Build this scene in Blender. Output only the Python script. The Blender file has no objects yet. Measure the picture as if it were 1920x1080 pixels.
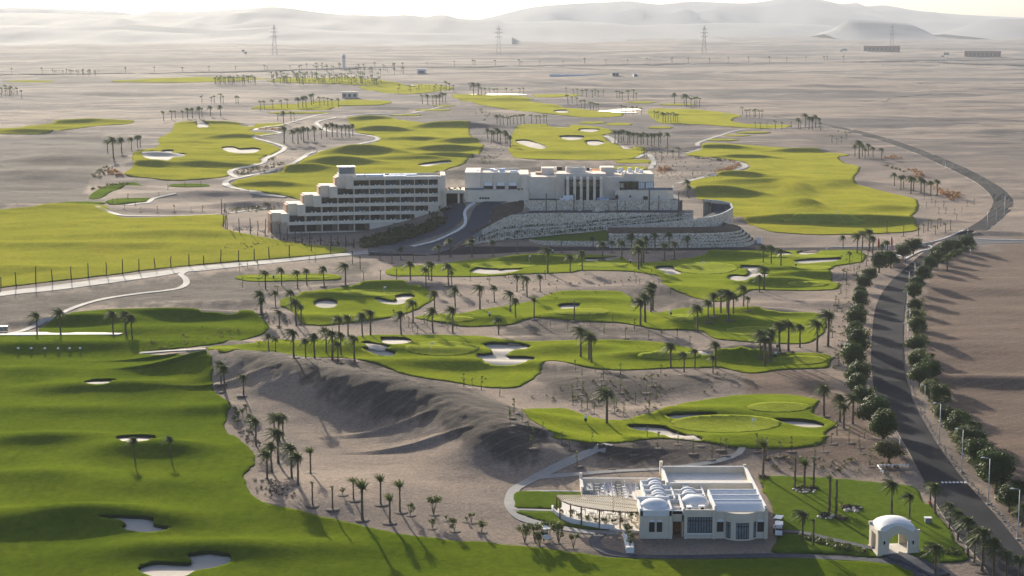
import bpy, bmesh, math, random
import numpy as np
from mathutils import Vector, Matrix
from mathutils.geometry import delaunay_2d_cdt
random.seed(7); np.random.seed(7)
SC = bpy.context.scene
COL = SC.collection
# ------------------------------------------------------------------ camera
F, H, YH = 3200.0, 80.0, 38.0
PITCH = math.atan((540 - YH) / F)
cp, sp = math.cos(PITCH), math.sin(PITCH)
cam = bpy.data.cameras.new('camera'); camo = bpy.data.objects.new('camera', cam); COL.objects.link(camo)
cam.sensor_width = 36.0; cam.lens = 36.0 * F / 1920; cam.clip_start = 1; cam.clip_end = 200000
camo.location = (0, 0, H); camo.rotation_euler = (math.radians(90) - PITCH, 0, 0)
SC.camera = camo

# a photograph pixel and a height give the place on the ground it was taken of
def rays(px, py):
    cx = (np.asarray(px, float) - 960) / F; cy = (540 - np.asarray(py, float)) / F
    return cx, cp + cy * sp, cy * cp - sp
def at(px, py, z=0.0):
    dx, dy, dz = rays(px, py)
    t = (z - H) / dz
    return dx * t, dy * t
def topix(x, y, z):
    dz = z - H
    zc = y * cp - dz * sp; yc = y * sp + dz * cp
    return 960 + F * x / zc, 540 - F * yc / zc
def xdist(px, py, y):
    """world x, z on the vertical plane at distance y"""
    dx, dy, dz = rays(px, py); t = y / dy
    return dx * t, H + dz * t

# ------------------------------------------------------------------ noise
def _hash(ix, iy, s):
    h = (ix.astype(np.int64) * 374761393 + iy.astype(np.int64) * 668265263 + s * 1442695041) & 0x7fffffff
    h = ((h ^ (h >> 13)) * 1274126177) & 0x7fffffff
    return ((h ^ (h >> 16)) & 0xffff) / 32767.5 - 1.0
def vnoise(x, y, s=0):
    ix = np.floor(x); iy = np.floor(y); fx = x - ix; fy = y - iy
    fx = fx * fx * fx * (fx * (fx * 6 - 15) + 10); fy = fy * fy * fy * (fy * (fy * 6 - 15) + 10)
    a = _hash(ix, iy, s); b = _hash(ix + 1, iy, s); c = _hash(ix, iy + 1, s); d = _hash(ix + 1, iy + 1, s)
    return (a * (1 - fx) + b * fx) * (1 - fy) + (c * (1 - fx) + d * fx) * fy
def sstep(a, b, x):
    t = np.clip((x - a) / (b - a), 0, 1); return t * t * (3 - 2 * t)

# ------------------------------------------------------------------ terrain height
#        px   py   rx   ry   h   : grassy mounds, hollows and sand rises
MOUNDS = [
 (180,657,52,6.5,2.0),(205,731,17,5,1.5),(110,826,14,5,1.6),(288,846,12,6,2.0),(40,984,22,7,2.0),(215,975,14,5,1.0),(345,1036,15,5,1.3),
 (20,700,14,5,.8),(390,770,12,5,.8),(30,895,16,5,.8),(560,1030,16,5,.7),(250,910,20,6,.6),(120,770,16,5,.8),(330,700,14,4,.7),
 (705,224,22,9,2.4),(715,246,26,10,3.6),(842,239,26,10,2.8),(680,288,26,11,3.8),(640,306,20,9,3.2),(870,265,18,7,2.6),(850,281,24,7,2.6),(838,294,24,7,2.4),(558,322,20,9,3.2),(780,262,22,8,1.6),(770,300,26,8,1.8),(500,345,18,7,2.0),
 (430,260,22,9,2.6),(388,311,30,10,2.8),(275,314,16,9,3.0),(300,292,20,7,1.8),(465,292,16,7,1.6),(400,235,30,8,2.0),(345,270,18,7,1.2),
 (1505,285,24,6,2.2),(1495,355,7,22,2.6),(1505,385,8,20,2.8),(1335,363,22,8,3.2),(1375,330,16,6,2.0),(1545,416,44,7,3.0),(1400,297,20,5,1.6),(1420,345,30,8,1.4),(1600,345,14,10,1.4),(1660,390,16,10,1.2),(1340,278,20,5,1.5),
 (972,489,9,3.5,1.5),(1043,490,11,4,1.5),(1462,510,12,5,1.9),(1525,520,17,5,1.9),(1455,531,12,5,1.9),(1330,482,24,4.5,2.0),(1360,609,13,5.5,2.4),(1430,588,13,5,1.7),(1392,668,12,6,2.7),(1205,670,10,4,1.3),
 (740,538,22,4.5,1.9),(930,688,22,6,1.4),(745,686,18,6,.9),(690,659,15,5,.9),(1440,834,24,5,1.3),(1300,776,16,5,1.3),(640,600,14,5,1.2),(1100,597,16,5,1.2),(900,602,12,5,1.0),(1090,565,18,5,.9),(860,660,12,4,.7),(1080,655,16,5,.9),(640,560,16,4,1.0),(1060,800,14,6,.8),(1500,760,14,6,.9),
 (1295,850,24,8,1.49),(1150,545,18,7,0.74),(1280,545,18,9,0.99),(1100,730,18,10,0.99),(1250,720,26,10,0.87),(950,640,20,6,0.62),(1130,640,20,6,0.87),(560,560,20,9,1.2),(450,575,22,7,1.0),(1500,570,18,6,.8),
 (150,606,18,4.5,1.9),(250,597,26,5,1.6),(400,594,24,5,1.2),(330,620,30,6,.6),
 (150,230,40,12,2.5),(60,248,30,10,2.0),(350,215,30,12,2.6),(520,190,40,14,2.4),(700,205,50,12,2.0),(420,365,34,10,1.86),(300,395,22,7,1.2),(235,352,16,8,1.36),(480,385,24,9,2.0),
 (900,325,34,12,2.17),(1020,318,36,10,1.55),(1100,200,40,14,2.0),(950,190,40,14,2.2),(930,240,30,12,2.0),(60,330,40,26,2.17),(150,300,40,26,2.17),(30,390,44,10,1.24),(180,460,40,9,1.2),(60,505,30,7,.8),(330,440,40,9,1.0),(1560,255,30,14,1.6),
 (1800,650,34,18,.7),(1750,540,24,16,.5),(1850,715,20,5,1.4),(1720,330,14,14,1.2),(600,950,16,12,.7),(740,920,26,16,.9),(960,880,14,8,.6),(1850,440,20,4,1.2),(1600,860,16,9,.6)]
_mx, _my = at([m[0] for m in MOUNDS], [m[1] for m in MOUNDS])
_near = [m for m in MOUNDS]
# the bare dune: ridge line as seen, with its height
_rp = np.array([(395,664,2.5),(432,667,4.2),(500,672,5.2),(560,684,6),(640,699,6.3),(720,714,6.6),(800,735,6.3),(870,765,5.8),(930,797,5.4),(985,826,3.2)], float)
_rx, _ry = at(_rp[:, 0], _rp[:, 1], _rp[:, 2])
RIDGE = np.stack([_rx, _ry, _rp[:, 2]], 1)
CUT = True
def bankz(x, y):
    """natural bank carrying the hotel drives: climbs from the lower road to the forecourt"""
    z = np.interp(y, [600, 606, 630, 647], [0, .6, 7, 12.4])
    xl = np.interp(x, [-62, -56, -49.5, -39, -29, -22, -17], [0, .03, .14, .35, .6, .85, 1])
    yw = np.interp(x, [-15.5, -12.5, -9.3, -5.9, -3, .2, 7, 9], [614.4, 617.5, 622, 625.2, 630.3, 632, 631, 630.5])
    front = np.where(x > -15.3, sstep(yw + .9, yw + 2.9, y), 1.0) if CUT else 1.0
    return z * xl * front * (1 - sstep(6, 9, x)) * (1 - sstep(668, 700, y))
def g(x, y):
    x = np.asarray(x, float); y = np.asarray(y, float)
    z = np.zeros_like(x)
    for (px, py, rx, ry, h), mx, my in zip(MOUNDS, _mx, _my):
        dx = np.abs(x - mx) / rx; dy = np.abs(y - my) / ry
        ins = (dx < 2.2) & (dy < 3)
        if ins.any():
            v = np.zeros_like(x); v[ins] = (1.1 if py > 430 else 1.35) * h * np.exp(-dx[ins] ** 2.4 - dy[ins] ** 2); z = z + v
    # dune ridge
    ins = (np.abs(x + 20) < 90) & (y > 270) & (y < 440)
    if ins.any():
        xi = x[ins]; yi = y[ins]; best = np.zeros_like(xi)
        for (ax, ay, ah), (bx, by, bh) in zip(RIDGE[:-1], RIDGE[1:]):
            ex, ey = bx - ax, by - ay; L = ex * ex + ey * ey
            t = np.clip(((xi - ax) * ex + (yi - ay) * ey) / L, 0, 1)
            d = np.hypot(xi - ax - t * ex, yi - ay - t * ey)
            side = yi - (ay + t * ey)
            s = np.where(side < 0, 11.0, 15.0)
            hh = ah + (bh - ah) * t
            best = np.maximum(best, hh * np.exp(-(d / s) ** 2))
        n = vnoise(xi / 9, yi / 6, 3) * .5 + vnoise(xi / 4, yi / 3, 4) * .25
        v = np.zeros_like(x); v[ins] = 1.15 * best * (1 + .035 * n + .02 * vnoise(xi / 1.8, yi / 1.6, 6)); z = z + v
    # rolling ground, longer and taller with distance
    far = sstep(500, 900, y)
    z = z + .28 * vnoise(x / 16, y / 13, 11) + (.35 + .75 * far) * vnoise(x / 45, y / 38, 12) + far * .35 * vnoise(x / 22, y / 17, 13) + .12 * vnoise(x / 9, y / 6.5, 17) * (1 - sstep(1000, 1600, y))
    vf = sstep(1100, 2500, y)
    z = z + vf * (3.0 * vnoise(x / 210, y / 150, 14) + 1.2 * vnoise(x / 70, y / 50, 15)) + sstep(3000, 6000, y) * 8 * vnoise(x / 600, y / 500, 16)
    # levelled building plots
    bld = sstep(-100, -88, x) * (1 - sstep(76, 84, x)) * sstep(588, 596, y) * (1 - sstep(700, 725, y))
    z = z * (1 - bld)
    club = sstep(6, 10, x) * (1 - sstep(62, 68, x)) * sstep(249, 252, y) * (1 - sstep(288, 294, y))
    z = z * (1 - .9 * club)
    z = z + bankz(x, y)
    return z
def atg(px, py, it=10):
    px = np.asarray(px, float); py = np.asarray(py, float); z = np.zeros_like(px)
    if not CUT:      # steep bank: walk down each sight line to the first ground met
        done = np.zeros(px.shape, bool)
        for zz in np.linspace(13.5, -1, 200):
            x, y = at(px, py, zz); hit = (g(x, y) >= zz) & ~done; z = np.where(hit, zz, z); done |= hit
        x, y = at(px, py, z); return x, y, g(x, y)
    for k in range(it):
        x, y = at(px, py, z); zn = g(x, y)
        w = np.where(py > 560, .65 if k > 2 else 1.0, np.where(py > 430, .5 if k < 5 else 0.0, .5 if k < 3 else 0.0))
        z = z + w * (zn - z)
    x, y = at(px, py, z)
    return x, y, g(x, y)
def flatpix(p):
    """photograph outline -> outline in the flat (height 0) pixel frame used for meshing"""
    x, y, z = atg(p[:, 0], p[:, 1]); a, b = topix(x, y, 0 * x); da, db = a - p[:, 0], b - p[:, 1]; k = np.ones(7) / 7
    if len(p) > 16: da = np.convolve(np.concatenate([da[-3:], da, da[:3]]), k, 'valid'); db = np.convolve(np.concatenate([db[-3:], db, db[:3]]), k, 'valid')
    return np.stack([p[:, 0] + da, p[:, 1] + db], 1)
def flatz(px, py):
    x, y = at(px, py, 0); return x, y, g(x, y)

# ------------------------------------------------------------------ object helpers
def tag(o, label=None, cat=None, group=None, kind=None):
    if label: o['label'] = label
    if cat: o['category'] = cat
    if group: o['group'] = group
    if kind: o['kind'] = kind
    return o
def mesh_obj(name, v, f, mats, parent=None, smooth=False, mi=None):
    me = bpy.data.meshes.new(name); me.from_pydata([tuple(map(float, p)) for p in v], [], f); me.update()
    if not isinstance(mats, (list, tuple)): mats = [mats]
    for m in mats: me.materials.append(m)
    if smooth: me.polygons.foreach_set('use_smooth', [True] * len(me.polygons))
    if mi is not None: me.polygons.foreach_set('material_index', mi)
    o = bpy.data.objects.new(name, me); COL.objects.link(o)
    if parent: o.parent = parent
    return o
def empty(name, loc, label=None, cat=None, group=None, rz=0.0):
    o = bpy.data.objects.new(name, None); COL.objects.link(o)
    o.empty_display_size = .3
    o.location = tuple(map(float, loc)); o.rotation_euler = (0, 0, rz); tag(o, label, cat, group); return o
class MB:
    """collects shapes; build() links them as one mesh object"""
    def __init__(s): s.v = []; s.f = []; s.sm = []
    def add(s, vs, fs, smooth=False):
        b = len(s.v); s.v += [tuple(map(float, p)) for p in vs]; s.f += [tuple(i + b for i in f) for f in fs]; s.sm += [smooth] * len(fs); return s
    def box(s, x0, x1, y0, y1, z0, z1, T=None):
        vs = [(x, y, z) for z in (z0, z1) for x, y in ((x0, y0), (x1, y0), (x1, y1), (x0, y1))]
        if T: vs = [T(*p) for p in vs]
        return s.add(vs, [(3, 2, 1, 0), (4, 5, 6, 7), (0, 1, 5, 4), (1, 2, 6, 5), (2, 3, 7, 6), (3, 0, 4, 7)])
    def prism(s, poly, z0, z1, T=None, cap=True):
        n = len(poly); a = sum(poly[i][0] * poly[(i + 1) % n][1] - poly[(i + 1) % n][0] * poly[i][1] for i in range(n))
        if a < 0: poly = poly[::-1]
        vs = [(p[0], p[1], z0) for p in poly] + [(p[0], p[1], z1) for p in poly]
        if T: vs = [T(*p) for p in vs]
        fs = [(i, (i + 1) % n, n + (i + 1) % n, n + i) for i in range(n)]
        if cap: fs += [tuple(range(n, 2 * n)), tuple(range(n - 1, -1, -1))]
        return s.add(vs, fs)
    def tube(s, pts, rad, n=6, cap=True):
        pts = [Vector(p) for p in pts]; rad = rad if isinstance(rad, (list, tuple)) else [rad] * len(pts)
        vs = []
        for i, p in enumerate(pts):
            d = (pts[min(i + 1, len(pts) - 1)] - pts[max(i - 1, 0)]).normalized()
            a = d.cross(Vector((0, 1, 0)) if abs(d.y) < .9 else Vector((1, 0, 0))).normalized(); b = d.cross(a)
            for k in range(n):
                t = 2 * math.pi * k / n; vs.append(p + (a * math.cos(t) + b * math.sin(t)) * rad[i])
        fs = [(i * n + k, i * n + (k + 1) % n, (i + 1) * n + (k + 1) % n, (i + 1) * n + k) for i in range(len(pts) - 1) for k in range(n)]
        if cap: fs += [tuple(range(n))[::-1], tuple(range((len(pts) - 1) * n, len(pts) * n))]
        return s.add(vs, fs, True)
    def lathe(s, prof, cx, cy, n=20, sx=1, sy=1):
        vs = [(cx + r * sx * math.cos(2 * math.pi * k / n), cy + r * sy * math.sin(2 * math.pi * k / n), z) for r, z in prof for k in range(n)]
        fs = [(i * n + k, i * n + (k + 1) % n, (i + 1) * n + (k + 1) % n, (i + 1) * n + k) for i in range(len(prof) - 1) for k in range(n)]
        return s.add(vs, fs, True)
    def dome(s, cx, cy, z0, rx, ry, h, n=24, m=8, sup=2.0):
        prof = [(math.cos(a) , z0 + h * math.sin(a)) for a in [math.pi / 2 * i / m for i in range(m)]] + [(.001, z0 + h)]
        return s.lathe(prof, cx, cy, n, rx, ry)
    def build(s, name, mat, parent=None, loc=None):
        o = mesh_obj(name, s.v, s.f, mat, parent)
        o.data.polygons.foreach_set('use_smooth', s.sm)
        if loc: o.location = loc
        return o
def copy_tree(o, parent=None):
    c = o.copy(); COL.objects.link(c); c.parent = parent
    for ch in list(o.children): copy_tree(ch, c)
    return c

# ------------------------------------------------------------------ materials
def new_mat(name):
    m = bpy.data.materials.new(name); m.use_nodes = True
    nt = m.node_tree; nt.nodes.clear()
    out = nt.nodes.new('ShaderNodeOutputMaterial'); b = nt.nodes.new('ShaderNodeBsdfPrincipled')
    b.inputs['Roughness'].default_value = .9; b.inputs['Specular IOR Level'].default_value = .15
    nt.links.new(b.outputs[0], out.inputs[0])
    return m, nt, b
def nz(nt, scale, detail=3, rough=.55, stretch=None, dist=0, off=0):
    c = nt.nodes.new('ShaderNodeTexCoord'); n = nt.nodes.new('ShaderNodeTexNoise')
    n.inputs['Scale'].default_value = scale; n.inputs['Detail'].default_value = detail; n.inputs['Roughness'].default_value = rough
    n.inputs['Distortion'].default_value = dist
    mp = nt.nodes.new('ShaderNodeMapping'); mp.inputs['Scale'].default_value = stretch or (1, 1, 1); mp.inputs['Location'].default_value = (off, off * 1.7, 0)
    nt.links.new(c.outputs['Object'], mp.inputs[0]); nt.links.new(mp.outputs[0], n.inputs['Vector'])
    return n.outputs['Fac']
def ramp(nt, fac, stops):
    r = nt.nodes.new('ShaderNodeValToRGB'); e = r.color_ramp.elements
    while len(e) < len(stops): e.new(.5)
    for i, (p, c) in enumerate(stops): e[i].position = p; e[i].color = (*c, 1) if len(c) == 3 else c
    nt.links.new(fac, r.inputs[0]); return r.outputs[0]
def mixc(nt, fac, a, b, mode='MIX'):
    m = nt.nodes.new('ShaderNodeMix'); m.data_type = 'RGBA'; m.blend_type = mode
    for sock, val in ((m.inputs[0], fac), (m.inputs[6], a), (m.inputs[7], b)):
        if hasattr(val, 'links') or hasattr(val, 'is_linked'): nt.links.new(val, sock)
        else: sock.default_value = val if not isinstance(val, tuple) else ((*val, 1) if len(val) == 3 else val)
    return m.outputs[2]
def bump(nt, b, facs, dist=.1, strength=1.0):
    prev = None
    for fac, d in facs:
        bn = nt.nodes.new('ShaderNodeBump'); bn.inputs['Distance'].default_value = d; bn.inputs['Strength'].default_value = strength
        nt.links.new(fac, bn.inputs['Height'])
        if prev: nt.links.new(prev, bn.inputs['Normal'])
        prev = bn.outputs[0]
    nt.links.new(prev, b.inputs['Normal'])
def plain(name, col, rough=.85, var=.15, scale=1.5, bumpd=0.0, spec=.15, metal=0):
    m, nt, b = new_mat(name); b.inputs['Roughness'].default_value = rough; b.inputs['Specular IOR Level'].default_value = spec; b.inputs['Metallic'].default_value = metal
    n = nz(nt, scale, 5); lo = tuple(c * (1 - var) for c in col); hi = tuple(min(1, c * (1 + var)) for c in col)
    nt.links.new(ramp(nt, n, [(.3, lo), (.7, hi)]), b.inputs['Base Color'])
    if bumpd: bump(nt, b, [(nz(nt, scale * 4, 4), bumpd)])
    return m
def grass_mat(name, dark, light, big=.03, tint=None):
    m, nt, b = new_mat(name); b.inputs['Roughness'].default_value = 1; b.inputs['Specular IOR Level'].default_value = 0
    c = ramp(nt, nz(nt, big, 5, .65, (1, .6, 1), .4), [(.32, dark), (.68, light)])
    c = mixc(nt, ramp(nt, nz(nt, .09, 5, .7, (1, .45, 1), .5, 31), [(.5, (0, 0, 0)), (.75, (.6, .6, .6))]), c, tint or tuple(x * y for x, y in zip(light, (1.12, .88, .9))))
    c = mixc(nt, ramp(nt, nz(nt, .055, 5, .7, (1, .6, 1), .6, 57), [(.52, (0, 0, 0)), (.7, (.55, .55, .55))]), c, tuple(x * y for x, y in zip(dark, (.62, .78, .8))))
    c2 = ramp(nt, nz(nt, .7, 7, .8, (1, .6, 1)), [(.28, (.60, .64, .6)), (.5, (1, 1, 1)), (.72, (1.38, 1.34, 1.3))])
    c = mixc(nt, 1.0, c, c2, 'MULTIPLY')
    nt.links.new(c, b.inputs['Base Color'])
    b.inputs['Sheen Weight'].default_value = .25; b.inputs['Sheen Roughness'].default_value = .5; b.inputs['Sheen Tint'].default_value = (*[min(1, x * 4) for x in light], 1)
    bump(nt, b, [(nz(nt, .12, 4, .6, (1, .8, 1)), .45), (nz(nt, .9, 6, .8), .22)])
    return m
def sand_mat():
    m, nt, b = new_mat('desert_sand'); b.inputs['Specular IOR Level'].default_value = .05; b.inputs['Roughness'].default_value = 1
    big = nz(nt, .022, 6, .66, (.8, 1.1, 1), .5)
    c = ramp(nt, big, [(.36, (.150, .125, .112)), (.5, (.232, .188, .158)), (.64, (.335, .263, .208))])
    mid = nz(nt, .16, 6, .7, (.8, 1.2, 1), .6, 5)
    c = mixc(nt, ramp(nt, mid, [(.42, (0, 0, 0)), (.72, (.55, .55, .55))]), c, (.27, .215, .17))
    # gravel, brown earth and pale sand where they lie
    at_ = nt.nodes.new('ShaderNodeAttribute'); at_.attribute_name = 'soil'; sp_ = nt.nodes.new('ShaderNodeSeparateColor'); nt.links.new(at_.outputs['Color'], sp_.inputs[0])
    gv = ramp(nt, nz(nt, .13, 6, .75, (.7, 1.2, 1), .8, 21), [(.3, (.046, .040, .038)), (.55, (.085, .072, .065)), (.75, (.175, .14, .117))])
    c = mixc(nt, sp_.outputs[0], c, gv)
    br = ramp(nt, nz(nt, .06, 6, .7, (.4, 1.3, 1), .8, 13), [(.3, (.115, .082, .064)), (.6, (.16, .115, .09)), (.8, (.21, .155, .12))])
    c = mixc(nt, sp_.outputs[1], c, br)
    pl = ramp(nt, nz(nt, .3, 5, .7, (.6, 1.3, 1), .8, 17), [(.3, (.21, .165, .135)), (.7, (.31, .245, .195))])
    c = mixc(nt, sp_.outputs[2], c, pl)
    dk = nz(nt, .0050, 8, .70, (.42, 1.15, 1), 1.1, 40)
    geo = nt.nodes.new('ShaderNodeNewGeometry'); sx = nt.nodes.new('ShaderNodeSeparateXYZ'); nt.links.new(geo.outputs['Position'], sx.inputs[0])
    mr = nt.nodes.new('ShaderNodeMapRange'); mr.inputs[1].default_value = 700; mr.inputs[2].default_value = 1200; nt.links.new(sx.outputs[1], mr.inputs[0])
    mm = nt.nodes.new('ShaderNodeMath'); mm.operation = 'MULTIPLY'
    nt.links.new(ramp(nt, dk, [(.47, (0, 0, 0)), (.535, (.92, .92, .92))]), mm.inputs[0]); nt.links.new(mr.outputs[0], mm.inputs[1])
    m2 = nt.nodes.new('ShaderNodeMapRange'); m2.inputs[1].default_value = 1300; m2.inputs[2].default_value = 3200; m2.inputs[4].default_value = .6; nt.links.new(sx.outputs[1], m2.inputs[0])
    c = mixc(nt, m2.outputs[0], c, ramp(nt, nz(nt, .0018, 7, .68, (.35, 1.5, 1), .8, 71), [(.42, (.13, .116, .112)), (.5, (.22, .188, .168)), (.62, (.34, .285, .24))]))
    c = mixc(nt, mm.outputs[0], c, ramp(nt, nz(nt, .03, 6, .75, (.4, 1.3, 1), 1, 3), [(.35, (.048, .046, .055)), (.7, (.105, .095, .10))]))
    gr = nz(nt, 1.7, 7, .85, None, 0, 9)
    c = mixc(nt, 1.0, c, ramp(nt, gr, [(.3, (.56, .55, .545)), (.5, (1.10, 1.08, 1.04)), (.7, (1.72, 1.65, 1.55))]), 'MULTIPLY')
    # wheel tracks and raked lines
    cw = nt.nodes.new('ShaderNodeTexCoord'); wv = nt.nodes.new('ShaderNodeTexWave'); wv.inputs['Scale'].default_value = .11; wv.inputs['Distortion'].default_value = 9; wv.inputs['Detail'].default_value = 2; wv.inputs['Detail Scale'].default_value = .35
    mpw = nt.nodes.new('ShaderNodeMapping'); mpw.inputs['Rotation'].default_value = (0, 0, .9); nt.links.new(cw.outputs['Object'], mpw.inputs[0]); nt.links.new(mpw.outputs[0], wv.inputs['Vector'])
    c = mixc(nt, ramp(nt, wv.outputs['Fac'], [(.92, (0, 0, 0)), (.99, (.2, .2, .2))]), c, (.30, .24, .19))
    nt.links.new(c, b.inputs['Base Color'])
    bump(nt, b, [(nz(nt, .07, 5, .6, (.8, 1.1, 1), .5), .5), (nz(nt, .45, 6, .75, (.8, 1.2, 1), .5, 7), .34), (nz(nt, 2.2, 5, .85), .3)])
    return m
def stone_mat():
    m, nt, b = new_mat('rubble_stone')
    c = nt.nodes.new('ShaderNodeTexCoord'); v = nt.nodes.new('ShaderNodeTexVoronoi'); v.inputs['Scale'].default_value = 2.3
    nt.links.new(c.outputs['Object'], v.inputs['Vector'])
    sep = nt.nodes.new('ShaderNodeSeparateColor'); nt.links.new(v.outputs['Color'], sep.inputs[0])
    col = ramp(nt, sep.outputs[0], [(.0, (.54, .45, .345)), (.5, (.72, .62, .49)), (1, (.86, .77, .63))])
    col = mixc(nt, ramp(nt, v.outputs['Distance'], [(.5, (0, 0, 0)), (.85, (1, 1, 1))]), col, (.30, .26, .21))
    nt.links.new(col, b.inputs['Base Color'])
    return m
def leaf_mat(name, a, c):
    m, nt, b = new_mat(name); b.inputs['Roughness'].default_value = .6; b.inputs['Specular IOR Level'].default_value = .25
    oi = nt.nodes.new('ShaderNodeObjectInfo')
    col = ramp(nt, nz(nt, 1.3, 3), [(.3, a), (.7, c)])
    col = mixc(nt, 1, col, ramp(nt, oi.outputs['Random'], [(0, (.8, .85, .8)), (1, (1.2, 1.12, 1.0))]), 'MULTIPLY')
    nt.links.new(col, b.inputs['Base Color'])
    tr = nt.nodes.new('ShaderNodeBsdfTranslucent'); nt.links.new(col, tr.inputs[0])
    mx = nt.nodes.new('ShaderNodeMixShader'); mx.inputs[0].default_value = .4
    out = [n for n in nt.nodes if n.type == 'OUTPUT_MATERIAL'][0]
    nt.links.new(b.outputs[0], mx.inputs[1]); nt.links.new(tr.outputs[0], mx.inputs[2]); nt.links.new(mx.outputs[0], out.inputs[0])
    return m
def road_mat():
    m, nt, b = new_mat('asphalt'); b.inputs['Roughness'].default_value = 1; b.inputs['Specular IOR Level'].default_value = .03
    c = ramp(nt, nz(nt, .25, 4, .6, (1, .3, 1)), [(.3, (.017, .019, .025)), (.7, (.033, .034, .040))])
    c = mixc(nt, ramp(nt, nz(nt, .09, 5, .7, None, 1, 3), [(.55, (0, 0, 0)), (.75, (.15, .15, .15))]), c, (.09, .078, .068))
    nt.links.new(c, b.inputs['Base Color']); bump(nt, b, [(nz(nt, 4, 3), .03)])
    return m
M = {}
M['sand'] = sand_mat()
M['grass'] = grass_mat('fairway_grass', (.058, .098, .007), (.142, .165, .014))
M['range'] = grass_mat('range_grass', (.030, .060, .003), (.082, .108, .008), .02)
M['rough'] = grass_mat('rough_grass', (.125, .145, .016), (.18, .175, .022), .05, (.17, .125, .03))
M['olive'] = grass_mat('far_fairway_grass', (.078, .10, .010), (.185, .178, .02))
M['lawn'] = grass_mat('lawn_grass', (.034, .062, .007), (.07, .10, .012))  # greens lowered so the colour carries tree shade over the club lawn
M['green'] = grass_mat('putting_grass', (.125, .158, .018), (.168, .19, .024), .05)
M['turf_edge'] = plain('turf_edge', (.020, .030, .008))
M['bunker'] = plain('bunker_sand', (.44, .39, .325), .95, .10, .35, .05)
M['concrete'] = plain('path_concrete', (.29, .28, .26), .9, .14, .4, .02)
M['kerb'] = plain('kerb_white', (.66, .64, .6), .9, .12, .6)
M['road'] = road_mat()
M['paving'] = plain('dark_paving', (.045, .052, .070), .85, .25, 1.2, .02)
M['stone'] = stone_mat()
M['soil'] = plain('garden_soil', (.085, .062, .045), .95, .35, .6, .08)
M['basin'] = plain('damp_soil', (.10, .076, .062), .95, .3, 2)
M['stucco'] = plain('stucco_beige', (.78, .67, .54), .9, .07, .5)
M['stucco_in'] = plain('stucco_shaded_tan', (.27, .215, .16), .9, .07, .5)  # beige stucco darkened: shade of the balcony recesses put into the colour
M['stucco_warm'] = plain('stucco_peach', (.62, .42, .29), .9, .08, .5)
M['stucco_white'] = plain('stucco_white', (.74, .73, .70), .85, .05, .6)
M['club'] = plain('club_render', (.63, .555, .44), .9, .06, .7)
M['roofwhite'] = plain('roof_white', (.70, .70, .69), .8, .06, .8)
M['deck'] = plain('pale_paving', (.68, .63, .56), .85, .08, 1.0)
M['glass'] = plain('dark_glass', (.02, .028, .034), .12, .3, .7, 0, .6)
M['curtain'] = plain('net_curtain', (.17, .21, .235), .7, .3, 2.5)
M['frame'] = plain('dark_frame', (.03, .027, .024), .5, .2, 2)
M['timber'] = plain('timber', (.17, .095, .05), .75, .3, 2)
M['slat'] = plain('pergola_slat', (.40, .34, .24), .8, .15, 1)
M['bluewhite'] = plain('pale_blue_sheet', (.52, .63, .76), .5, .1, .4)
M['teal'] = plain('teal_deck', (.10, .17, .19), .5, .3, .6)
M['greybox'] = plain('grey_cladding', (.20, .22, .225), .6, .15, .8)
M['white'] = plain('white_paint', (.78, .78, .77), .5, .04, 2)
M['black'] = plain('black_plastic', (.015, .015, .016), .5, .2, 3)
M['metal'] = plain('galvanised_metal', (.42, .44, .46), .45, .1, 2, 0, .4, .4)
M['red'] = plain('red_cloth', (.50, .025, .03), .7, .15, 2)
M['brick'] = plain('rust_red_wall', (.20, .085, .06), .85, .25, .3)
M['steel'] = plain('pylon_steel', (.16, .165, .17), .6, .1, .1)
M['bark'] = plain('palm_bark', (.135, .10, .07), .95, .35, 5, .05)
M['pole_wood'] = plain('post_wood', (.055, .042, .032), .9, .35, 4)
M['palm_leaf'] = leaf_mat('palm_leaf', (.05, .08, .020), (.11, .14, .038))
M['palm_dry'] = leaf_mat('palm_dry_leaf', (.13, .09, .04), (.2, .15, .06))
M['tree_leaf'] = leaf_mat('tree_leaf', (.014, .036, .004), (.048, .082, .010))
M['shrub_leaf'] = leaf_mat('shrub_leaf', (.06, .09, .02), (.12, .14, .035))
M['olive_leaf'] = leaf_mat('olive_leaf', (.05, .055, .016), (.09, .09, .025))
M['flower'] = leaf_mat('orange_ground_cover', (.22, .10, .035), (.30, .15, .05))
M['umbrella'] = plain('lilac_canvas', (.44, .42, .52), .8, .1, 2)
M['carblue'] = plain('car_silver_blue', (.50, .58, .70), .3, .05, 1, 0, .5)
M['peg'] = plain('ochre_render', (.6, .36, .17), .9, .12, .7)

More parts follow.
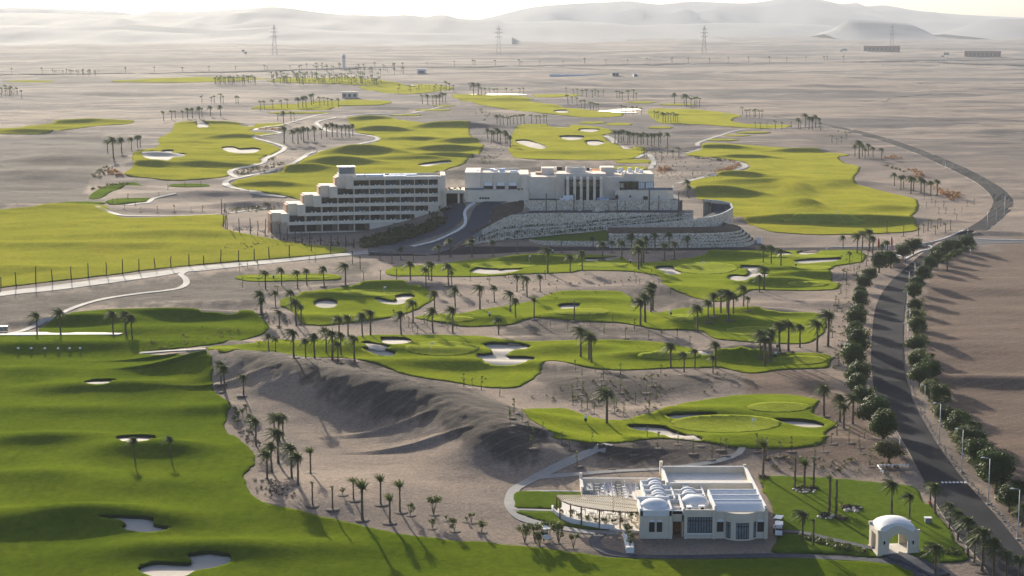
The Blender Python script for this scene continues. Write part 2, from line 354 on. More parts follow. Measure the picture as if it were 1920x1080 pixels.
# ------------------------------------------------------------------ sheets draped on the terrain
def smooth_poly(p, n=3, closed=True):
    """Catmull-Rom through the points"""
    p = np.array(p, float); m = len(p); out = []
    for i in range(m if closed else m - 1):
        p0 = p[(i - 1) % m] if closed or i > 0 else p[i]; p1 = p[i]; p2 = p[(i + 1) % m]; p3 = p[(i + 2) % m] if closed or i + 2 < m else p2
        L = np.hypot(*(p2 - p1)[:2]); k = max(1, int(L / n))
        for j in range(k):
            t = j / k
            out.append(.5 * ((2 * p1) + (p2 - p0) * t + (2 * p0 - 5 * p1 + 4 * p2 - p3) * t * t + (3 * p1 - p0 - 3 * p2 + p3) * t ** 3))
    if not closed: out.append(p[-1])
    return np.array(out)
def sdist(poly, X, Y):
    """signed pixel distance (positive inside), vectorised"""
    X = np.asarray(X, float); Y = np.asarray(Y, float)
    ins = np.zeros(X.shape, bool); d = np.full(X.shape, 1e9)
    for (x0, y0), (x1, y1) in zip(poly, np.roll(poly, -1, 0)):
        c = (y0 > Y) != (y1 > Y)
        if y1 != y0: ins ^= c & (X < (x1 - x0) * (Y - y0) / (y1 - y0) + x0)
        ex, ey = x1 - x0, y1 - y0; L = ex * ex + ey * ey + 1e-9
        t = np.clip(((X - x0) * ex + (Y - y0) * ey) / L, 0, 1)
        d = np.minimum(d, (X - x0 - t * ex) ** 2 + (Y - y0 - t * ey) ** 2)
    d = np.sqrt(d); return np.where(ins, d, -d)
HOLES = []      # every outline under which the bare ground is lowered
def resample(p, s):
    out = []
    for a, b in zip(p, np.roll(p, -1, 0)):
        k = max(1, int(np.hypot(*(b - a)) / s))
        for j in range(k): out.append(a + (b - a) * j / k)
    return np.array(out)
def triangulate(poly, holes, s):
    x0, y0 = poly.min(0); x1, y1 = poly.max(0)
    gx, gy = np.meshgrid(np.arange(x0, x1, s), np.arange(y0, y1, s * .87)); gx = gx + (np.arange(gx.shape[0]) % 2)[:, None] * s * .5
    P = np.stack([gx.ravel(), gy.ravel()], 1)
    P = P[sdist(poly, P[:, 0], P[:, 1]) > s * .5]
    for h in holes:
        if len(P):
            m = (P[:, 0] > h[:, 0].min() - s) & (P[:, 0] < h[:, 0].max() + s) & (P[:, 1] > h[:, 1].min() - s) & (P[:, 1] < h[:, 1].max() + s)
            bad = np.zeros(len(P), bool); bad[m] = sdist(h, P[m, 0], P[m, 1]) > -s * .45; P = P[~bad]
    pts = [Vector(p) for p in poly]; edges = [(i, (i + 1) % len(poly)) for i in range(len(poly))]
    for h in holes:
        b = len(pts); pts += [Vector(p) for p in h]; edges += [(b + i, b + (i + 1) % len(h)) for i in range(len(h))]
    pts += [Vector(p) for p in P]
    v, e, f, *_ = delaunay_2d_cdt(pts, edges, [], 0, 1e-4)
    V = np.array([tuple(p) for p in v]); Fc = np.array([tuple(t) for t in f if len(t) == 3])
    C = V[Fc].mean(1); keep = sdist(poly, C[:, 0], C[:, 1]) > 0
    for h in holes: keep &= sdist(h, C[:, 0], C[:, 1]) < 0
    return V, Fc[keep]
def toworld(p): x, y = at(p[:, 0], p[:, 1], 0); return np.stack([x, y], 1)
def sheet(name, poly, mat, holes=(), lift=.22, sx=5, sy=2.6, skirt=.8, sink=True, label=None, smooth=True, round_edge=True, zfun=None, rough=0.0):
    poly = smooth_poly(poly, 3.2) if smooth else np.array(poly, float)
    poly = flatpix(poly); holes = [flatpix(h) for h in holes]
    if sink: HOLES.append(poly)
    poly = toworld(poly); s = float(np.clip(poly[:, 1].mean() * .0021, .6, 2.8))
    poly = resample(poly, s); holes = [resample(toworld(h), s * .8) for h in holes]
    if round_edge and len(poly) > 30:      # ragged turf edge
        def rag(p, k):
            t = np.roll(p, -1, 0) - np.roll(p, 1, 0); n = np.stack([-t[:, 1], t[:, 0]], 1) / (np.hypot(*t.T)[:, None] + 1e-6)
            return p + n * (k * (vnoise(p[:, 0] / 4.5, p[:, 1] / 4.5, 33) + .7 * vnoise(p[:, 0] / 1.5, p[:, 1] / 1.5, 34)))[:, None]
        poly = rag(poly, .32); holes = [rag(h, .14) if len(h) > 24 else h for h in holes]
    V, Fc = triangulate(poly, holes, s)
    x, y = V[:, 0], V[:, 1]; z = g(x, y) if zfun is None else zfun(x, y)
    d = sdist(poly, x, y)
    lf = lift * (.5 + .5 * np.clip(d / .8, 0, 1)) if round_edge else lift
    z = z + lf
    verts = list(zip(x, y, z)); faces = [tuple(int(i) for i in t) for t in Fc]
    faces = [t if (x[t[1]] - x[t[0]]) * (y[t[2]] - y[t[0]]) - (x[t[2]] - x[t[0]]) * (y[t[1]] - y[t[0]]) > 0 else t[::-1] for t in faces]
    cnt = {}
    for t in faces:
        for i in range(3): cnt[(t[i], t[(i + 1) % 3])] = 1
    bd = [e for e in cnt if (e[1], e[0]) not in cnt]
    mi = [0] * len(faces); low = {}
    for a, b in bd:
        for q in (a, b):
            if q not in low: low[q] = len(verts); verts.append((verts[q][0], verts[q][1], verts[q][2] - skirt))
        faces.append((b, a, low[a], low[b])); mi.append(1)
    o = mesh_obj(name, verts, faces, mat if isinstance(mat, list) else [mat, M['turf_edge']], None, True, mi)
    o.data.polygons.foreach_set('use_smooth', [m == 0 for m in mi])
    tag(o, kind='structure')
    return o
def smooth_poly_lin(p, n=4):
    p = np.array(p, float); out = []
    for a, b in zip(p, np.roll(p, -1, 0)):
        k = max(1, int(np.hypot(*(b - a)) / n))
        for j in range(k): out.append(a + (b - a) * j / k)
    return np.array(out)
def ribbon(name, line, width, mat, lift=.14, closed=False, skirt=.5, zfun=None, kerb=None, sub=3, smooth=True, kind='structure'):
    """a strip of constant width in metres laid along a centre line (px, py)"""
    p = smooth_poly(line, 5 if np.mean([q[1] for q in line]) > 430 else 1.3, closed) if smooth else np.array(line, float)
    x, y, z = atg(p[:, 0], p[:, 1]) if zfun is None else zfun(p[:, 0], p[:, 1])
    return strip(name, x, y, width, mat, lift, closed, skirt, kerb, sub, kind, z if zfun else None)
def strip(name, x, y, width, mat, lift=.14, closed=False, skirt=.5, kerb=None, sub=3, kind='structure', z=None):
    n = len(x)
    tx = np.gradient(x); ty = np.gradient(y); L = np.hypot(tx, ty) + 1e-9; nx, ny = -ty / L, tx / L
    offs = np.linspace(-.5, .5, sub + 1) * width if np.isscalar(width) else None
    V = []; Fc = []; mi = []
    rows = []
    cols = [(-1, True)] + [(o, False) for o in offs] + [(1, True)]
    for o, s in cols:
        oo = offs[0] if o == -1 and s else offs[-1] if o == 1 and s else o
        xx = x + nx * oo; yy = y + ny * oo; zz = (g(xx, yy) if z is None else z) + lift - (skirt if s else 0)
        rows.append(np.stack([xx, yy, zz], 1))
    m = len(rows); V = np.stack(rows, 1).reshape(-1, 3)
    for i in range(n - 1):
        for j in range(m - 1):
            Fc.append((i * m + j + 1, i * m + j, (i + 1) * m + j, (i + 1) * m + j + 1)); mi.append(1 if j in (0, m - 2) else 0)
    o = mesh_obj(name, V, Fc, [mat, kerb or mat], None, False, mi)
    return tag(o, kind=kind)
# ================================================================== SETTING
def ell(cx, cy, rx, ry, n=18): return [(cx + rx * math.cos(2 * math.pi * k / n), cy + ry * math.sin(2 * math.pi * k / n)) for k in range(n)]
BUNK = {
 'P2': [ell(611,570.5,22,6.5), [(704,563),(712,561),(735,564.5),(743,562.5),(740,557),(752,554.5),(770,555),(779,558.5),(766,562),(760,567.5),(745,570.5),(720,569)]],
 'P3': [[(882,510),(890,505),(915,500.5),(934,502),(933,506.5),(945,506),(965,502.5),(982,503.5),(975,507.5),(955,511),(925,513.5),(895,512)],
        [(1229,503),(1240,501.5),(1262,502),(1266,507),(1279,511),(1270,514.5),(1250,513.5),(1243,509),(1230,506.5)],
        [(1389,501),(1426,501.5),(1429,505),(1425,511),(1441,515),(1439,518.5),(1415,521.5),(1400,525.5),(1372,525.5),(1365,520),(1375,516),(1397,517),(1404,513),(1400,508),(1390,505)],
        [(1449,473),(1482,475),(1486,478),(1465,479.5),(1452,477.5)], [(1495,473.5),(1530,472),(1537,474.5),(1510,477),(1497,476.5)],
        [(1491,489.5),(1530,487),(1560,485),(1577,486.5),(1570,490),(1540,492),(1505,493.5)], [(1094,485.5),(1130,485),(1162,483.2),(1160,486.5),(1130,488.6),(1096,489)]],
 'P4': [[(1046,574.5),(1060,572.5),(1087,573),(1082,577),(1060,578.5),(1049,577.5)]],
 'P5': [[(677,645),(690,643.5),(715,647.5),(731,651),(715,654.3),(695,652.5),(683,648.5)], [(679,656),(700,655.5),(725,658.5),(742,662),(733,666.5),(710,665.5),(690,660.5)],
        [(714,637),(730,636),(766,637.5),(771,642),(745,645),(721,644)],
        [(907,650),(920,646.5),(960,647.5),(985,649.5),(994,653),(985,657),(966,659),(951,666),(956,669.5),(985,670),(1003,672),(990,678),(965,684),(935,685),(912,680),(899,674),(895,666),(910,665.5),(924,662.5),(917,656)],
        [(1303,657.5),(1337,657.5),(1335,663.5),(1316,664.5),(1305,661.5)]],
 'P6': [[(1177,803),(1200,801),(1242,803),(1258,808.5),(1282,814.5),(1314,820),(1313,825),(1280,823),(1253,820),(1225,813),(1193,809)],
        [(1249,780.5),(1290,778.5),(1342,779),(1332,783.5),(1270,784.5)], [(1453,791.5),(1480,790),(1520,792),(1545,797),(1536,800.5),(1500,799.5)]],
 'P12': [[(266,289),(285,285),(297,287.5),(310,283),(326,283.5),(322,288.5),(346,288.5),(349,292.5),(325,297),(314,303),(300,304),(284,299.5),(270,295.5)],
         [(416,278),(435,276.5),(450,279.5),(475,278.5),(489,281),(476,286),(450,287),(427,284.5)], [(369,233),(391,233.5),(389,237.5),(372,238)],[(452,233),(480,232.5),(478,236),(455,236.5)]],
 'P14': [[(785,309),(812,305),(842,303),(846,306),(825,308),(800,311.5)]],
 'P15': [[(1050,256.5),(1075,255.5),(1095,257),(1086,261.5),(1062,262)], [(1086,243),(1105,242),(1125,243.5),(1110,247.5),(1094,247.5)], [(1099,265),(1118,264),(1135,267.5),(1121,272),(1104,271)],
         [(966,265.5),(990,264),(1024,274.5),(1018,279),(993,276)], [(1159,270.5),(1190,271),(1187,277.5),(1169,279)], [(1027,233.5),(1068,234.5),(1064,238),(1035,237.5)]],
 'P8': [[(158,717.5),(178,715.2),(218,715.4),(205,718.2),(178,719.3)], [(218,822.5),(250,820.5),(292,821.5),(284,825.5),(250,827.5),(224,826)],
        [(184,974),(215,972.5),(262,973),(287,977),(290,984.5),(303,988),(316,990),(306,994.5),(270,997.5),(238,994),(228,989.5),(236,985),(222,979)],
        [(259,1068),(275,1060),(300,1056.5),(340,1059),(358,1057),(352,1048),(356,1044),(390,1041),(425,1044.5),(433,1051),(424,1060),(398,1067),(366,1071.5),(345,1080),(300,1082),(272,1077)]],
 'P16': [[(935,184),(960,183.5),(957,187),(938,187)],[(1040,208),(1062,207.5),(1066,211),(1045,211.5)]],
}
POLY = {
 'P1': ('grass', [(440,521),(455,516),(520,515),(600,513.5),(632,516),(639,521),(632,525),(560,527),(480,528),(448,525)]),
 'P2': ('grass', [(523,569),(531,560),(560,554),(589,546),(633,540),(681,533),(729,530),(777,535),(801,542),(813,556),(808,565),(777,582),(741,594),(693,602),(645,607),(613,611),(584,610),(568,606),(543,582),(524,575)]),
 'P3': ('grass', [(720,509),(753,499),(813,497),(849,492),(897,486),(920,484.5),(956,480),(992,476),(1033,476),(1089,477),(1125,478.5),(1163,482),(1180,490),(1204,492),(1228,492),(1257,489),(1288,484.5),(1336,476),(1394,470),(1449,470),(1548,470),(1601,469.5),(1620,475),(1623,486),(1613,492),(1589,496.5),(1562,501),(1558,514.6),(1562,526.7),(1577,535),(1562,543.5),(1505,545.4),(1449,544),(1420,543.5),(1406,546),(1394,553),(1375,561.5),(1355,565.6),(1329,565),(1298,557),(1257,541),(1243,533),(1240,523),(1228,517),(1185,510),(1137,508),(1096,508),(1069,511.5),(1028,513),(968,514.6),(932,518),(860,519.4),(789,518),(741,518),(724,513)]),
 'P4': ('grass', [(777,596),(789,592),(825,589),(860,588),(896,582),(956,572),(995,565),(1014,558),(1043,548),(1069,545),(1113,545),(1161,547.6),(1178,554),(1187,563),(1190,570),(1202,577),(1216,584.5),(1235,587),(1255,582),(1281,578.4),(1320,577),(1384,576.5),(1408,578),(1445,582),(1481,585.6),(1529,587),(1538,594),(1550,606),(1548,617),(1538,630),(1524,640),(1505,644.6),(1457,644.6),(1408,642),(1372,639),(1348,637),(1329,630),(1317,622),(1276,619.4),(1233,619),(1197,612),(1161,606),(1113,603.7),(1064,601),(1028,597.7),(1004,596.5),(987,600),(961,608.5),(920,612),(873,613.3),(837,607),(801,601)]),
 'P5': ('grass', [(386,653),(420,648),(480,643),(510,638),(536,637),(560,638.6),(647,635),(681,630),(710,628),(777,629),(825,627.8),(860,629.5),(908,631),(956,638.6),(1004,641),(1064,638.6),(1113,637.4),(1173,639.3),(1233,642),(1276,649),(1305,655),(1341,655.5),(1365,654),(1389,656.7),(1413,662.7),(1457,662.7),(1505,661.5),(1548,664),(1560,670),(1558,680.7),(1548,690),(1505,692),(1457,694.7),(1428,699.5),(1396,699),(1348,690),(1307,690),(1264,690.5),(1245,691.6),(1173,694.7),(1125,692.8),(1089,686.7),(1064,680.7),(1040,677),(1026,678),(1017,686),(1015,694),(1006,705.6),(980,723),(957,727.5),(913,727),(840,716),(755,701),(706,683),(665,673.4),(624,670.8),(555,671),(526,666),(514,660),(488,660),(440,661),(404,661)]),
 'P6': ('grass', [(981.5,771),(991.7,767.5),(1044,766.3),(1067,768.3),(1088,775.6),(1117,784.4),(1161,788.7),(1190,783),(1225,774),(1271,759.6),(1336,748),(1380,742),(1429,739.6),(1479,740.6),(1514,745.5),(1536,752.4),(1526,767),(1530,777),(1548,785),(1570,796),(1548,810),(1553,820.7),(1544,828.6),(1518,837.5),(1479,842),(1419,841.5),(1380,837.5),(1306,828),(1248,823),(1213,824),(1175,830),(1102,830.5),(1047,825),(1021,803),(997,789)]),
 'P8': ('range', [(-260,631),(40,631),(74,616),(96,605),(124,591),(155,584.5),(207,581.4),(272,580.6),(363,584.5),(428,588.4),(467,584),(488,596),(504,612),(498,623),(476,632.6),(440,641),(415,644),(363,650.6),(300,657),(268,662),(300,666),(370,664),(394,668.5),(399,700),(398,717),(407,738),(430,758),(424,780),(420,799),(427,812),(440,819),(468,840),(477,855),(475,872),(464,884),(459,897),(467,925),(502,943.6),(555,956),(624,972),(685,986.4),(746,1000.7),(828,1011),(900,1017),(973,1024.5),(1038,1031),(1117,1041.5),(1156,1046),(1200,1048),(1300,1050),(1450,1047),(1560,1051),(1640,1055.5),(1690,1063),(1722,1085),(1730,1140),(-300,1140)]),
 'P9': ('lawn', [(970,923),(1038,924),(1090,925),(1102,940),(1100,955),(1035,955),(968,953),(964,940)]),
 'P9b': ('lawn', [(970,959.5),(1035,960.5),(1050,975),(1087,984),(1151,990),(1150,995),(1087,992.4),(1038,983),(1003,975),(981,967)]),
 'P10': ('lawn', [(1421,894),(1440,893),(1529,896),(1618,902),(1684,909),(1712,913),(1720,922),(1733,944),(1747,950),(1778,992),(1806,1033),(1812,1050),(1770,1056),(1734,1055),(1700,1040),(1660,1046),(1600,1043.5),(1550,1040),(1450,1036),(1458,1010),(1450,960)]),
 'P11': ('rough', [(-260,420),(-60,398),(0,393),(110,384),(187,384.5),(213,401),(233,407.5),(300,407.5),(416,403),(418,426.7),(433,433),(500,446),(550,455),(633,464),(650,469),(640,474),(540,484),(433,492),(300,504),(200,517),(67,532),(0,540.5),(-260,575)]),
 'P12': ('grass', [(233,328),(253,310),(247,295),(263,282),(297,275),(297,260),(320,248),(333,230),(383,228),(467,231.7),(528,231),(532,236),(477,242),(473,247),(520,251),(477,259),(511,272),(525,281),(487,299),(489,307),(433,321),(425,332),(333,339),(283,335)]),
 'P13': ('grass', [(-160,256),(-160,244),(0,241),(60,236),(133,226),(233,225),(247,231.7),(183,236.7),(100,246.7),(67,251.7),(0,251.7)]),
 'P14': ('grass', [(653,220),(707,220),(773,228),(827,233),(878,234),(880,247),(887,260),(907,273),(900,287),(880,297),(870,307),(827,322),(780,338),(700,362),(600,380),(533,368),(467,358),(435,348),(442,339),(483,330),(540,318),(580,293),(633,279),(690,271),(709,264),(700,254),(668,249),(658,232)]),
 'P15': ('grass', [(960,253),(970,238),(987,233),(1057,233),(1123,238),(1150,247),(1133,255),(1150,268),(1207,277),(1213,283),(1190,297),(1140,300),(1057,300),(973,297),(957,287),(953,282),(960,268)]),
 'P16': ('grass', [(847,177),(893,177),(973,180),(1000,185),(990,189),(1040,197),(1090,205),(1170,213),(1167,218),(1107,221),(1040,215),(973,208),(907,198),(847,182)]),
 'P16b': ('grass', [(1000,177.5),(1052,176),(1090,178),(1050,182),(1010,182)]),
 'P17': ('grass', [(1217,206),(1273,204.5),(1330,208),(1390,217),(1373,225),(1397,232),(1480,235),(1467,240.5),(1397,240),(1330,235),(1280,233),(1232,229)]),
 'P18': ('grass', [(1322,268),(1400,272),(1470,277),(1497,280),(1590,290),(1573,295),(1585,305),(1613,315),(1600,340),(1633,353),(1680,364),(1718,374),(1722,393),(1708,408),(1723,430),(1680,437),(1547,440.7),(1463,437),(1430,430),(1390,413),(1313,373),(1293,343),(1347,328),(1400,318),(1402,307),(1380,302),(1347,297),(1284,291),(1286,286),(1315,278)]),
 'a': ('grass', ell(1187,302.5,37,3.6)), 'b': ('grass', ell(1180,315.5,36,4.2)), 'c': ('grass', ell(1352,262.5,34,2.0)), 'd': ('grass', ell(1412,249,34,1.8)), 'd2': ('grass', ell(1380,254.5,28,1.6)),
 'e': ('grass', ell(1110,230,26,2.4)), 'e2': ('grass', ell(1160,233,26,2.6)), 'e3': ('grass', ell(1238,239.5,24,2.2)), 'f': ('grass', [(640,189),(700,188),(735,192),(712,197),(640,198.5),(560,196),(590,190)]), 'f2': ('grass', ell(835,199,22,1.6)), 'f3': ('grass', ell(812,206.5,34,1.8)), 'f4': ('grass', ell(760,216,30,1.6)),
 'h': ('grass', [(470,203),(520,196),(600,196),(640,201),(600,207),(520,206)]), 'h2': ('grass', ell(560,211.5,60,2.0)),
 'i': ('grass', [(210,153),(300,147),(390,144.5),(490,146),(500,149),(430,153),(330,155),(250,154.5)]), 'i2': ('grass', [(500,152),(600,146),(700,150),(760,158),(700,160),(600,157)]), 'i3': ('grass', [(700,160),(760,157),(830,160),(850,166),(800,174),(750,176),(700,170),(670,163)]),
 'i4': ('grass', ell(55,153,50,2)), 'j': ('grass', ell(1205,192,34,2)), 'k': ('grass', ell(1270,196,34,1.8)), 'l': ('lawn', ell(152,381.5,46,3.2)), 'm': ('lawn', ell(355,347.5,40,3)), 'n': ('lawn', [(200,376),(235,372),(280,372),(278,377),(240,382),(205,384)]),
 'o': ('lawn', [(165,371),(190,352),(215,345),(250,343),(275,350),(240,350),(210,360),(185,373)]),
}
for k, (mt, pl) in POLY.items():
    small = len(k) <= 2 and k[0] in 'abcdefhijklmn'
    bk = [smooth_poly(b, 2.2) for b in BUNK.get(k, [])]
    for b in bk:
        pm = (b[:, 1].mean() - 38) / 80; tq = (b[:, 1] - b[:, 1].min()) / max(1, np.ptp(b[:, 1])); b[:, 1] += -.42 * pm * (1 - tq) + .22 * pm * tq
    sheet('driving_range' if k == 'P8' else 'grass_field' if k == 'P11' else 'lawn' if mt == 'lawn' else 'tee_box' if (k == 'P1' or small) else 'fairway', pl, M['olive' if mt == 'grass' and pl[0][1] < 450 else mt], bk,
          lift=.2 if not small else .25, sx=4.5 if k not in ('P8',) else 6, sy=2.0 if pl[0][1] < 400 else 3, skirt=1.3)
    for b in bk:
        c = b.mean(0); fb = flatpix(b); yb0, yb1 = fb[:, 1].min(), fb[:, 1].max()
        big = c + (b - c) * 1.06
        dep = .42 if k not in ('P12', 'P14', 'P15', 'P16') else .6
        wb = toworld(fb); w0, w1 = wb[:, 1].min(), wb[:, 1].max()
        def zf(x, y, w0=w0, w1=w1, dep=dep):
            t = np.clip((y - w0) / (w1 - w0), 0, 1); return g(x, y) - dep + dep * .8 * (1 - t)
        o = sheet('bunker', big, [M['bunker'], M['bunker']], (), 0, 4, 1.5, .1, sink=False, smooth=False, round_edge=False, zfun=zf)
# the mown putting surfaces
for cx, cy, rx, ry in ((690,551,62,7),(745,548,34,4.5),(830,655,70,14),(945,498,62,6.5),(1325,504,60,11),(1090,586,60,7),(1360,796,105,17),(1510,482,70,3.2),(1520,503,42,4),(1515,534,40,5.5),(1540,415,80,4.5),(1255,668,60,8),(1500,677,52,9),(420,655,30,3.4),(540,520.5,80,3.5),(1410,622,52,9),(850,600,40,6),(1130,497,48,5),(1460,765,60,10),(1280,597,30,7)):
    sheet('putting_green', ell(cx, cy, rx, ry, 26), [M['green'], M['grass']], (), .214, 5, 2.4, .012, sink=False, round_edge=False)

# roads ------------------------------------------------------------------
def lofted(name, left, right, mat, lift=.06, n=None, m=5, skirt=.3, kerb=None, zl=None):
    st = 6 if np.mean([q[1] for q in left]) > 430 else 2; a = smooth_poly(left, st, False); b = smooth_poly(right, st, False); n = n or max(len(a), len(b))
    def rs(p):
        s = np.concatenate([[0], np.cumsum(np.hypot(*np.diff(p[:, :2], axis=0).T))]); t = np.linspace(0, s[-1], n)
        return np.stack([np.interp(t, s, p[:, i]) for i in range(p.shape[1])], 1)
    a, b = rs(a), rs(b)
    if a.shape[1] == 3: ax, ay = at(a[:, 0], a[:, 1], a[:, 2]); bx, by = at(b[:, 0], b[:, 1], b[:, 2]); az, bz = a[:, 2], b[:, 2]
    else: ax, ay, az = atg(a[:, 0], a[:, 1]); bx, by, bz = atg(b[:, 0], b[:, 1])
    rows = []
    for j in range(m + 1):
        t = j / m; x = ax + (bx - ax) * t; y = ay + (by - ay) * t
        z = (g(x, y) if a.shape[1] == 2 else az + (bz - az) * t) + lift
        rows.append(np.stack([x, y, z], 1))
    lo0 = rows[0].copy(); lo0[:, 2] -= skirt; lo1 = rows[-1].copy(); lo1[:, 2] -= skirt
    rows = [lo0] + rows + [lo1]; k = len(rows); V = np.stack(rows, 1).reshape(-1, 3); Fc = []; mi = []
    for i in range(n - 1):
        for j in range(k - 1): Fc.append((i * k + j, i * k + j + 1, (i + 1) * k + j + 1, (i + 1) * k + j)); mi.append(1 if j in (0, k - 2) else 0)
    p0, p1, p2 = V[1], V[2], V[k + 1]
    if np.cross(p1 - p0, p2 - p0)[2] < 0: Fc = [f[::-1] for f in Fc]
    HOLES.append(flatpix(np.concatenate([a[:, :2], b[::-1, :2]])) if a.shape[1] == 2 else np.zeros((3, 2)))
    return tag(mesh_obj(name, V, Fc, [mat, kerb or mat], None, False, mi), kind='structure'), rows[1], rows[-2]
RL = [(1870,1110),(1841,1058),(1797,1008),(1760,954),(1728,894),(1687,819),(1646,756),(1634,692),(1634,647),(1638.5,594),(1649,558.5),(1670,529),(1699,502),(1726,478.5),(1745,466),(1790,440),(1807,433),(1847,407),(1860,387),(1860,370),(1830,343),(1780,317),(1697,280),(1613,253),(1557,238),(1500,227),(1447,219)]
RR = [(1958,1110),(1920,1036),(1873,976),(1829,926),(1791,882),(1741,809),(1710,748),(1696,692),(1693,632),(1695,588),(1699,558),(1705,535),(1723,499),(1758,472.6),(1795,457),(1828,440),(1847,433),(1880,407),(1898,387),(1897,373),(1873,350),(1813,317),(1730,282),(1647,255),(1580,239),(1510,227),(1452,218.6)]
road, redge, rredge = lofted('road', RL, RR, M['road'], .16, m=6, kerb=M['concrete'])
lofted('road', [(700,467),(780,464),(860,463),(924,462.5),(1000,463),(1158,463.5),(1280,464),(1580,464),(1690,460),(1760,450)], [(690,479.5),(770,479.5),(860,477.5),(924,476),(1017,471),(1158,469.5),(1280,469.5),(1580,469.5),(1700,468),(1745,463)], M['road'], .07)
lofted('road', [(1775,461),(1850,457.5),(1935,456),(2100,455)], [(1800,446),(1850,449.5),(1935,450.5),(2100,450)], M['paving'], .075)
# drives on the hotel bank
CUT = False
lofted('drive', [(690,462),(717,458),(742,449.5),(775,440.5),(815,429),(831,418),(833,408),(828,398),(826,390),(830,383)], [(690,473),(745,468),(783,455),(810,446),(838,437),(856,424),(868,411),(873,402),(874,394),(872,386)], M['paving'], .3, skirt=1.5, kerb=M['concrete'])
lofted('drive', [(690,475),(760,468),(805,457),(838,445),(870,430),(879,415),(884,402),(893,389),(912,378),(945,372),(965,370)], [(800,480),(840,469),(862,455),(880,447),(900,435),(914,420),(920,408),(921,398),(930,388),(950,379),(970,375)], M['paving'], .3, skirt=3, kerb=M['concrete'])
ribbon('kerb_strip', [(772,464),(812,455),(845,441),(868,427),(873,415),(871,402),(877,391),(890,382)], 1.1, M['kerb'], .5, skirt=.7)
ribbon('kerb_strip', [(692,462),(717,457.5),(742,449),(775,440),(815,428.5),(831,418),(833,408)], .5, M['kerb'], .3, skirt=.4)
CUT = True
ribbon('kerb_strip', [(1832,448.5),(1850,450),(1920,451)], .5, M['kerb'], .3, skirt=.4)
ribbon('kerb_strip', [(1660,498),(1695,487),(1722,473),(1745,467.5),(1747,463),(1741,461)], .6, M['kerb'], .3, skirt=.4)
ribbon('kerb_strip', [(1560,463.5),(1640,463),(1700,459),(1740,455.5),(1775,446),(1807,432)], .5, M['kerb'], .28, skirt=.4)
sb = MB()
for k in range(7):
    a = np.array(at(1765 + k * 7.2, 904.5, .1)); b = np.array(at(1765 + (k + .55) * 7.2, 904.5, .1)); sb.box(a[0], b[0], a[1] - .3, a[1] + .3, .03, .16)
tag(sb.build('speed_hump', M['white']), kind='structure')
# cart paths -------------------------------------------------------------
C = M['concrete']
ribbon('path', [(0,629),(40,621.5),(75,607),(100,595),(125,583),(160,570),(200,560),(260,551),(310,545.5),(338,540),(350,531),(346,521),(338,515),(346,510),(380,507),(430,501.5),(480,496.5),(560,488),(640,480),(690,476)], 2.0, C, .16)
lofted('walkway', [(-200,578),(0,548),(100,535.5),(200,522.5),(300,509),(370,500),(480,490),(560,483),(650,474),(700,468)], [(-200,590),(0,556),(100,545),(200,532),(300,518),(370,506.5),(480,495.5),(560,487),(650,479),(720,472)], C, .12)
ribbon('path', [(181,385.5),(192,393),(213,400.5),(235,404.8),(300,405.3),(360,404),(417,401),(460,396),(500,391.5)], 2.4, C, .2)
ribbon('path', [(238,385.5),(258,382),(277,380),(290,372),(330,363)], 2.2, C, .2)
ribbon('path', [(535,370),(483,363),(450,355),(425,347.5),(428,338.5),(467,330),(500,322.5),(540,311),(567,297),(583,287.5),(640,277),(700,265),(706,258),(672,252),(640,249),(615,245),(600,237),(595,229),(625,222),(690,214),(760,214),(830,200)], 3.2, C, .25)
ribbon('path', [(443,333),(431,324),(443,317),(490,307),(500,298),(533,280),(521,271),(477,258.5),(500,253),(525,250),(510,246),(478,244),(500,238),(533,233),(587,218),(620,212)], 3.0, C, .25)
ribbon('path', [(1270,345),(1340,327.5),(1391,316),(1396,309),(1380,303)], 3.2, C, .2)
ribbon('path', [(1280,288),(1312,280),(1309,269),(1347,255.5),(1390,244),(1480,240),(1540,236)], 3, C, .25)
ribbon('path', [(1135,255),(1149,262),(1152,268)], 4, C, .25)
ribbon('path', [(1193,297),(1213,289),(1226,303),(1219,317)], 3, C, .2)
ribbon('path', [(1141,833),(1088,856),(1040,878),(1008,894),(985,906),(966,917),(957,934),(958,952),(975,970),(1003,980),(1050,990),(1105,998),(1161,1000)], 1.9, C, .1)
ribbon('path', [(1010,896),(1079,889.5),(1161,883.5),(1240,879.5),(1300,872.5),(1350,863.5),(1385,850),(1392,838)], 1.3, C, .1)
ribbon('path', [(1128,1001),(1116,1009),(1116,1020),(1134,1034),(1171,1042.5),(1216,1045),(1300,1046),(1450,1043),(1560,1047),(1640,1051.5),(1690,1060),(1720,1080),(1732,1110)], 1.7, M['paving'], .12)
ribbon('path', [(963,956),(1000,957),(1038,958)], .9, C, .12)
ribbon('path', [(1668,1040),(1690,1047),(1725,1060),(1765,1082)], 3.0, M['paving'], .3)
ribbon('path', [(1450,998),(1507,1002.5),(1562,1015),(1640,1032)], 1.4, M['paving'], .32)
ribbon('path', [(988,921.5),(1040,921),(1090,922)], .8, C, .1)
ribbon('path', [(262,663),(320,659),(386,655.5)], 1.4, M['concrete'], .24)
# white sand-coloured pad of the practice tee
pad = MB(); a0 = at(-60, 632); pts = [at(*p) for p in ((-60,629.5),(74,625.5),(140,626),(222,626.5),(232,627.2),(222,630),(0,631),(-60,631.5))]
def pz(x, y): return float(g(x, y))
zmx = max(pz(*p) for p in pts) + .12
pad.prism([(float(x), float(y)) for x, y in pts], -1, zmx)
tag(pad.build('tee_pad', M['deck']), kind='structure')
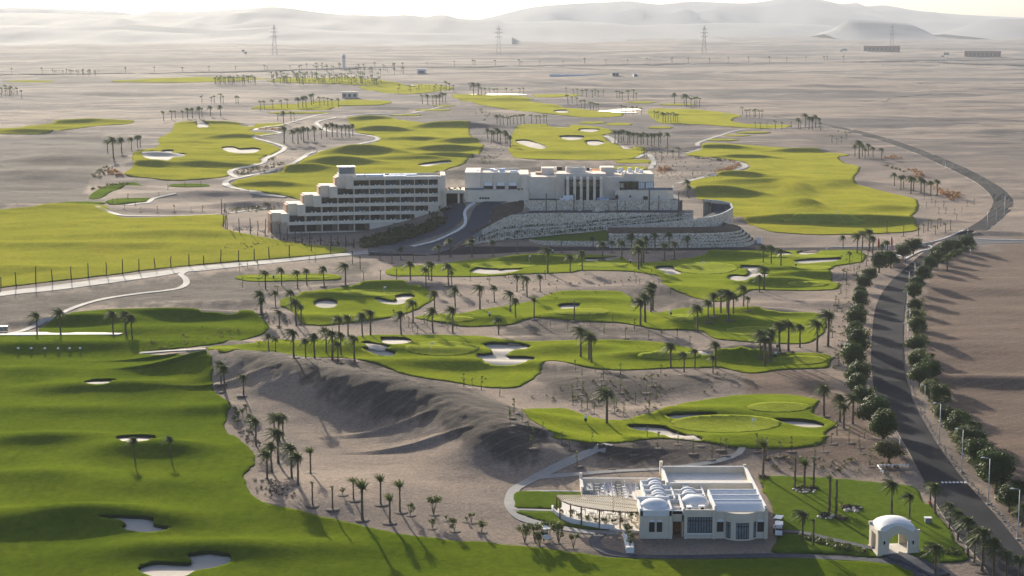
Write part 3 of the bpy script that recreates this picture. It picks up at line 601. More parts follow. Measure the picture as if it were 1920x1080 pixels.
# ponds
wm, nt, b = new_mat('pond_water'); b.inputs['Base Color'].default_value = (.05, .07, .08, 1); b.inputs['Roughness'].default_value = .04; b.inputs['Specular IOR Level'].default_value = .5
bump(nt, b, [(nz(nt, .6, 2), .02)]); M['water'] = wm
for pl in ([(1094,204),(1120,202),(1150,201.5),(1185,202),(1203,206),(1192,211),(1140,210.5),(1105,208)], [(753,158),(775,156.5),(798,158),(775,160.5)], [(880,176.5),(930,175),(988,177),(930,179.5)]):
    q = smooth_poly(pl, 4); HOLES.append(flatpix(q)); x, y, z = atg(q[:, 0], q[:, 1]); w = MB(); zz = float(z.mean()) - .1
    wx, wy = at(q[:, 0], q[:, 1], zz); w.prism([(float(a), float(b)) for a, b in zip(wx, wy)], zz - 1, zz); tag(w.build('pond', M['water']), kind='structure')
# planted beds on the sand
for pl, mt in (([(1700,318),(1740,326),(1780,345),(1800,362),(1790,374),(1775,373),(1770,362),(1745,350),(1700,330)], 'flower'), ([(178,322),(200,312),(212,322),(232,328),(225,332),(185,330)], 'flower'), ([(1343,322),(1360,318),(1382,308),(1375,304),(1348,300),(1290,294),(1300,292),(1360,300),(1381,305),(1378,314),(1360,322)], 'soil'), ([(482,240),(500,238),(528,241),(520,246),(495,246)], 'flower')):
    pass
# ------------------------------------------------------------------ ground: one polar sheet out to the horizon
rows = np.concatenate([np.arange(1500, 1110, -12), np.arange(1110, 440, -1.9), np.arange(440, 120, -.85), np.arange(120, 62, -.7), YH + np.geomspace(24, .9, 60)])
cols = np.concatenate([np.arange(-3400, -1050, 60), np.arange(-1050, 1050, 3.2), np.arange(1050, 3401, 60)])
def build_ground():
    PX, PY = np.meshgrid(960 + cols, rows)
    x, y = at(PX, PY, 0); z = g(x, y)
    qx, qy = PX, PY
    low = np.zeros_like(z)
    for p in HOLES:
        x0, y0 = p.min(0); x1, y1 = p.max(0)
        m = (qx > x0) & (qx < x1) & (qy > y0) & (qy < y1)
        if m.any():
            d = sdist(p, qx[m], qy[m]); low[m] = np.maximum(low[m], np.where(d > 3.6, 1, 0) * np.clip((d - 2) / 6, .35, 1))
    z = z - 2.2 * low
    def soft(polys, w):
        r = np.zeros_like(z)
        for p in polys:
            p = smooth_poly(p, 8); k = sdist(p, qx, qy) + w * .8 * vnoise(qx / 26, qy / 9, 91) + w * .5 * vnoise(qx / 8, qy / 4, 92)
            r = np.maximum(r, sstep(-w, w, k))
        return r
    nb = (qx > -200) & (qx < 2200) & (qy > 90) & (qy < 1150)
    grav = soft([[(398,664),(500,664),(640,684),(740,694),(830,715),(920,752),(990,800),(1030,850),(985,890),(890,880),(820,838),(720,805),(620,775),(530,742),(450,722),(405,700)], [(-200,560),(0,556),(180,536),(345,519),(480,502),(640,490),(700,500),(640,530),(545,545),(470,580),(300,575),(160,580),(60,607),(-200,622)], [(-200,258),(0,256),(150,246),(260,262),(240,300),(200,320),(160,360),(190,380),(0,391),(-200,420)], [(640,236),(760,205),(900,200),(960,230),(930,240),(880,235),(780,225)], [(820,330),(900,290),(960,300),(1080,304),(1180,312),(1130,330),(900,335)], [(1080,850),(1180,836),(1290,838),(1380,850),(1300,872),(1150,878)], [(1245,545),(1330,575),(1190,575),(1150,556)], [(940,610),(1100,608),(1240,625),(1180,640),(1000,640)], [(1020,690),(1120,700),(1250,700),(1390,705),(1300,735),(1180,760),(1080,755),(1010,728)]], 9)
    brown = soft([[(1745,520),(1780,492),(1850,466),(2200,462),(2200,1100),(1960,1060),(1890,960),(1800,800),(1735,680),(1715,600)], [(1400,700),(1560,700),(1620,780),(1700,880),(1560,880),(1440,860)]], 10)
    pale = soft([[(430,690),(455,730),(540,765),(640,800),(760,850),(900,880),(960,900),(880,920),(760,890),(620,840),(500,790),(440,745)], [(900,735),(960,740),(1000,760),(1040,830),(1000,830),(960,790)], [(1560,480),(1640,560),(1640,640),(1620,760),(1560,720),(1555,600)], [(430,470),(640,500),(560,520)], [(1420,262),(1560,270),(1700,310),(1840,400),(1830,425),(1760,380),(1640,300),(1480,275)]], 10) * .8
    n, m = x.shape
    idx = np.arange(n * m).reshape(n, m)
    fc = np.stack([idx[:-1, :-1], idx[:-1, 1:], idx[1:, 1:], idx[1:, :-1]], -1).reshape(-1, 4)
    me = bpy.data.meshes.new('ground'); V = np.stack([x, y, z], -1).reshape(-1, 3)
    me.vertices.add(len(V)); me.vertices.foreach_set('co', V.ravel()); me.loops.add(fc.size); me.loops.foreach_set('vertex_index', fc.ravel())
    me.polygons.add(len(fc)); me.polygons.foreach_set('loop_start', np.arange(0, fc.size, 4)); me.polygons.foreach_set('loop_total', np.full(len(fc), 4))
    me.polygons.foreach_set('use_smooth', np.ones(len(fc), bool)); me.update(); me.validate()
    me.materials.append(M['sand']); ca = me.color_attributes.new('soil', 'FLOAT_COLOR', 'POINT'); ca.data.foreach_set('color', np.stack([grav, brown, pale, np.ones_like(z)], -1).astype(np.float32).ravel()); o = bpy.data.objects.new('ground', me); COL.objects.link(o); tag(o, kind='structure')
# ------------------------------------------------------------------ hills: each range a solid ridge with spurs
M['hill'] = plain('hill_rock', (.15, .155, .172), .95, .12, .004)
def hill(line, D, base_front, seed, depth, rough=1.0):
    p = smooth_poly(line, 9, False); x, z = xdist(p[:, 0], p[:, 1], D)
    K = 14; V = []; n = len(x)
    for k in range(K + 1):
        t = k / K; s = -1 + 2 * t
        prof = (1 - abs(s)) ** 1.25
        yy = D + (s * base_front if s < 0 else s * depth) + 0 * x
        nn = vnoise(x / 260, yy / 190, seed) * .5 + vnoise(x / 90, yy / 80, seed + 1) * .25
        zz = np.maximum(z, 3) * np.clip(prof * (1 + rough * nn * (1 - prof) * 1.5), -.05, 1.0) - 4 * (1 - prof)
        if k == K // 2: zz = z
        V.append(np.stack([x, yy + rough * 80 * vnoise(x / 200, s + 3 + 0 * x, seed + 2) * (1 - abs(s)) * (k != K // 2), zz], 1))
    V = np.concatenate(V); f = [(k * n + i, k * n + i + 1, (k + 1) * n + i + 1, (k + 1) * n + i) for k in range(K) for i in range(n - 1)]
    tag(mesh_obj('hills', V, f, M['hill'], None, True), kind='structure')
hill([(-700,40),(-300,30),(0,25),(70,24),(150,26),(240,28),(270,24),(290,20),(340,22),(380,21),(440,18),(500,13),(540,15),(590,22),(640,27),(675,28),(720,30),(760,28),(800,32),(815,29),(835,28),(858,34),(900,37),(935,37),(945,42),(975,41),(1000,40),(1020,40),(1055,38),(1100,41),(1150,43),(1200,49),(1280,52)], 8600, 2300, 21, 1500)
hill([(-700,56),(0,48),(120,50),(240,46),(330,52),(420,55),(520,50),(640,58),(800,62),(960,64)], 6600, 900, 61, 700)
hill([(1150,50),(1200,47),(1290,45),(1360,43),(1450,44),(1540,46),(1580,52)], 9300, 1700, 31, 1500)
hill([(1545,64),(1570,55),(1580,43),(1592,37.5),(1640,38.5),(1690,42.5),(1712,47),(1735,60),(1742,66)], 7600, 500, 41, 900, .6)
hill([(1770,64),(1800,57),(1840,42),(1870,36),(1930,35),(2050,30),(2300,24),(2700,40)], 8200, 1100, 51, 1200)
hill([(840,48),(920,32),(985,16),(1030,10),(1090,6),(1140,4),(1180,2),(1235,8),(1300,3),(1400,6),(1480,-4),(1530,-2),(1580,8),(1605,5),(1625,12),(1660,10),(1720,20),(1800,27),(1900,32),(2100,40),(2500,34)], 13600, 2600, 71, 1800)
hill([(-500,14),(-100,16),(40,14),(120,17),(220,22),(260,30)], 13200, 2300, 81, 1500)
# ------------------------------------------------------------------ haze
def haze():
    m = bpy.data.materials.new('haze_air'); m.use_nodes = True; nt = m.node_tree; nt.nodes.clear()
    out = nt.nodes.new('ShaderNodeOutputMaterial'); v = nt.nodes.new('ShaderNodeVolumePrincipled')
    v.inputs['Color'].default_value = (.90, .945, 1, 1); v.inputs['Density'].default_value = HAZE; v.inputs['Anisotropy'].default_value = -.05
    nt.links.new(v.outputs[0], out.inputs['Volume'])
    b = MB(); b.box(-12500, 12500, -200, 16800, -60, 420); o = b.build('haze', m); tag(o, kind='stuff')
HAZE = 7.2e-5
haze()
# ------------------------------------------------------------------ light
SUN_EL, SUN_AZ = math.radians(13), math.radians(-15.5)     # azimuth from +Y, negative = left of the view
sd = Vector((math.sin(SUN_AZ) * math.cos(SUN_EL), math.cos(SUN_AZ) * math.cos(SUN_EL), math.sin(SUN_EL)))
sun = bpy.data.lights.new('sun', 'SUN'); sun.energy = 5.0; sun.angle = math.radians(.5); sun.color = (1, .89, .71)
so = bpy.data.objects.new('sun', sun); COL.objects.link(so); so.rotation_euler = (-sd).to_track_quat('-Z', 'Y').to_euler(); so.location = (0, 0, 300)
w = bpy.data.worlds.new('World'); SC.world = w; w.use_nodes = True; nt = w.node_tree; nt.nodes.clear()
sky = nt.nodes.new('ShaderNodeTexSky'); sky.sky_type = 'NISHITA'; sky.sun_disc = False; sky.sun_elevation = SUN_EL; sky.sun_rotation = SUN_AZ
sky.dust_density = 3.0; sky.air_density = .6; sky.ozone_density = 2.0; sky.altitude = 0
bg = nt.nodes.new('ShaderNodeBackground'); bg.inputs[1].default_value = .12; wo = nt.nodes.new('ShaderNodeOutputWorld')
nt.links.new(sky.outputs[0], bg.inputs[0]); nt.links.new(bg.outputs[0], wo.inputs[0])
SC.view_settings.view_transform = 'Standard'; SC.view_settings.look = 'None'; SC.view_settings.exposure = 1.08; SC.view_settings.gamma = 1
# ================================================================== PLANTS
def rnd(a, b): return random.uniform(a, b)
def frond(mb, base, az, el, L, droop, wind, n=7, w=.05, tuft=1.0):
    """one feather leaf: arching rib with paired leaflets; unit palm frame"""
    d = Vector((math.cos(az) * math.cos(el), math.sin(az) * math.cos(el), math.sin(el)))
    pts = []
    for i in range(n + 1):
        t = i / n
        p = Vector(base) + d * L * t + Vector((-wind * L * t * t, -.15 * wind * L * t * t, -droop * L * t * t))
        pts.append(p)
    side = d.cross(Vector((0, 0, 1)));
    if side.length < .05: side = Vector((1, 0, 0))
    side.normalize()
    for i in range(n):
        t = (i + .5) / n; a, b = pts[i], pts[i + 1]; q = (b - a)
        ww = w * (1.05 - .75 * t) * (.45 + min(1, t * 4) * .55)
        rr = .0035 * (1 - t) + .001
        mb.add([a - side * rr, a + side * rr, b + side * rr * .8, b - side * rr * .8], [(0, 1, 2, 3)])
        for s in (-1, 1):
            for k in (0, .5):
                r = a + q * k; e = r + q * 1.25 + side * s * ww * rnd(.8, 1.15) + Vector((0, 0, -ww * rnd(.25, .7)))
                mb.add([r - q * .22, r + q * .32, e], [(0, 1, 2)])
def palm_crown(kind, seed):
    random.seed(seed); mb = MB(); top = (0, 0, .77)
    if kind == 'A':
        for i in range(54):
            el = rnd(-.3, 1.3); frond(mb, (rnd(-.01, .01), rnd(-.01, .01), .76 + .02 * el), i * 2.4 + rnd(-.3, .3), el, rnd(.23, .31), rnd(.35, .8), rnd(.15, .6), w=.08)
    elif kind == 'B':
        for i in range(30):
            el = rnd(.7, 1.4); frond(mb, (0, 0, .70), i * 2.4, el, rnd(.28, .36), rnd(.12, .35), rnd(-.05, .35), w=.06)
        for i in range(7):
            frond(mb, (0, 0, .74), i * 2.4, rnd(.1, .6), rnd(.17, .23), rnd(.3, .5), rnd(0, .4), w=.045)
    elif kind == 'C':
        for i in range(15):
            el = rnd(.5, 1.4); frond(mb, (0, 0, .80), i * 2.4, el, rnd(.11, .18), rnd(.2, .5), rnd(-.1, .5), n=5, w=.045)
    else:
        for i in range(5): frond(mb, (0, 0, .95), i * 2.4, rnd(.9, 1.4), rnd(.04, .06), .2, .2, n=3, w=.015)
    return mb
def palm_dead(seed):
    random.seed(seed); mb = MB()
    for i in range(8): frond(mb, (0, 0, .745), i * 2.4, rnd(-1.2, -.7), rnd(.06, .11), .2, .1, n=3, w=.025)
    return mb
def palm_trunk(kind, seed):
    random.seed(seed); mb = MB(); top = {'A': .775, 'B': .75, 'C': .82, 'D': .97}[kind]; k = 16; lean = rnd(-.03, .03)
    pts = [(lean * math.sin(i / k * 2.2), .01 * math.sin(i), top * i / k - .03 * (i == 0)) for i in range(k + 1)]
    rad = [(.040 if i == 0 else .031 - .007 * i / k) * (1.09 if i % 2 else .95) * (1.25 if i >= k - 2 and kind != 'D' else 1) for i in range(k + 1)]
    mb.tube(pts, rad, 7); return mb
def ring_mesh(seed):
    random.seed(seed); n = 14; vs = [(0, 0, .05)]; fs = []
    for r, z in ((.7, .03), (1.0, .02), (1.3, -.04), (1.6, -.22)):
        for k in range(n): q = r * rnd(.92, 1.1); vs.append((q * math.cos(6.283 * k / n), q * math.sin(6.283 * k / n), z))
    fs = [(0, 1 + k, 1 + (k + 1) % n) for k in range(n)]
    for j in range(3): fs += [(1 + j * n + k, 1 + j * n + n + k, 1 + j * n + n + (k + 1) % n, 1 + j * n + (k + 1) % n) for k in range(n)]
    mb = MB(); mb.add(vs, fs, True); return mb
def to_mesh(mb, name, mats):
    o = mb.build(name, mats); me = o.data; bpy.data.objects.remove(o); return me
PALM = {}
for kd, nv in (('A', 5), ('B', 3), ('C', 3), ('D', 1)):
    PALM[kd] = [(to_mesh(palm_trunk(kd, 10 + i), 'trunk', M['bark']), to_mesh(palm_crown(kd, 50 + i + ord(kd)), 'crown', M['palm_leaf'])) for i in range(nv)]
DEAD = [to_mesh(palm_dead(90 + i), 'dead_fronds', M['palm_dry']) for i in range(2)]
RING = [to_mesh(ring_mesh(200 + i), 'soil_ring', M['basin']) for i in range(3)]
ORD = ['leftmost', 'second from left', 'third from left', 'fourth from left', 'fifth from left', 'sixth from left', 'seventh from left', 'eighth from left', 'ninth from left', 'tenth from left', 'eleventh from left', 'twelfth from left', 'thirteenth from left', 'fourteenth from left', 'fifteenth from left', 'sixteenth from left', 'seventeenth from left', 'eighteenth from left', 'nineteenth from left', 'twentieth from left']
KIND = {'A': 'windswept palm', 'B': 'upright feathery palm', 'C': 'small-crowned palm', 'D': 'bare palm trunk'}
# clusters: landmark phrase, then x base height [type]
PCL = [
 ('beside the white practice tee pad', 'A 69.5 628.6 49;A 114 628.6 57;A 212.7 628.6 53;A 237 631 55;A 248.4 637.6 55'),
 ('on the knoll of the lower driving range', 'A 253 865 52;A 320 857 45'),
 ('at the top end of the bare dune by the range', 'A 414.7 719.4 48;A 421.7 733.7 56;A 457 741 46'),
 ('in the grove between range and bare dune', 'A 480 835.6 60;A 522 868 75;A 530.8 823 55;A 510 884.5 64;A 501 898.8 62;A 547 897 75;A 559 909 69;B 582.5 888.6 55;A 514.5 820 52;A 523 826 56;A 470 806 34'),
 ('along the sandy edge of the dark lower lawn', 'C 586 947.7 52;C 623.7 953.8 50;B 663 937.5 46;B 679.5 974 80;B 714 945.6 60;B 731 980 58;B 750 960 65'),
 ('between the hotel drive and upper greens', 'C 661 494 26;C 675.4 505 28;C 713 488 25;C 735 494 28;A 752 488 28;C 775 492 26;A 823 489 34;A 845 482 40;A 885 482 40;A 924 480 34;C 970 476 26;C 1053 474 27'),
 ('around the long thin tee by the walkway', 'A 648 534 47;A 498 542 40;A 528 535 38;A 558 540 38;A 575.5 535 36;A 608 536 42;C 682 531.5 23;C 713.7 530 27;A 486 536 17;C 521 553 21'),
 ('at the left end of the upper fairway', 'C 744 528 27;A 770 529 45;A 798.7 536 39;A 804 524 37;A 809.5 529 44;A 841 535 47;A 847 534 30;A 854 578.4 46;A 815.5 584.4 45'),
 ('in the dense clump left of the oval bunker green', 'A 489 587 48;A 492.5 593 40;A 517 576 36;A 524 616 40;A 555.6 611 58;A 546 580 42;A 564.7 607 42'),
 ('on sand below the oval bunker green', 'A 774.6 604 48;A 752.5 628 51;A 812 624 54;A 848.8 624 56;A 680 632.6 53;A 695 629 56;A 652.6 630 45;A 636 633 47'),
 ('along the left tail of the lowest long fairway', 'A 550.7 673.5 60;A 504.5 660 40;A 517 660 32;A 573.6 676 42;A 590.5 673.5 54;A 611.6 661.5 54;A 623.4 674.7 64;A 633.8 679.5 45;A 639.8 666 50;A 664.6 678 56'),
 ('on the front edge of the upper fairway', 'A 1027 512 56;A 1069 511 39;A 1092 507 42;A 1130 487 40;A 1166 487 42;A 1197 506 50;A 1202 500 58;A 1206.6 493 50'),
 ('below the stepped stone terraces of the hotel', 'A 1246 488 37;A 1265 486 38;A 1228 470 38;A 1112 470 30;A 1148 474 26;A 1185 476 44;A 1212 474 34;A 1255 470 40;A 1290 472 34'),
 ('on bare sand between the two upper fairways', 'A 969.5 547 37;A 981 543.5 32;A 988 557 45;A 1013 547 37;A 900 580 53;A 927 566 35'),
 ('around the middle fairway and its small bunker', 'A 957 586 47;A 967 596.5 43;B 1001.5 598 45;D 1076.7 601 39;A 935 628 38;A 1200.6 610 57;A 1210 605 63;A 1220.6 586 52;A 1224 582 60;A 1308 622 58'),
 ('by the big white bunker on the lowest long fairway', 'A 1089 670 66;A 1104 675 62;A 1109 681 65'),
 ('on the near edge of the lowest long fairway', 'A 1258 690 54;A 1282.5 697.6 43;A 1303 691.6 43;A 1342 689 56;A 1337 700 39'),
 ('around the cloverleaf bunker of the upper right green', 'A 1431 493 38;A 1446 495 40;A 1464 504 42;A 1432.6 543.5 52;A 1424 547 36'),
 ('in the row crossing the right middle fairway', 'A 1328 606 46;A 1339 599 50;A 1352 595 58;A 1364 588 51;A 1366 596.5 64;A 1375 593 51;A 1394 577 48;A 1402 582 30'),
 ('in the row between the two right-hand lower fairways', 'A 1426 661.5 58;A 1434 688 67;A 1442 675 60;A 1445 666 53;A 1462 660 65;A 1478 658 66;A 1500 652 51;A 1532 659 67;A 1552.5 649.4 76'),
 ('left of the gatehouse and red banners', 'C 1587 533 29;A 1593 495 27;A 1581 466.5 28;C 1615 493 27;C 1627 489 25;A 1636 482 45;C 1624 499 24;A 1617 467 38;A 1654 481 26;A 1663 482 35;A 1607 475 42;A 1630 470 46'),
 ('on the sand point beside the road junction', 'C 1663 438 26;C 1694 443 23;C 1722 442 26;C 1732 437 20;C 1740 433 25;C 1746 428 20;C 1754 440 20;C 1758 430 22;C 1764 425 18;C 1773 437 21;C 1782 432 23'),
 ('by the orange bed inside the road bend', 'A 1677 348 27;A 1689 355 29;A 1694 353 28;A 1708 363 38;A 1713 358 30;A 1727 362 33;A 1733 363 30;A 1745 367 32;A 1757 367 35'),
 ('above the right edge of the big right fairway', 'A 1603 293 24;A 1611 297 38;A 1617 293 26;A 1622 297 22;A 1628 293 27;A 1637 295 22;A 1653 298 23'),
 ('in the tight clump beyond the right fairway pond side', 'A 1392 215 17;A 1400 221 17;A 1406 220 17;A 1414 222 18;A 1417 220 18;A 1424 222 18;A 1429 220 17'),
 ('in the row between far right fairway and road', 'A 1416 240 13;A 1426 242 14;A 1438 239 11;A 1454 243 19;A 1466 243 17;A 1484 240 13;A 1497 242 23;A 1501 243 18;A 1510 238 28;A 1517 243 28;A 1523 243 27;A 1529 239 26;A 1536 240 22;A 1539 245 18;A 1560 268 17;A 1569 270 12;A 1578 268 13;A 1587 263 13'),
 ('on the far edge of the course before open desert', 'A 1265 195 23;A 1283 197 23;A 1287 200 26;A 1296 202 21;A 1303 200 21;A 1307 200 21;A 1312 200 20'),
 ('in the long grove behind the hotel entrance', 'A 1153 269 28;A 1160 267 25;A 1165 267 26;A 1169 265 25;A 1177 270 27;A 1181 268 25;A 1188 271 25;A 1195 270 24;A 1202 272 24;A 1207 270 24;A 1214 272 24;A 1222 273 26;A 1227 272 24;A 1235 273 26;A 1239 270 24;A 1252 273 27'),
 ('on sand just behind the hotel right wing', 'A 1208 297 20;A 1213 296 18;A 1230 298 17;A 1241 302 20;A 1252 290 17;A 1262 297 18;A 1273 293 20;A 1289 367 34;A 1292 372 28'),
 ('in the dark clump between two far fairways', 'A 915 263 25;A 922 265 24;A 926 267 24;A 933 265 28;A 938 267 26;A 948 268 27;A 957 277 26;A 951 270 24'),
 ('in the row above the central far fairway', 'A 932 235 22;A 938 233 20;A 944 235 20;A 952 237 21;A 957 234 19;A 963 233 20;A 970 233 20;A 977 232 20;A 983 233 21;A 997 232 20;A 1006 232 18;A 1013 232 18;A 1020 230 17;A 1025 230 17'),
 ('left of the far pond', 'A 1065 197 20;A 1073 197 15;A 1082 198 18;A 1090 202 16;A 1097 205 20;A 1107 207 18;A 1113 207 17;A 1118 207 15;A 1122 207 15'),
 ('behind the far pond', 'A 1062 175 12;A 1075 178 12;A 1083 178 13;A 1092 182 15;A 1100 182 17;A 1111 183 16;A 1116 180 15;A 1122 182 14;A 1132 180 12;A 1157 185 17;A 1162 185 17;A 1167 187 17;A 1178 187 21;A 1188 185 20;A 1193 187 15'),
 ('right of the far pond', 'A 1166 213 18;A 1173 213 17;A 1187 215 18;A 1195 213 15;A 1203 215 15;A 1227 223 17;A 1232 225 17;A 1235 223 16;A 1243 230 22;A 1248 230 20;A 1253 228 19;A 1258 230 20;A 1263 228 19;A 1267 230 18;A 1271 230 18'),
 ('in the thin row along the farthest water', 'A 882 168 15;A 888 177 25;A 897 178 25;A 903 178 16;A 910 178 15;A 918 178 15;A 927 178 14;A 933 178 14;A 950 178 15;A 960 178 12;A 975 178 15;A 982 178 15;A 837 170 20;A 843 170 17;A 851 170 13'),
 ('beside the small white pump house', 'A 792 195 20;A 802 197 22;A 812 197 20;A 818 197 22;A 825 197 23;A 830 193 22;A 836 193 20'),
 ('in the row above the left far fairway', 'A 307 227 20;A 322 225 20;A 329 223 18;A 343 223 17;A 352 223 23;A 361 222 22;A 374 222 25;A 379 220 20;A 395 218 22;A 414 218 23'),
 ('on the low rise far left', 'A 379 193 15;A 397 193 13;A 402 193 15;A 414 193 20;A 419 193 15;A 443 195 16;A 447 195 17'),
 ('in the long row across the far lawns', 'A 489 207 20;A 496 205 18;A 512 205 20;A 528 203 17;A 539 203 20;A 559 203 23;A 568 202 23;A 574 202 25;A 584 197 23;A 588 195 22;A 600 199 20;A 608 198 18;A 615 199 18;A 623 200 17;A 635 202 20;A 521 227 18;A 532 232 27;A 546 227 20;A 552 227 18'),
 ('in the loose group on far left sand', 'A 202 287 28;A 213 297 45;A 229 290 35;A 247 282 27;A 258 277 25;A 263 276 25'),
 ('in the loop of the white cart path', 'A 533 268 35;A 549 268 28;A 559 269 33;A 565 263 26;A 570 267 33;A 578 263 27;A 590 265 32;A 603 260 22;A 613 257 28;A 623 257 30;A 632 257 27;A 641 258 26;A 648 256 25;A 655 257 25;A 662 255 25'),
 ('between the domed pavilion and the avenue', 'A 1671.5 965 75;A 1705 973 56;A 1753 964 68;A 1744 948 50;A 1780 992 58;A 1796 1014 68;A 1815 1042 85;A 1827 1055 60;A 1841.6 1071 95;A 1864 1082 84;A 1886 1090 70;A 1910 1096 64;A 1753 1092 86'),
 ('on the right verge of the avenue', 'A 1772 778 42;A 1821 844 66;A 1842 850 44;A 1897 942 34;A 1790 800 40;A 1755 742 38;A 1741 716 36;A 1916 985 46;A 1835 826 40;A 1730 640 34;A 1748 690 32;A 1776 508 34'),
 ('left of the avenue trees above the club lawn', 'A 1545 780 67;A 1575 791 60;A 1582 804 55;A 1599 795 65;B 1430.5 895 80'),
 ('on the flowered mounds of the club lawn', 'D 1490 918 64;B 1508 919 65;C 1525.5 914 66;C 1554.5 967 88;D 1567 973 77;A 1504.5 1015.5 68;C 1524.5 1024.5 60'),
 ('standing alone on the lower right fairway', 'A 1138 795 77'),
]
plist = []
for lm, s in PCL:
    e = [t.split() for t in s.split(';')]; e = [(t[0], float(t[1]), float(t[2]), float(t[3])) for t in e]; e.sort(key=lambda t: t[1])
    for i, (k, x, y, h) in enumerate(e):
        lab = f'{KIND[k]} {lm}' if len(e) == 1 else f'{KIND[k]}, {ORD[i]} {lm}'
        plist.append((h, k, x, y, lab, 'date palms ' + lm))
plist.sort(key=lambda t: -t[0])
def palm(h, k, x, y, lab, grp, seed, xyz=None):
    random.seed(seed)
    if xyz: X, Y, Z = xyz
    else: X, Y, Z = atg([x], [y]); X, Y, Z = float(X[0]), float(Y[0]), float(Z[0]) + .02
    hw = h * math.hypot(Y, H) / F
    r = empty('palm_tree', (X, Y, Z), lab, 'palm tree', grp, rnd(-.5, .5)); r.scale = (hw * rnd(.95, 1.1),) * 2 + (hw,)
    i = random.randrange(len(PALM[k])); tm, cm = PALM[k][i]
    for nm, me in (('trunk', tm), ('crown', cm)):
        o = bpy.data.objects.new(nm, me); COL.objects.link(o); o.parent = r
    if k in 'A' and h > 40 and random.random() < .6:
        o = bpy.data.objects.new('dead_fronds', DEAD[seed % 2]); COL.objects.link(o); o.parent = r
    if h > 22 and Y < 1100:
        o = bpy.data.objects.new('soil_ring', RING[seed % 3]); COL.objects.link(o); o.parent = r
        o.scale = (1 / r.scale[0], 1 / r.scale[1], 1 / hw); o.rotation_euler = (0, 0, seed)
NP = 290
for i, p in enumerate(plist[:NP]): palm(*p, seed=1000 + i)
# the farthest palms read only as a fringe of tiny tufts
def far_palms():
    tr = MB(); random.seed(5)
    pts = [(p[2], p[3], p[0]) for p in plist[NP:]]
    for x in (22,78,235,238,288,340,343,392,444,497,500,543,588,615,802,850,888,891,930,973,976,1013,1057,1097,1099,1137,1176,1214,1217,1257,1260,1293,1331,1333,1367,1405,1441,1476,1511,1547,1550,1584):
        yb = 139 - (x - 22) * .016 if x < 700 else 124.5 - (x - 800) * .0125
        pts.append((x + rnd(-2, 2), yb, rnd(8, 12)))
    for i in range(48): pts.append((rnd(400, 480), rnd(152, 158), rnd(10, 15)))
    for i in range(130): pts.append((rnd(508, 715), rnd(146, 160), rnd(9, 16)))
    for i in range(40): pts.append((rnd(560, 760), rnd(128, 140), rnd(9, 15)))
    for i in range(30): pts.append((rnd(96, 195), rnd(137, 143), rnd(6, 11)))
    for i in range(26): pts.append((rnd(745, 835), rnd(166, 176), rnd(7, 11)))
    for i in range(24): pts.append((rnd(-4, 44), rnd(170, 184), rnd(7, 16)))
    for i in range(40): pts.append((rnd(1640, 1920), rnd(118, 126) + 0, rnd(2, 4)))
    X, Y, Z = atg([p[0] for p in pts], [p[1] for p in pts])
    for (x, y, h), a, b, c in zip(pts, X, Y, Z):
        hw = h * math.hypot(b, H) / F; w = hw * .028
        tr.tube([(a, b, c - .5), (a - w, b, c + hw * .75)], [w * 1.2, w * .8], 4, False)
        for k in range(11):
            az = k * 2.4; el = rnd(-.2, 1.1); L = hw * rnd(.22, .32); t = Vector((a - w, b, c + hw * .75))
            e = t + Vector((math.cos(az) * math.cos(el) * L - .25 * L, math.sin(az) * L * math.cos(el), math.sin(el) * L - .2 * L)); s = Vector((math.sin(az), -math.cos(az), .4)) * hw * .05
            tr.add([t, (t + e) / 2 + s + Vector((0, 0, hw * .04)), e, (t + e) / 2 - s], [(0, 1, 2, 3)])
    o = tr.build('distant_palms', M['palm_leaf']); tag(o, 'fringe of tiny distant palms along the far lawns and desert highway', 'palms', kind='stuff')
far_palms()

# ------------------------------------------------------------------ leafy trees, shrubs, saplings
def leaf_cloud(mb, blobs, n, size, up=.3):
    tot = sum(b[3] * b[4] * b[5] for b in blobs) ** 1
    for bx, by, bz, rx, ry, rz in blobs:
        for i in range(int(n * (rx * ry * rz) / tot)):
            v = Vector((random.gauss(0, 1), random.gauss(0, 1), random.gauss(0, 1))).normalized(); r = rnd(.55, 1.05) if random.random() < .8 else rnd(.2, .6)
            c = Vector((bx + v.x * rx * r, by + v.y * ry * r, bz + v.z * rz * r))
            nrm = (v + Vector((rnd(-.7, .7), rnd(-.7, .7), rnd(-.3, .8)))).normalized(); a = nrm.orthogonal().normalized()
            a.rotate(Matrix.Rotation(rnd(0, 6.28), 3, nrm)); b = nrm.cross(a); s = size * rnd(.6, 1.35)
            mb.add([c - a * s, c - b * s * .45, c + a * s, c + b * s * .45], [(0, 1, 2, 3)])
def tree_meshes(seed, n=1500, size=.2):
    """unit tree: crown about 1 wide, 1 high, on a short forked trunk"""
    random.seed(seed); mb = MB(); bl = []
    for i in range(13):
        a = rnd(0, 6.28); r = rnd(.0, .34); z = rnd(.36, .82); q = rnd(.13, .22) * (1.1 - .35 * (z - .36))
        bl.append((r * math.cos(a), r * math.sin(a), z, q, q, q * .9))
    bl.append((0, 0, .55, .38, .38, .34)); bl.append((0, 0, .62, .34, .34, .34))
    leaf_cloud(mb, bl, n, size * .12)
    tk = MB(); tk.tube([(0, 0, -.04), (.01, 0, .14), (-.01, .01, .4)], [.045, .034, .02], 7)
    for a in (0.3, 2.3, 4.4): tk.tube([(0, 0, .15), (.16 * math.cos(a), .16 * math.sin(a), .42)], [.022, .01], 5)
    return to_mesh(tk, 'trunk', M['bark']), to_mesh(mb, 'crown', M['tree_leaf'])
TREES = [tree_meshes(300 + i, 4200, .30) for i in range(4)]
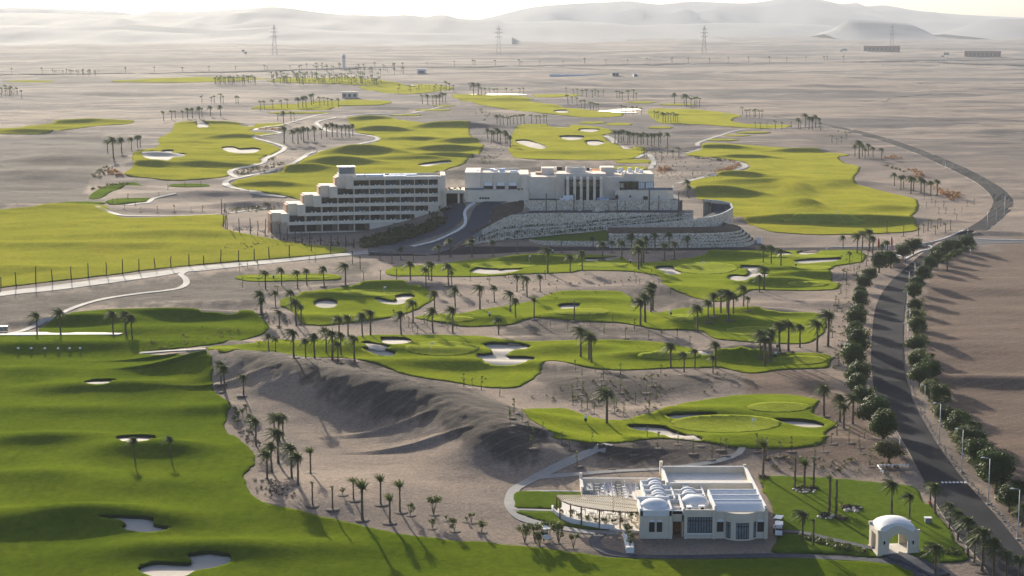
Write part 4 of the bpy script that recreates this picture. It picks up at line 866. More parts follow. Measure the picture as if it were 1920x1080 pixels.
def tree(px, py, wpx, lab, grp, i, hk=1.0, leaf=None):
    X, Y, Z = atg([px], [py]); X, Y, Z = float(X[0]), float(Y[0]), float(Z[0])
    random.seed(i * 7 + int(px)); w = (1.36 if py > 620 else 1.08) * rnd(.84, 1.16) * wpx * math.hypot(Y, H) / F
    r = empty('tree', (X, Y, Z), lab, 'tree', grp, i * 1.7); r.scale = (w * rnd(.9, 1.1), w, w * hk * rnd(.85, 1.12))
    tm, cm = TREES[i % 4]
    for nm, me in (('trunk', tm), ('crown', cm)):
        o = bpy.data.objects.new(nm, me); COL.objects.link(o); o.parent = r
        if leaf and nm == 'crown': o.data = me.copy(); o.data.materials[0] = leaf
LT = [(1693,489,34),(1712,478,34),(1670,503,36),(1648,512,35),(1631,531,34),(1619,548,34),(1613,567,33),(1611,583,35),(1608,601,34),(1605,624,34),(1603,647,38),(1606,674,38),(1599,703,40),(1609,731,44),(1619,768,46),(1607,748,34),(1622,768,34),(1637,807,48),(1656,836,56)]
LT.sort(key=lambda t: t[1])
for i, (x, y, w) in enumerate(LT): tree(x, y, w, f'dark rounded tree left of the avenue, {ORD[i].replace("left", "the gate").replace("leftmost", "nearest")}' if i else 'dark rounded tree beside the gatehouse arch', 'dark rounded trees along the left of the avenue', i)
tree(1667, 868, 56, 'low olive green spreading tree beside the white corner fence', None, 2, .75, M['olive_leaf'])
RT = [(1812,468,30),(1794,473,32),(1776,481,34),(1760,492,32),(1744,511,38),(1757,502,30),(1729,532,36),(1719,548,36),(1713,566,36),(1715,590,34),(1714,616,36),(1719,634,34),(1716,664,34),(1722,690,36),(1716,700,32),(1724,728,38),(1746,716,34),(1742,752,34),(1762,768,34),(1772,800,38),(1798,824,48),(1806,838,38),(1834,880,44),(1822,862,42),(1848,884,40),(1868,926,58),(1892,960,40),(1908,940,38),(1858,905,34)]
RT.sort(key=lambda t: t[1])
for i, (x, y, w) in enumerate(RT): tree(x, y, w, f'bushy green tree right of the avenue, {ORD[i] if i < 20 else ["twenty-first from left","twenty-second from left","twenty-third from left","twenty-fourth from left","twenty-fifth from left","twenty-sixth from left","twenty-seventh from left","twenty-eighth from left","twenty-ninth from left"][i - 20]}'.replace('from left', 'from the junction').replace('leftmost', 'nearest the junction'), 'bushy trees along the right of the avenue', i + 1, .95, M['shrub_leaf'] if i in (10, 13, 17, 21) else None)
# shrubs
def shrub_mesh(seed, loose=.0):
    random.seed(seed); mb = MB(); bl = []
    for i in range(7):
        a = rnd(0, 6.28); r = rnd(.05, .3); bl.append((r * math.cos(a), r * math.sin(a), rnd(.35, .85), .17, .17, .17))
    leaf_cloud(mb, bl, 420, .055)
    st = MB()
    for k in range(5): a = k * 1.3; st.tube([(0, 0, -.03), (.12 * math.cos(a), .12 * math.sin(a), .45), (.24 * math.cos(a), .24 * math.sin(a), .75)], [.018, .012, .006], 4, False)
    return to_mesh(st, 'stems', M['bark']), to_mesh(mb, 'leaves', M['shrub_leaf'])
SHR = [shrub_mesh(400 + i) for i in range(4)]
def shrub(px, py, hpx, lab, grp, i, ring=True, xyz=None, hw=None, name='shrub'):
    if xyz is None: X, Y, Z = [float(q[0]) for q in atg([px], [py])]
    else: X, Y, Z = xyz
    hw = hw or hpx * math.hypot(Y, H) / F
    r = empty(name, (X, Y, Z + .04), lab, 'shrub', grp, i * 1.1); r.scale = (hw, hw, hw)
    for nm, me in zip(('stems', 'leaves'), SHR[i % 4]):
        o = bpy.data.objects.new(nm, me); COL.objects.link(o); o.parent = r
    if ring: o = bpy.data.objects.new('soil_ring', RING[i % 3]); COL.objects.link(o); o.parent = r; o.scale = (.8 / hw, .8 / hw, 1 / hw); o.location = (0, 0, -.02 / hw)
S1 = [(769,966,26),(813,964.6,36),(811,990.7,22),(852,996,27),(883.6,980,20),(903,998.5,28),(837,976,12),(875,978,10),(642,928,16)]
S1.sort()
for i, (x, y, h) in enumerate(S1): shrub(x, y, h, f'leafy young shrub on sand left of the restaurant path, {ORD[i]}', 'young shrubs on the sand left of the restaurant', i)
S2 = [(984,1018,42),(1003,1016,36),(1012,1024,34),(1028,1008,34),(1047.7,1018,46),(1075,1028,30)]
for i, (x, y, h) in enumerate(S2): shrub(x, y, h, f'tall shrub of the clump hiding the golf cart, {ORD[i]}', 'tall shrubs in front of the curved terrace', i + 2)
S3 = [(440,776),(446,784),(455,779),(439,792),(470,790),(446,800),(462,772)]
for i, (x, y) in enumerate(sorted(S3)): shrub(x, y, 15, f'low bright shrub in the bed beside the range, {ORD[i]}', 'low shrubs beside the range edge', i, False)
# saplings
def sap_mesh(seed):
    random.seed(seed); st = MB(); mb = MB()
    st.tube([(0, 0, -.03), (.02, .01, .5), (rnd(-.04, .04), 0, 1)], [.022, .017, .006], 5); st.tube([(.05, 0, -.03), (.05, 0, .62)], [.012, .012], 4)
    bl = [(rnd(-.08, .08), rnd(-.08, .08), rnd(.4, 1), .09, .09, .08) for k in range(6)]; leaf_cloud(mb, bl, 64, .05)
    return to_mesh(st, 'stem', M['bark']), to_mesh(mb, 'leaves', M['shrub_leaf'])
SAP = [sap_mesh(500 + i) for i in range(4)]
SCL = [
 ('between the bare dune and lower right fairway', 'z8 100,290 155,290 215,315 335,355 395,490 400,540 422,460 475,515 515,575 555,630 535,685 610,605 730,660 780,695 925,665'),
 ('on the sand hollow above the lower right fairway', 'z8 800,375 805,410 860,445 865,340 895,435 940,470 985,370 970,405 830,300 1080,430 1105,330 1140,370 1130,480 1070,460 1205,400'),
 ('upper part of the sand hollow by the tall palms', 'z8 1275,330 1290,460 1295,420 1340,380 1310,285 945,200 1000,245 1110,215 860,225 820,190 1370,210 985,275'),
 ('on the sandy mound enclosed by the two paths', 'z8 830,800 1045,815 1190,725 1350,685 1280,620 1480,660 1575,720 1625,670 1695,755 1750,695 1785,730'),
 ('in the strip beside the left avenue trees', 'z4 1355,545 1380,565 1345,590 1325,650 1310,710 1320,755 1330,805 1370,600 1360,960 1380,1020 1395,460 1440,490 1440,430 1420,340 1500,310 1520,350 1470,280 1540,290'),
 ('on sand below the middle fairway', 'z3 635,695 715,725 850,745 1025,700 1130,775 1300,805 1200,700 1480,810 1580,795 1700,800 1800,850 1370,740'),
 ('on sand between the upper fairways', 'z3 90,360 240,390 390,345 675,350 1380,380 1410,400 1560,400 1650,470 1370,320 1500,320'),
 ('on sand right of the oval bunker green', 'z2 1240,665 1340,645 1355,725 1385,755 1425,770 1500,715 1480,690 1615,705 1660,755 1730,735'),
 ('below the lower right fairway by the avenue', 'zb 905,665 960,590 1070,655 1165,700 1215,625 1175,760 415,785 525,735 745,790 830,740 200,735 285,800 1270,880'),
 ('on the bare bank behind the bright field', 'zl 790,590 885,595 980,590 1075,590 1140,590 700,575 760,560 720,530 895,505 1040,450 1130,450 945,470 635,555 660,540'),
 ('on sand inside the road bend', 'zr 1370,570 1420,560 1470,570 1530,600 1400,540 1480,600 1570,590 1540,640 1360,520 1440,600 1600,560 1640,550'),
 ('on sand by the thin tee', 'z2 100,260 40,290 580,215 630,215 60,420 180,265'),
]
ZM = {'z8': (840,640,3.4286), 'z4': (1240,440,4.154), 'z3': (860,440,4.154), 'z2': (440,440,4.154), 'zb': (1380,700,5.0526), 'zl': (0,200,3), 'zr': (1280,200,3)}
k = 0
for lm, s in SCL:
    t = s.split(); ox, oy, sc = ZM[t[0]]; e = sorted(tuple(float(q) for q in u.split(',')) for u in t[1:])
    for i, (x, y) in enumerate(e):
        random.seed(k); px, py = ox + x / sc, oy + y / sc; X, Y, Z = [float(q[0]) for q in atg([px], [py])]
        hw = rnd(1.8, 3.3) if t[0] != 'zr' else rnd(2, 3.5)
        r = empty('sapling', (X, Y, Z), f'thin staked sapling {lm}, {ORD[i]}', 'sapling', 'saplings ' + lm, k); r.scale = (hw, hw, hw)
        for nm, me in zip(('stem', 'leaves'), SAP[k % 4]): o = bpy.data.objects.new(nm, me); COL.objects.link(o); o.parent = r
        o = bpy.data.objects.new('soil_ring', RING[k % 3]); COL.objects.link(o); o.parent = r; o.scale = (.8 / hw, .8 / hw, .8 / hw)
        k += 1
# uncountable low planting
def scatter(name, lab, areas, n, size, mat, seed, cat='planting', zf=None):
    random.seed(seed); mb = MB()
    for poly, share in areas:
        P = np.array(poly, float); q = smooth_poly(P, 4) if len(P) > 4 else P; x0, y0 = q.min(0); x1, y1 = q.max(0); k = 0
        xs = np.random.uniform(x0, x1, 6000); ys = np.random.uniform(y0, y1, 6000); ok = sdist(q, xs, ys) > 0; xs, ys = xs[ok][:int(n * share)], ys[ok][:int(n * share)]
        X, Y, Z = atg(xs, ys)
        for a, b, c in zip(X, Y, Z):
            s = size * rnd(.6, 1.4); leaf_cloud(mb, [(a, b, c + s * .5, s, s, s * .7)], 16, s * .42)
    o = mb.build(name, mat); return tag(o, lab, cat, kind='stuff')
scatter('orange_ground_cover', 'rust and orange flowering ground cover in curving beds by the road bend', [([(1700,318),(1725,321),(1735,332),(1725,337),(1712,330)], .3), ([(1745,350),(1775,357),(1800,364),(1800,373),(1785,376),(1775,370),(1750,356)], .5), ([(1655,295),(1680,293),(1690,298),(1670,299)], .1), ([(1340,321),(1360,317),(1382,308),(1375,304),(1383,304),(1386,312),(1365,322)], .35), ([(198,324),(215,319),(234,330),(220,332)], .25), ([(482,241),(500,239),(528,242),(520,245),(495,245)], .2), ([(1225,318),(1245,312),(1262,318),(1240,326)], .25)], 150, .9, M['flower'], 61)
scatter('olive_ground_cover', 'scrubby olive shrubs scattered along paths and banks behind the hotel', [([(172,330),(195,313),(214,317),(200,331),(180,334)], .5), ([(440,325),(470,314),(480,318),(455,330)], .3), ([(480,315),(530,303),(560,292),(520,312),(490,322)], .4), ([(500,300),(520,295),(510,303)], .1), ([(895,305),(915,285),(940,290),(925,305)], .15), ([(880,210),(905,195),(930,215),(895,235)], .2), ([(1600,250),(1560,245),(1545,238),(1590,255)], .2), ([(1285,295),(1350,300),(1375,303),(1340,301)], .25), ([(420,395),(470,380),(530,378),(520,392),(440,402)], .5), ([(1640,305),(1680,315),(1700,325),(1660,312)], .25), ([(170,356),(200,346),(250,344),(210,352)], .4), ([(620,325),(640,322),(640,328)], .05)], 110, .75, M['olive_leaf'], 62)
scatter('bank_shrubs', 'dense dark green shrubs covering the slope in front of the guest wing', [([(676,458),(690,448),(712,444),(745,434),(790,424),(820,404),(826,388),(838,392),(836,412),(820,430),(790,442),(745,455),(700,466)], 1.0)], 420, 1.5, M['tree_leaf'], 63)
scatter('bank_shrubs', 'olive bushes at the toe of the guest wing slope beside the drive', [([(676,464),(700,450),(730,444),(735,450),(700,464)], 1.0)], 60, 1.3, M['shrub_leaf'], 64)
scatter('hedge', 'row of low green hedge plants along the right verge of the junction', [([(1762,487),(1800,468),(1832,456),(1829,462),(1800,476),(1770,493)], 1.0)], 130, .8, M['tree_leaf'], 65)
scatter('hedge', 'low green hedge beside the path from restaurant to domed pavilion', [([(1500,1004),(1530,1009),(1580,1022),(1625,1036),(1620,1040),(1570,1030),(1500,1010)], .8), ([(1735,1030),(1800,1034),(1805,1042),(1740,1040)], .6)], 110, .5, M['shrub_leaf'], 66)
scatter('dark_bedding', 'dark seedlings dotted over the sandy bed by the driving range', [([(476,903),(505,893),(545,912),(552,930),(520,938),(480,922)], .6), ([(436,800),(470,806),(490,838),(474,838),(450,818)], .4)], 70, .35, M['basin'], 67)
scatter('reed_plants', 'dry reddish reeds growing along the lawn near the sand path', [([(345,620),(370,612),(430,616),(458,622),(440,634),(380,645),(285,655),(270,648)], 1.0)], 36, .45, M['palm_dry'], 68)

scatter('desert_scrub', 'sparse low green scrub and seedlings dotted over the sand between fairways', [([(470,585),(520,580),(545,610),(520,640),(480,650),(505,615)], .12), ([(830,520),(1100,515),(1220,525),(1150,545),(1000,560),(860,575),(830,550)], .2), ([(1560,480),(1620,500),(1590,600),(1570,700),(1555,660),(1560,560)], .3), ([(880,700),(1000,735),(1180,705),(1400,705),(1300,745),(1180,775),(1060,755),(1000,755)], .25), ([(1400,850),(1680,870),(1700,895),(1450,885)], .15), ([(880,230),(960,240),(950,285),(905,300),(890,260)], .35), ([(1190,275),(1290,285),(1280,340),(1230,330)], .35), ([(430,470),(640,455),(660,462),(540,460),(440,455)], .2), ([(480,440),(690,455),(700,465),(560,458)], .5), ([(1280,345),(1380,330),(1350,300),(1290,310)], .3)], 260, .42, M['olive_leaf'], 91)
scatter('verge_planting', 'green and rusty bushes filling the right verge of the avenue between the trees', [([(1712,600),(1730,560),(1738,640),(1760,730),(1800,800),(1850,880),(1900,940),(1930,1010),(1890,950),(1820,870),(1760,790),(1720,690)], 1.0)], 240, .8, M['shrub_leaf'], 92)
# ================================================================== BUILDINGS
def loft_xyz(name, rows, mats, mi=None, smooth=False):
    """rows: list of equally long point lists; quads between consecutive rows"""
    n = len(rows[0]); V = [p for r in rows for p in r]; Fc = []; m_ = []
    for i in range(len(rows) - 1):
        for j in range(n - 1): Fc.append((i * n + j, i * n + j + 1, (i + 1) * n + j + 1, (i + 1) * n + j)); m_.append(mi[i] if mi else 0)
    return mesh_obj(name, V, Fc, mats, None, smooth, m_)
def pxd(px, d): return (px - 960) * d / F * math.hypot(1, 0)
def EX(X, d): return xdist(830 + X / 4.267, 380, d)[0]
def EZ(Y, d): return float(xdist(960, 280 + Y / 4.267, d)[1])
# ---------------------------------------------------------------- stepped guest wing
def guest_wing():
    N = 120; LEN = 59.8; th = [math.radians(15 - 11.5 * i / N) for i in range(N + 1)]; cx, cy = [-86.3], [645.0]
    for i in range(N): cx.append(cx[-1] + math.cos(th[i]) * LEN / N); cy.append(cy[-1] + math.sin(th[i]) * LEN / N)
    def T(u, v, z):
        t = u / LEN * N; i = int(max(0, min(N - 1, math.floor(t)))); f = t - i; a = th[i] + (th[i + 1] - th[i]) * min(max(f, 0), 1)
        return (cx[i] + math.cos(a) * f * LEN / N - math.sin(a) * v, cy[i] + math.sin(a) * f * LEN / N + math.cos(a) * v, z)
    def curved(mb, u0, u1, v0, v1, z0, z1, step=4):
        k = max(1, int((u1 - u0) / step))
        us = [u0 + (u1 - u0) * i / k for i in range(k + 1)]
        poly = [T(u, v0, 0)[:2] for u in us] + [T(u, v1, 0)[:2] for u in us[::-1]]
        mb.prism(poly, z0, z1)
    root = empty('hotel_wing', (cx[0], cy[0], 0), 'long curved beige guest wing with six stepped storeys of balconies', 'hotel building')
    off = Vector(root.location)
    def part(mb, nm, mat, par=None):
        o = mb.build(nm, mat); o.parent = par or root
        if not par: o.location = -off
        return o
    FH = 3.32; Z = lambda k: (k - 1) * FH + .1
    BL = [1.6, 7.8, 14, 20.2, 26.4, 32.4, 38.3, 44.2, 49.7, 55, 59.8]
    first = [0, 0, 1, 2, 3, 4]; last = [5, 8, 9, 10, 10, 10]
    body = MB(); inner = MB(); random.seed(3)
    for k in range(1, 7):
        u0, u1 = BL[first[k - 1]], BL[last[k - 1]]
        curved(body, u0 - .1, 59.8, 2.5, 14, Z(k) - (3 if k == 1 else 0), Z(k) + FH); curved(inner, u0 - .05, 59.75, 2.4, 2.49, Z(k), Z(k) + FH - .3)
        if last[k - 1] < 10:
            curved(body, u1 + .13, min(59.8, u1 + (9 if k < 3 else 5)), -1.62, 2.1, Z(k) - 3, Z(k) + FH - .32)
        # set back stair blocks that make the stepped end
        zb_ = -1 if k < 3 else Z(k) - .3; curved(body, u0 - 3.0, u0 - .1, -1.3, 12, zb_, Z(k) + FH + .75)
        curved(body, u0 - 6.2, u0 - 3.0, 1.8, 11, zb_, Z(k) + FH + .9)
    curved(body, 59.8, 61.6, -1.9, 14, -1, 6 * FH + 1.4); curved(body, 58.6, 59.75, -2.5, -1.9, 4, 6 * FH + 1.0)
    curved(body, 21, 27.5, 3, 11, 6 * FH, 6 * FH + 1.9)
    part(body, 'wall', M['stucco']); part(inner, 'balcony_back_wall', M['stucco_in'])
    warm = MB()
    for k in range(1, 7):
        u0 = BL[first[k - 1]]
        curved(warm, u0 - 4.4, u0 - 3.01, 2.22, 2.29, Z(k) + .4, Z(k) + FH + .5); curved(warm, u0 - 6.9, u0 - 6.2, 2.6, 10.5, -1 if k < 3 else Z(k) - .3, Z(k) + FH + .4)
    part(warm, 'peach_panel', M['stucco_warm'])
    for k in range(1, 8):
        u0, u1 = (BL[first[k - 1]], BL[last[k - 1]]) if k < 7 else (BL[4], 59.8)
        b = MB(); zz = Z(k)
        curved(b, u0 - .9, u1, -1.9, 2.45, zz - .3, zz, 2); curved(b, u0 - .9, u1, -1.9, -1.72, zz, zz + (.98 if k > 1 else .25), 2)
        if k == 7: curved(b, u0 - .9, u1, 13.8, 14, zz, zz + .9)
        curved(b, u0 - .9, u0 - .72, -1.7, 1.2, zz, zz + (.98 if k > 1 else .25))
        part(b, 'balcony' if k < 7 else 'roof_parapet', M['stucco'])
    fins = MB()
    for k in range(1, 7):
        for i in range(first[k - 1], last[k - 1] + 1):
            if i == first[k - 1] : continue
            curved(fins, BL[i] - .13, BL[i] + .13, -1.66, 2.39, Z(k), Z(k) + FH - .31)
    part(fins, 'partition', M['stucco'])
    for k in range(1, 7):
        for i in range(first[k - 1], last[k - 1]):
            a, b = BL[i] + .35, BL[i + 1] - .35
            w = MB(); full = i == first[k - 1]; e = b if full else a + (b - a) * .68
            s = a + (0 if full else .3)
            curved(w, s, e, 2.30, 2.38, Z(k) + .1, Z(k) + 2.6, 8)
            o = part(w, 'window', M['curtain'] if (k >= 3 and not full and random.random() < .6) else M['glass'])
            fr = MB()
            for q in range(4): uu = s + (e - s) * q / 3; curved(fr, uu - .07, uu + .07, 2.22, 2.29, Z(k) + .1, Z(k) + 2.6)
            curved(fr, s, e, 2.22, 2.29, Z(k) + 2.55, Z(k) + 2.7)
            if random.random() < .4: curved(fr, s + (e - s) * .36, s + (e - s) * .62, 2.23, 2.28, Z(k) + .1, Z(k) + 2.55)
            f2 = fr.build('frame', M['frame'], o)
    # balcony seats show as paired white specks
    for k in range(2, 7):
        for i in range(first[k - 1], last[k - 1]):
            c = MB(); um = (BL[i] + BL[i + 1]) / 2
            for q in (-.9, .5):
                c = MB(); curved(c, um + q, um + q + .5, -1.0, -.5, Z(k) + .4, Z(k) + .46); curved(c, um + q, um + q + .5, -.5, -.44, Z(k) + .44, Z(k) + 1.25)
                for r in (.04, .42): curved(c, um + q + r, um + q + r + .05, -1.0, -.46, Z(k), Z(k) + .41)
                part(c, 'balcony_seat', M['white'])
    zt = 7 * FH - FH + .12
    r = MB(); curved(r, 28, 51, 10.2, 13, zt, zt + .7); curved(r, 38, 46.5, 1.6, 3.6, zt, zt + .95); part(r, 'roof_panel', M['bluewhite'])
    r = MB(); curved(r, 46.5, 59, 1.8, 9, zt, zt + .25); part(r, 'roof_deck', M['teal'])
    r = MB(); curved(r, 21.3, 27.2, 4, 10, 6 * FH + 1.9, 6 * FH + 4.3); curved(r, 39, 40.4, 9, 10.1, zt, zt + 1.2); curved(r, 30.5, 31.3, 4, 5, zt, zt + 1.3); part(r, 'plant_room', M['greybox'])
    r = MB(); curved(r, 20.9, 27.6, 3.8, 10.2, 6 * FH + 4.3, 6 * FH + 4.5); part(r, 'plant_room_roof', M['white'])
guest_wing()
# ---------------------------------------------------------------- entrance hall with portico
def entrance_hall():
    root = empty('hotel_entrance_hall', (EX(1100, 650), 650, 12.5), 'pale hotel entrance hall with five-bay portico and open round drum', 'hotel building')
    off = Vector(root.location)
    def part(mb, nm, mat, par=None):
        o = mb.build(nm, mat); o.parent = par or root
        if not par: o.location = -off
        return o
    def bx(mb, X0, X1, d0, d1, z0, z1): mb.box(EX(X0, d0), EX(X1, d0), d0, d1, z0, z1)
    zb = 12.5
    zl = EZ(185, 654); zc = EZ(220, 652); zp = EZ(195, 650); zr = EZ(205, 652)
    w = MB()
    bx(w, 178, 300, 653.2, 674, 11, zl + .1); bx(w, 300, 688, 654, 674, 11, zl - .7)
    bx(w, 410, 421, 653.6, 654, 15.8, zl - .3); bx(w, 508, 519, 653.6, 654, 15.8, zl - .3)
    for d in (654.0, 673.4): bx(w, 300, 610, d, d + .5, zl - .7, zl)
    bx(w, 690, 904, 651.6, 672, 11, zc); bx(w, 628, 745, 652.4, 654, 15, zc - .3)
    bx(w, 790, 889, 661, 668, zc, EZ(150, 661)); bx(w, 905, 975, 650, 662, 11, zp); bx(w, 1278, 1304, 650, 662, 11, zp)
    bx(w, 975, 1278, 650, 662, EZ(243, 650), zp); bx(w, 905, 1304, 656.5, 664, 11, zp - .25)
    bx(w, 1262, 1371, 661, 669, zp - 2, EZ(145, 661)); bx(w, 1304, 1446, 651.4, 671, 11, zr - .8); bx(w, 1446, 1690, 653, 671, 11, zr)
    bx(w, 1446, 1690, 652.9, 653.4, zr - 2.8, zr + .35); bx(w, 1146, 1261, 668, 668.4, zp - 1, EZ(150, 668))
    part(w, 'wall', M['stucco'])
    dr = MB(); cxx, cyy = EX(1062, 658), 658; R = 81 / 4.267 * 658 / F; zt = EZ(141, 658)
    dr.lathe([(R, zp - 1), (R, zt), (R - .45, zt), (R - .45, zt - .75), (.01, zt - .75)], cxx, cyy, 40); part(dr, 'drum', M['stucco'])
    gl = MB(); gl.dome(cxx, cyy, zt - .76, R - .5, R - .5, .55, 32, 5); part(gl, 'skylight', M['greybox'])
    tr = MB(); bx(tr, 1150, 1258, 667.8, 667.95, zp - .4, EZ(152, 668)); part(tr, 'peach_panel', M['stucco_warm']); tr = MB(); bx(tr, 742, 789.5, 662, 666, zc, zc + .8); part(tr, 'peach_panel', M['stucco_warm'])
    # portico fins
    for X in (1000, 1055, 1108, 1160, 1214, 1267):
        f = MB(); x = EX(X, 645.5); zt = EZ(232, 646); x0, x1 = x - .5, x + .5; k = 7
        f.box(x0, x1, 645.2, 646.7, zb - .2, zt - .8)
        prof = [(645.2, zt - .8), (645.35, zt - .3), (645.8, zt - .02), (647, zt + .25), (651, zt + .55), (651, zt - .5), (647, zt - .75), (646.7, zt - .8)]
        n = len(prof); vs = [(xx, a, b) for xx in (x0, x1) for a, b in prof]
        f.add(vs, [tuple(range(n))[::-1], tuple(range(n, 2 * n))] + [(i, (i + 1) % n, n + (i + 1) % n, n + i) for i in range(n)])
        part(f, 'portico_pier', M['stucco'])
    c = MB(); bx(c, 1000, 1267, 646.8, 650, EZ(252, 650), EZ(252, 650) + .2); part(c, 'portico_ceiling', M['timber'])
    for X0, X1 in ((1020, 1048), (1066, 1098), (1119, 1150), (1172, 1204), (1226, 1256)):
        d = MB(); bx(d, X0, X1, 656.3, 656.45, zb, zb + 4.2); o = part(d, 'entrance_door', M['glass']); fr = MB()
        for q in range(3): X = X0 + (X1 - X0) * q / 2; bx(fr, X - 1, X + 1, 656.15, 656.29, zb, zb + 4.2)
        bx(fr, X0, X1, 656.15, 656.29, zb + 2.6, zb + 2.8); fr.build('frame', M['timber'], o)
    lp = MB()
    for X in (993, 1046, 1094): bx(lp, X - 3, X + 3, 645.0, 645.15, zb + 6.0, zb + 7.2)
    part(lp, 'wall_lantern', M['white'])
    # left wing windows with pale blinds
    for X0, X1 in ((330, 400), (430, 497), (528, 593)):
        d = MB(); bx(d, X0, X1, 653.85, 653.97, 15.9, EZ(265, 654)); o = part(d, 'window', M['glass'])
        bl = MB(); bx(bl, X0 + 1, X1 - 1, 653.45, 653.58, EZ(291, 654), EZ(264, 654)); bl.build('blind', M['white'], o)
        fr = MB()
        for q in range(5): X = X0 + (X1 - X0) * q / 4; bx(fr, X - .8, X + .8, 653.6, 653.68, 15.9, EZ(265, 654))
        fr.build('frame', M['frame'], o)
    for X0, X1 in ((1452, 1505), (1508, 1560), (1563, 1616), (1620, 1684)):
        d = MB(); bx(d, X0, X1, 652.7, 652.85, 15.9, EZ(262, 653)); o = part(d, 'window', M['glass']); fr = MB()
        for q in range(4): X = X0 + (X1 - X0) * q / 3; bx(fr, X - .8, X + .8, 652.55, 652.68, 15.9, EZ(262, 653))
        fr.build('frame', M['frame'], o)
        if X0 > 1560: bl = MB(); bx(bl, X0 + 3, X1 - 3, 652.58, 652.66, 16.2, EZ(264, 653)); bl.build('blind', M['roofwhite'], o)
    # podiums
    PDS = []
    pts = [(EX(160, 648), 650), (EX(172, 645.5), 646.6), (EX(200, 645), 645.2), (EX(420, 645), 645), (EX(688, 645), 645.4), (EX(688, 645), 653.9), (EX(160, 653), 653.9)]
    ptr = [(EX(1380, 645), 646), (EX(1700, 644), 645), (EX(1800, 644), 645.6), (EX(1850, 644), 648), (EX(1860, 645), 652), (EX(1855, 645), 656), (EX(1690, 645), 660), (EX(1380, 645), 651.3)]
    for q, zlow in ((pts, 4), (ptr, 9)):
        pd = MB(); pd.prism(q, zlow, 15.5); PDS.append(pd)
        for a, b in zip(q[:5], q[1:6]):
            a, b = Vector((*a, 0)), Vector((*b, 0)); n = Vector((-(b - a).y, (b - a).x, 0)).normalized() * .3
            pd.add([a + Vector((0, 0, 15.5)), b + Vector((0, 0, 15.5)), b + n + Vector((0, 0, 15.5)), a + n + Vector((0, 0, 15.5)), a + Vector((0, 0, 16.2)), b + Vector((0, 0, 16.2)), b + n + Vector((0, 0, 16.2)), a + n + Vector((0, 0, 16.2))], [(4, 5, 6, 7), (0, 1, 5, 4), (2, 3, 7, 6), (1, 2, 6, 5), (3, 0, 4, 7)])
    for pd in PDS: part(pd, 'podium', M['stucco'])
    for X0, X1, d0, d1, z0_, z1_ in [(174, 196, 646.3, 646.6, 12, 12.7)] + [(294 + i * 21, 309 + i * 21, 644.85, 644.95, EZ(397, 645), EZ(384, 645)) for i in range(4)] + [(1380, 1405, 645.3, 645.8, 13, 14.3), (1495, 1507, 644.9, 645.2, 13.6, 14.4), (1605, 1640, 644.7, 645.1, 12.8, 14)]:
        v = MB(); bx(v, X0, X1, d0, d1, z0_, z1_); part(v, 'vent', M['black'])
    rl = MB(); rl.box(EX(1640, 644), EX(1845, 644), 645.9, 646.0, 16.25, 17.2); rl.box(EX(1857, 645) - .1, EX(1857, 645), 650, 655, 16.25, 17.2); rl.box(EX(176, 645), EX(330, 645), 646.3, 646.4, 16.25, 17.1); part(rl, 'glass_railing', M['curtain'])
    pg = MB(); bx(pg, 1415, 1562, 648.5, 652.3, EZ(266, 650), EZ(262, 650) + .1)
    for X in (1420, 1465, 1510, 1557): bx(pg, X - 2, X + 2, 648.6, 649, 15.5, EZ(266, 650))
    part(pg, 'terrace_pergola', M['frame'])
    for X0, X1, d, hh, mt in ((1378, 1392, 660, 1.0, 'white'), (1400, 1440, 664, 1.5, 'white'), (1455, 1470, 658, 1.1, 'white'), (1480, 1510, 664, 1.6, 'white'), (1515, 1530, 660, .9, 'white'), (1540, 1565, 665, 1.5, 'white'), (1575, 1602, 661, 1.2, 'white'), (1406, 1428, 658, .8, 'carblue'), (268, 292, 661, .9, 'white'), (380, 420, 668, .8, 'carblue'), (455, 500, 664, 1.2, 'bluewhite'), (540, 600, 660, .7, 'bluewhite'), (405, 440, 664, .8, 'white'), (890, 912, 668, 1.3, 'white'), (915, 955, 668, 1.2, 'black'), (1148, 1172, 664, 1.3, 'black'), (1178, 1190, 664, .9, 'carblue')):
        zz = {1: zr if X0 > 1300 else zl - .7 if X0 < 700 else zp - .3}[1]
        a = MB(); bx(a, X0, X1, d, d + 2, zz, zz + hh); a.box(EX(X0, d) + .15, EX(X1, d) - .15, d + .2, d + 1.8, zz + hh, zz + hh + .12); part(a, 'roof_unit', M[mt])
    # bridge over the lower drive
    br = MB(); bx(br, 10, 178, 646.5, 662, 15.0, 15.7); bx(br, 10, 170, 646.3, 646.6, 15.7, 16.3); bx(br, 120, 136, 647, 648, 5, 15); bx(br, 10, 30, 652, 653, 5, 15); part(br, 'bridge_deck', M['stucco'])
    bk = MB(); bx(bk, 22, 165, 661.5, 662, 5, 15); part(bk, 'undercroft_shade_back', M['frame'])  # near-black sheet standing in for the shade under the bridge
entrance_hall()
for i, (X, hh) in enumerate(((28, 1.0), (50, 1.3), (74, .9), (98, 1.2), (120, 1.0), (145, 1.3), (610, 1.1), (635, 1.0), (1425, 1.4), (1440, 1.1))):
    shrub(0, 0, 0, f'flowering terrace plant on the hotel podium, {ORD[i]}', 'potted plants along the hotel podium', i, False, (EX(X, 648.5), 648.5, 15.4), hh * 1.4)
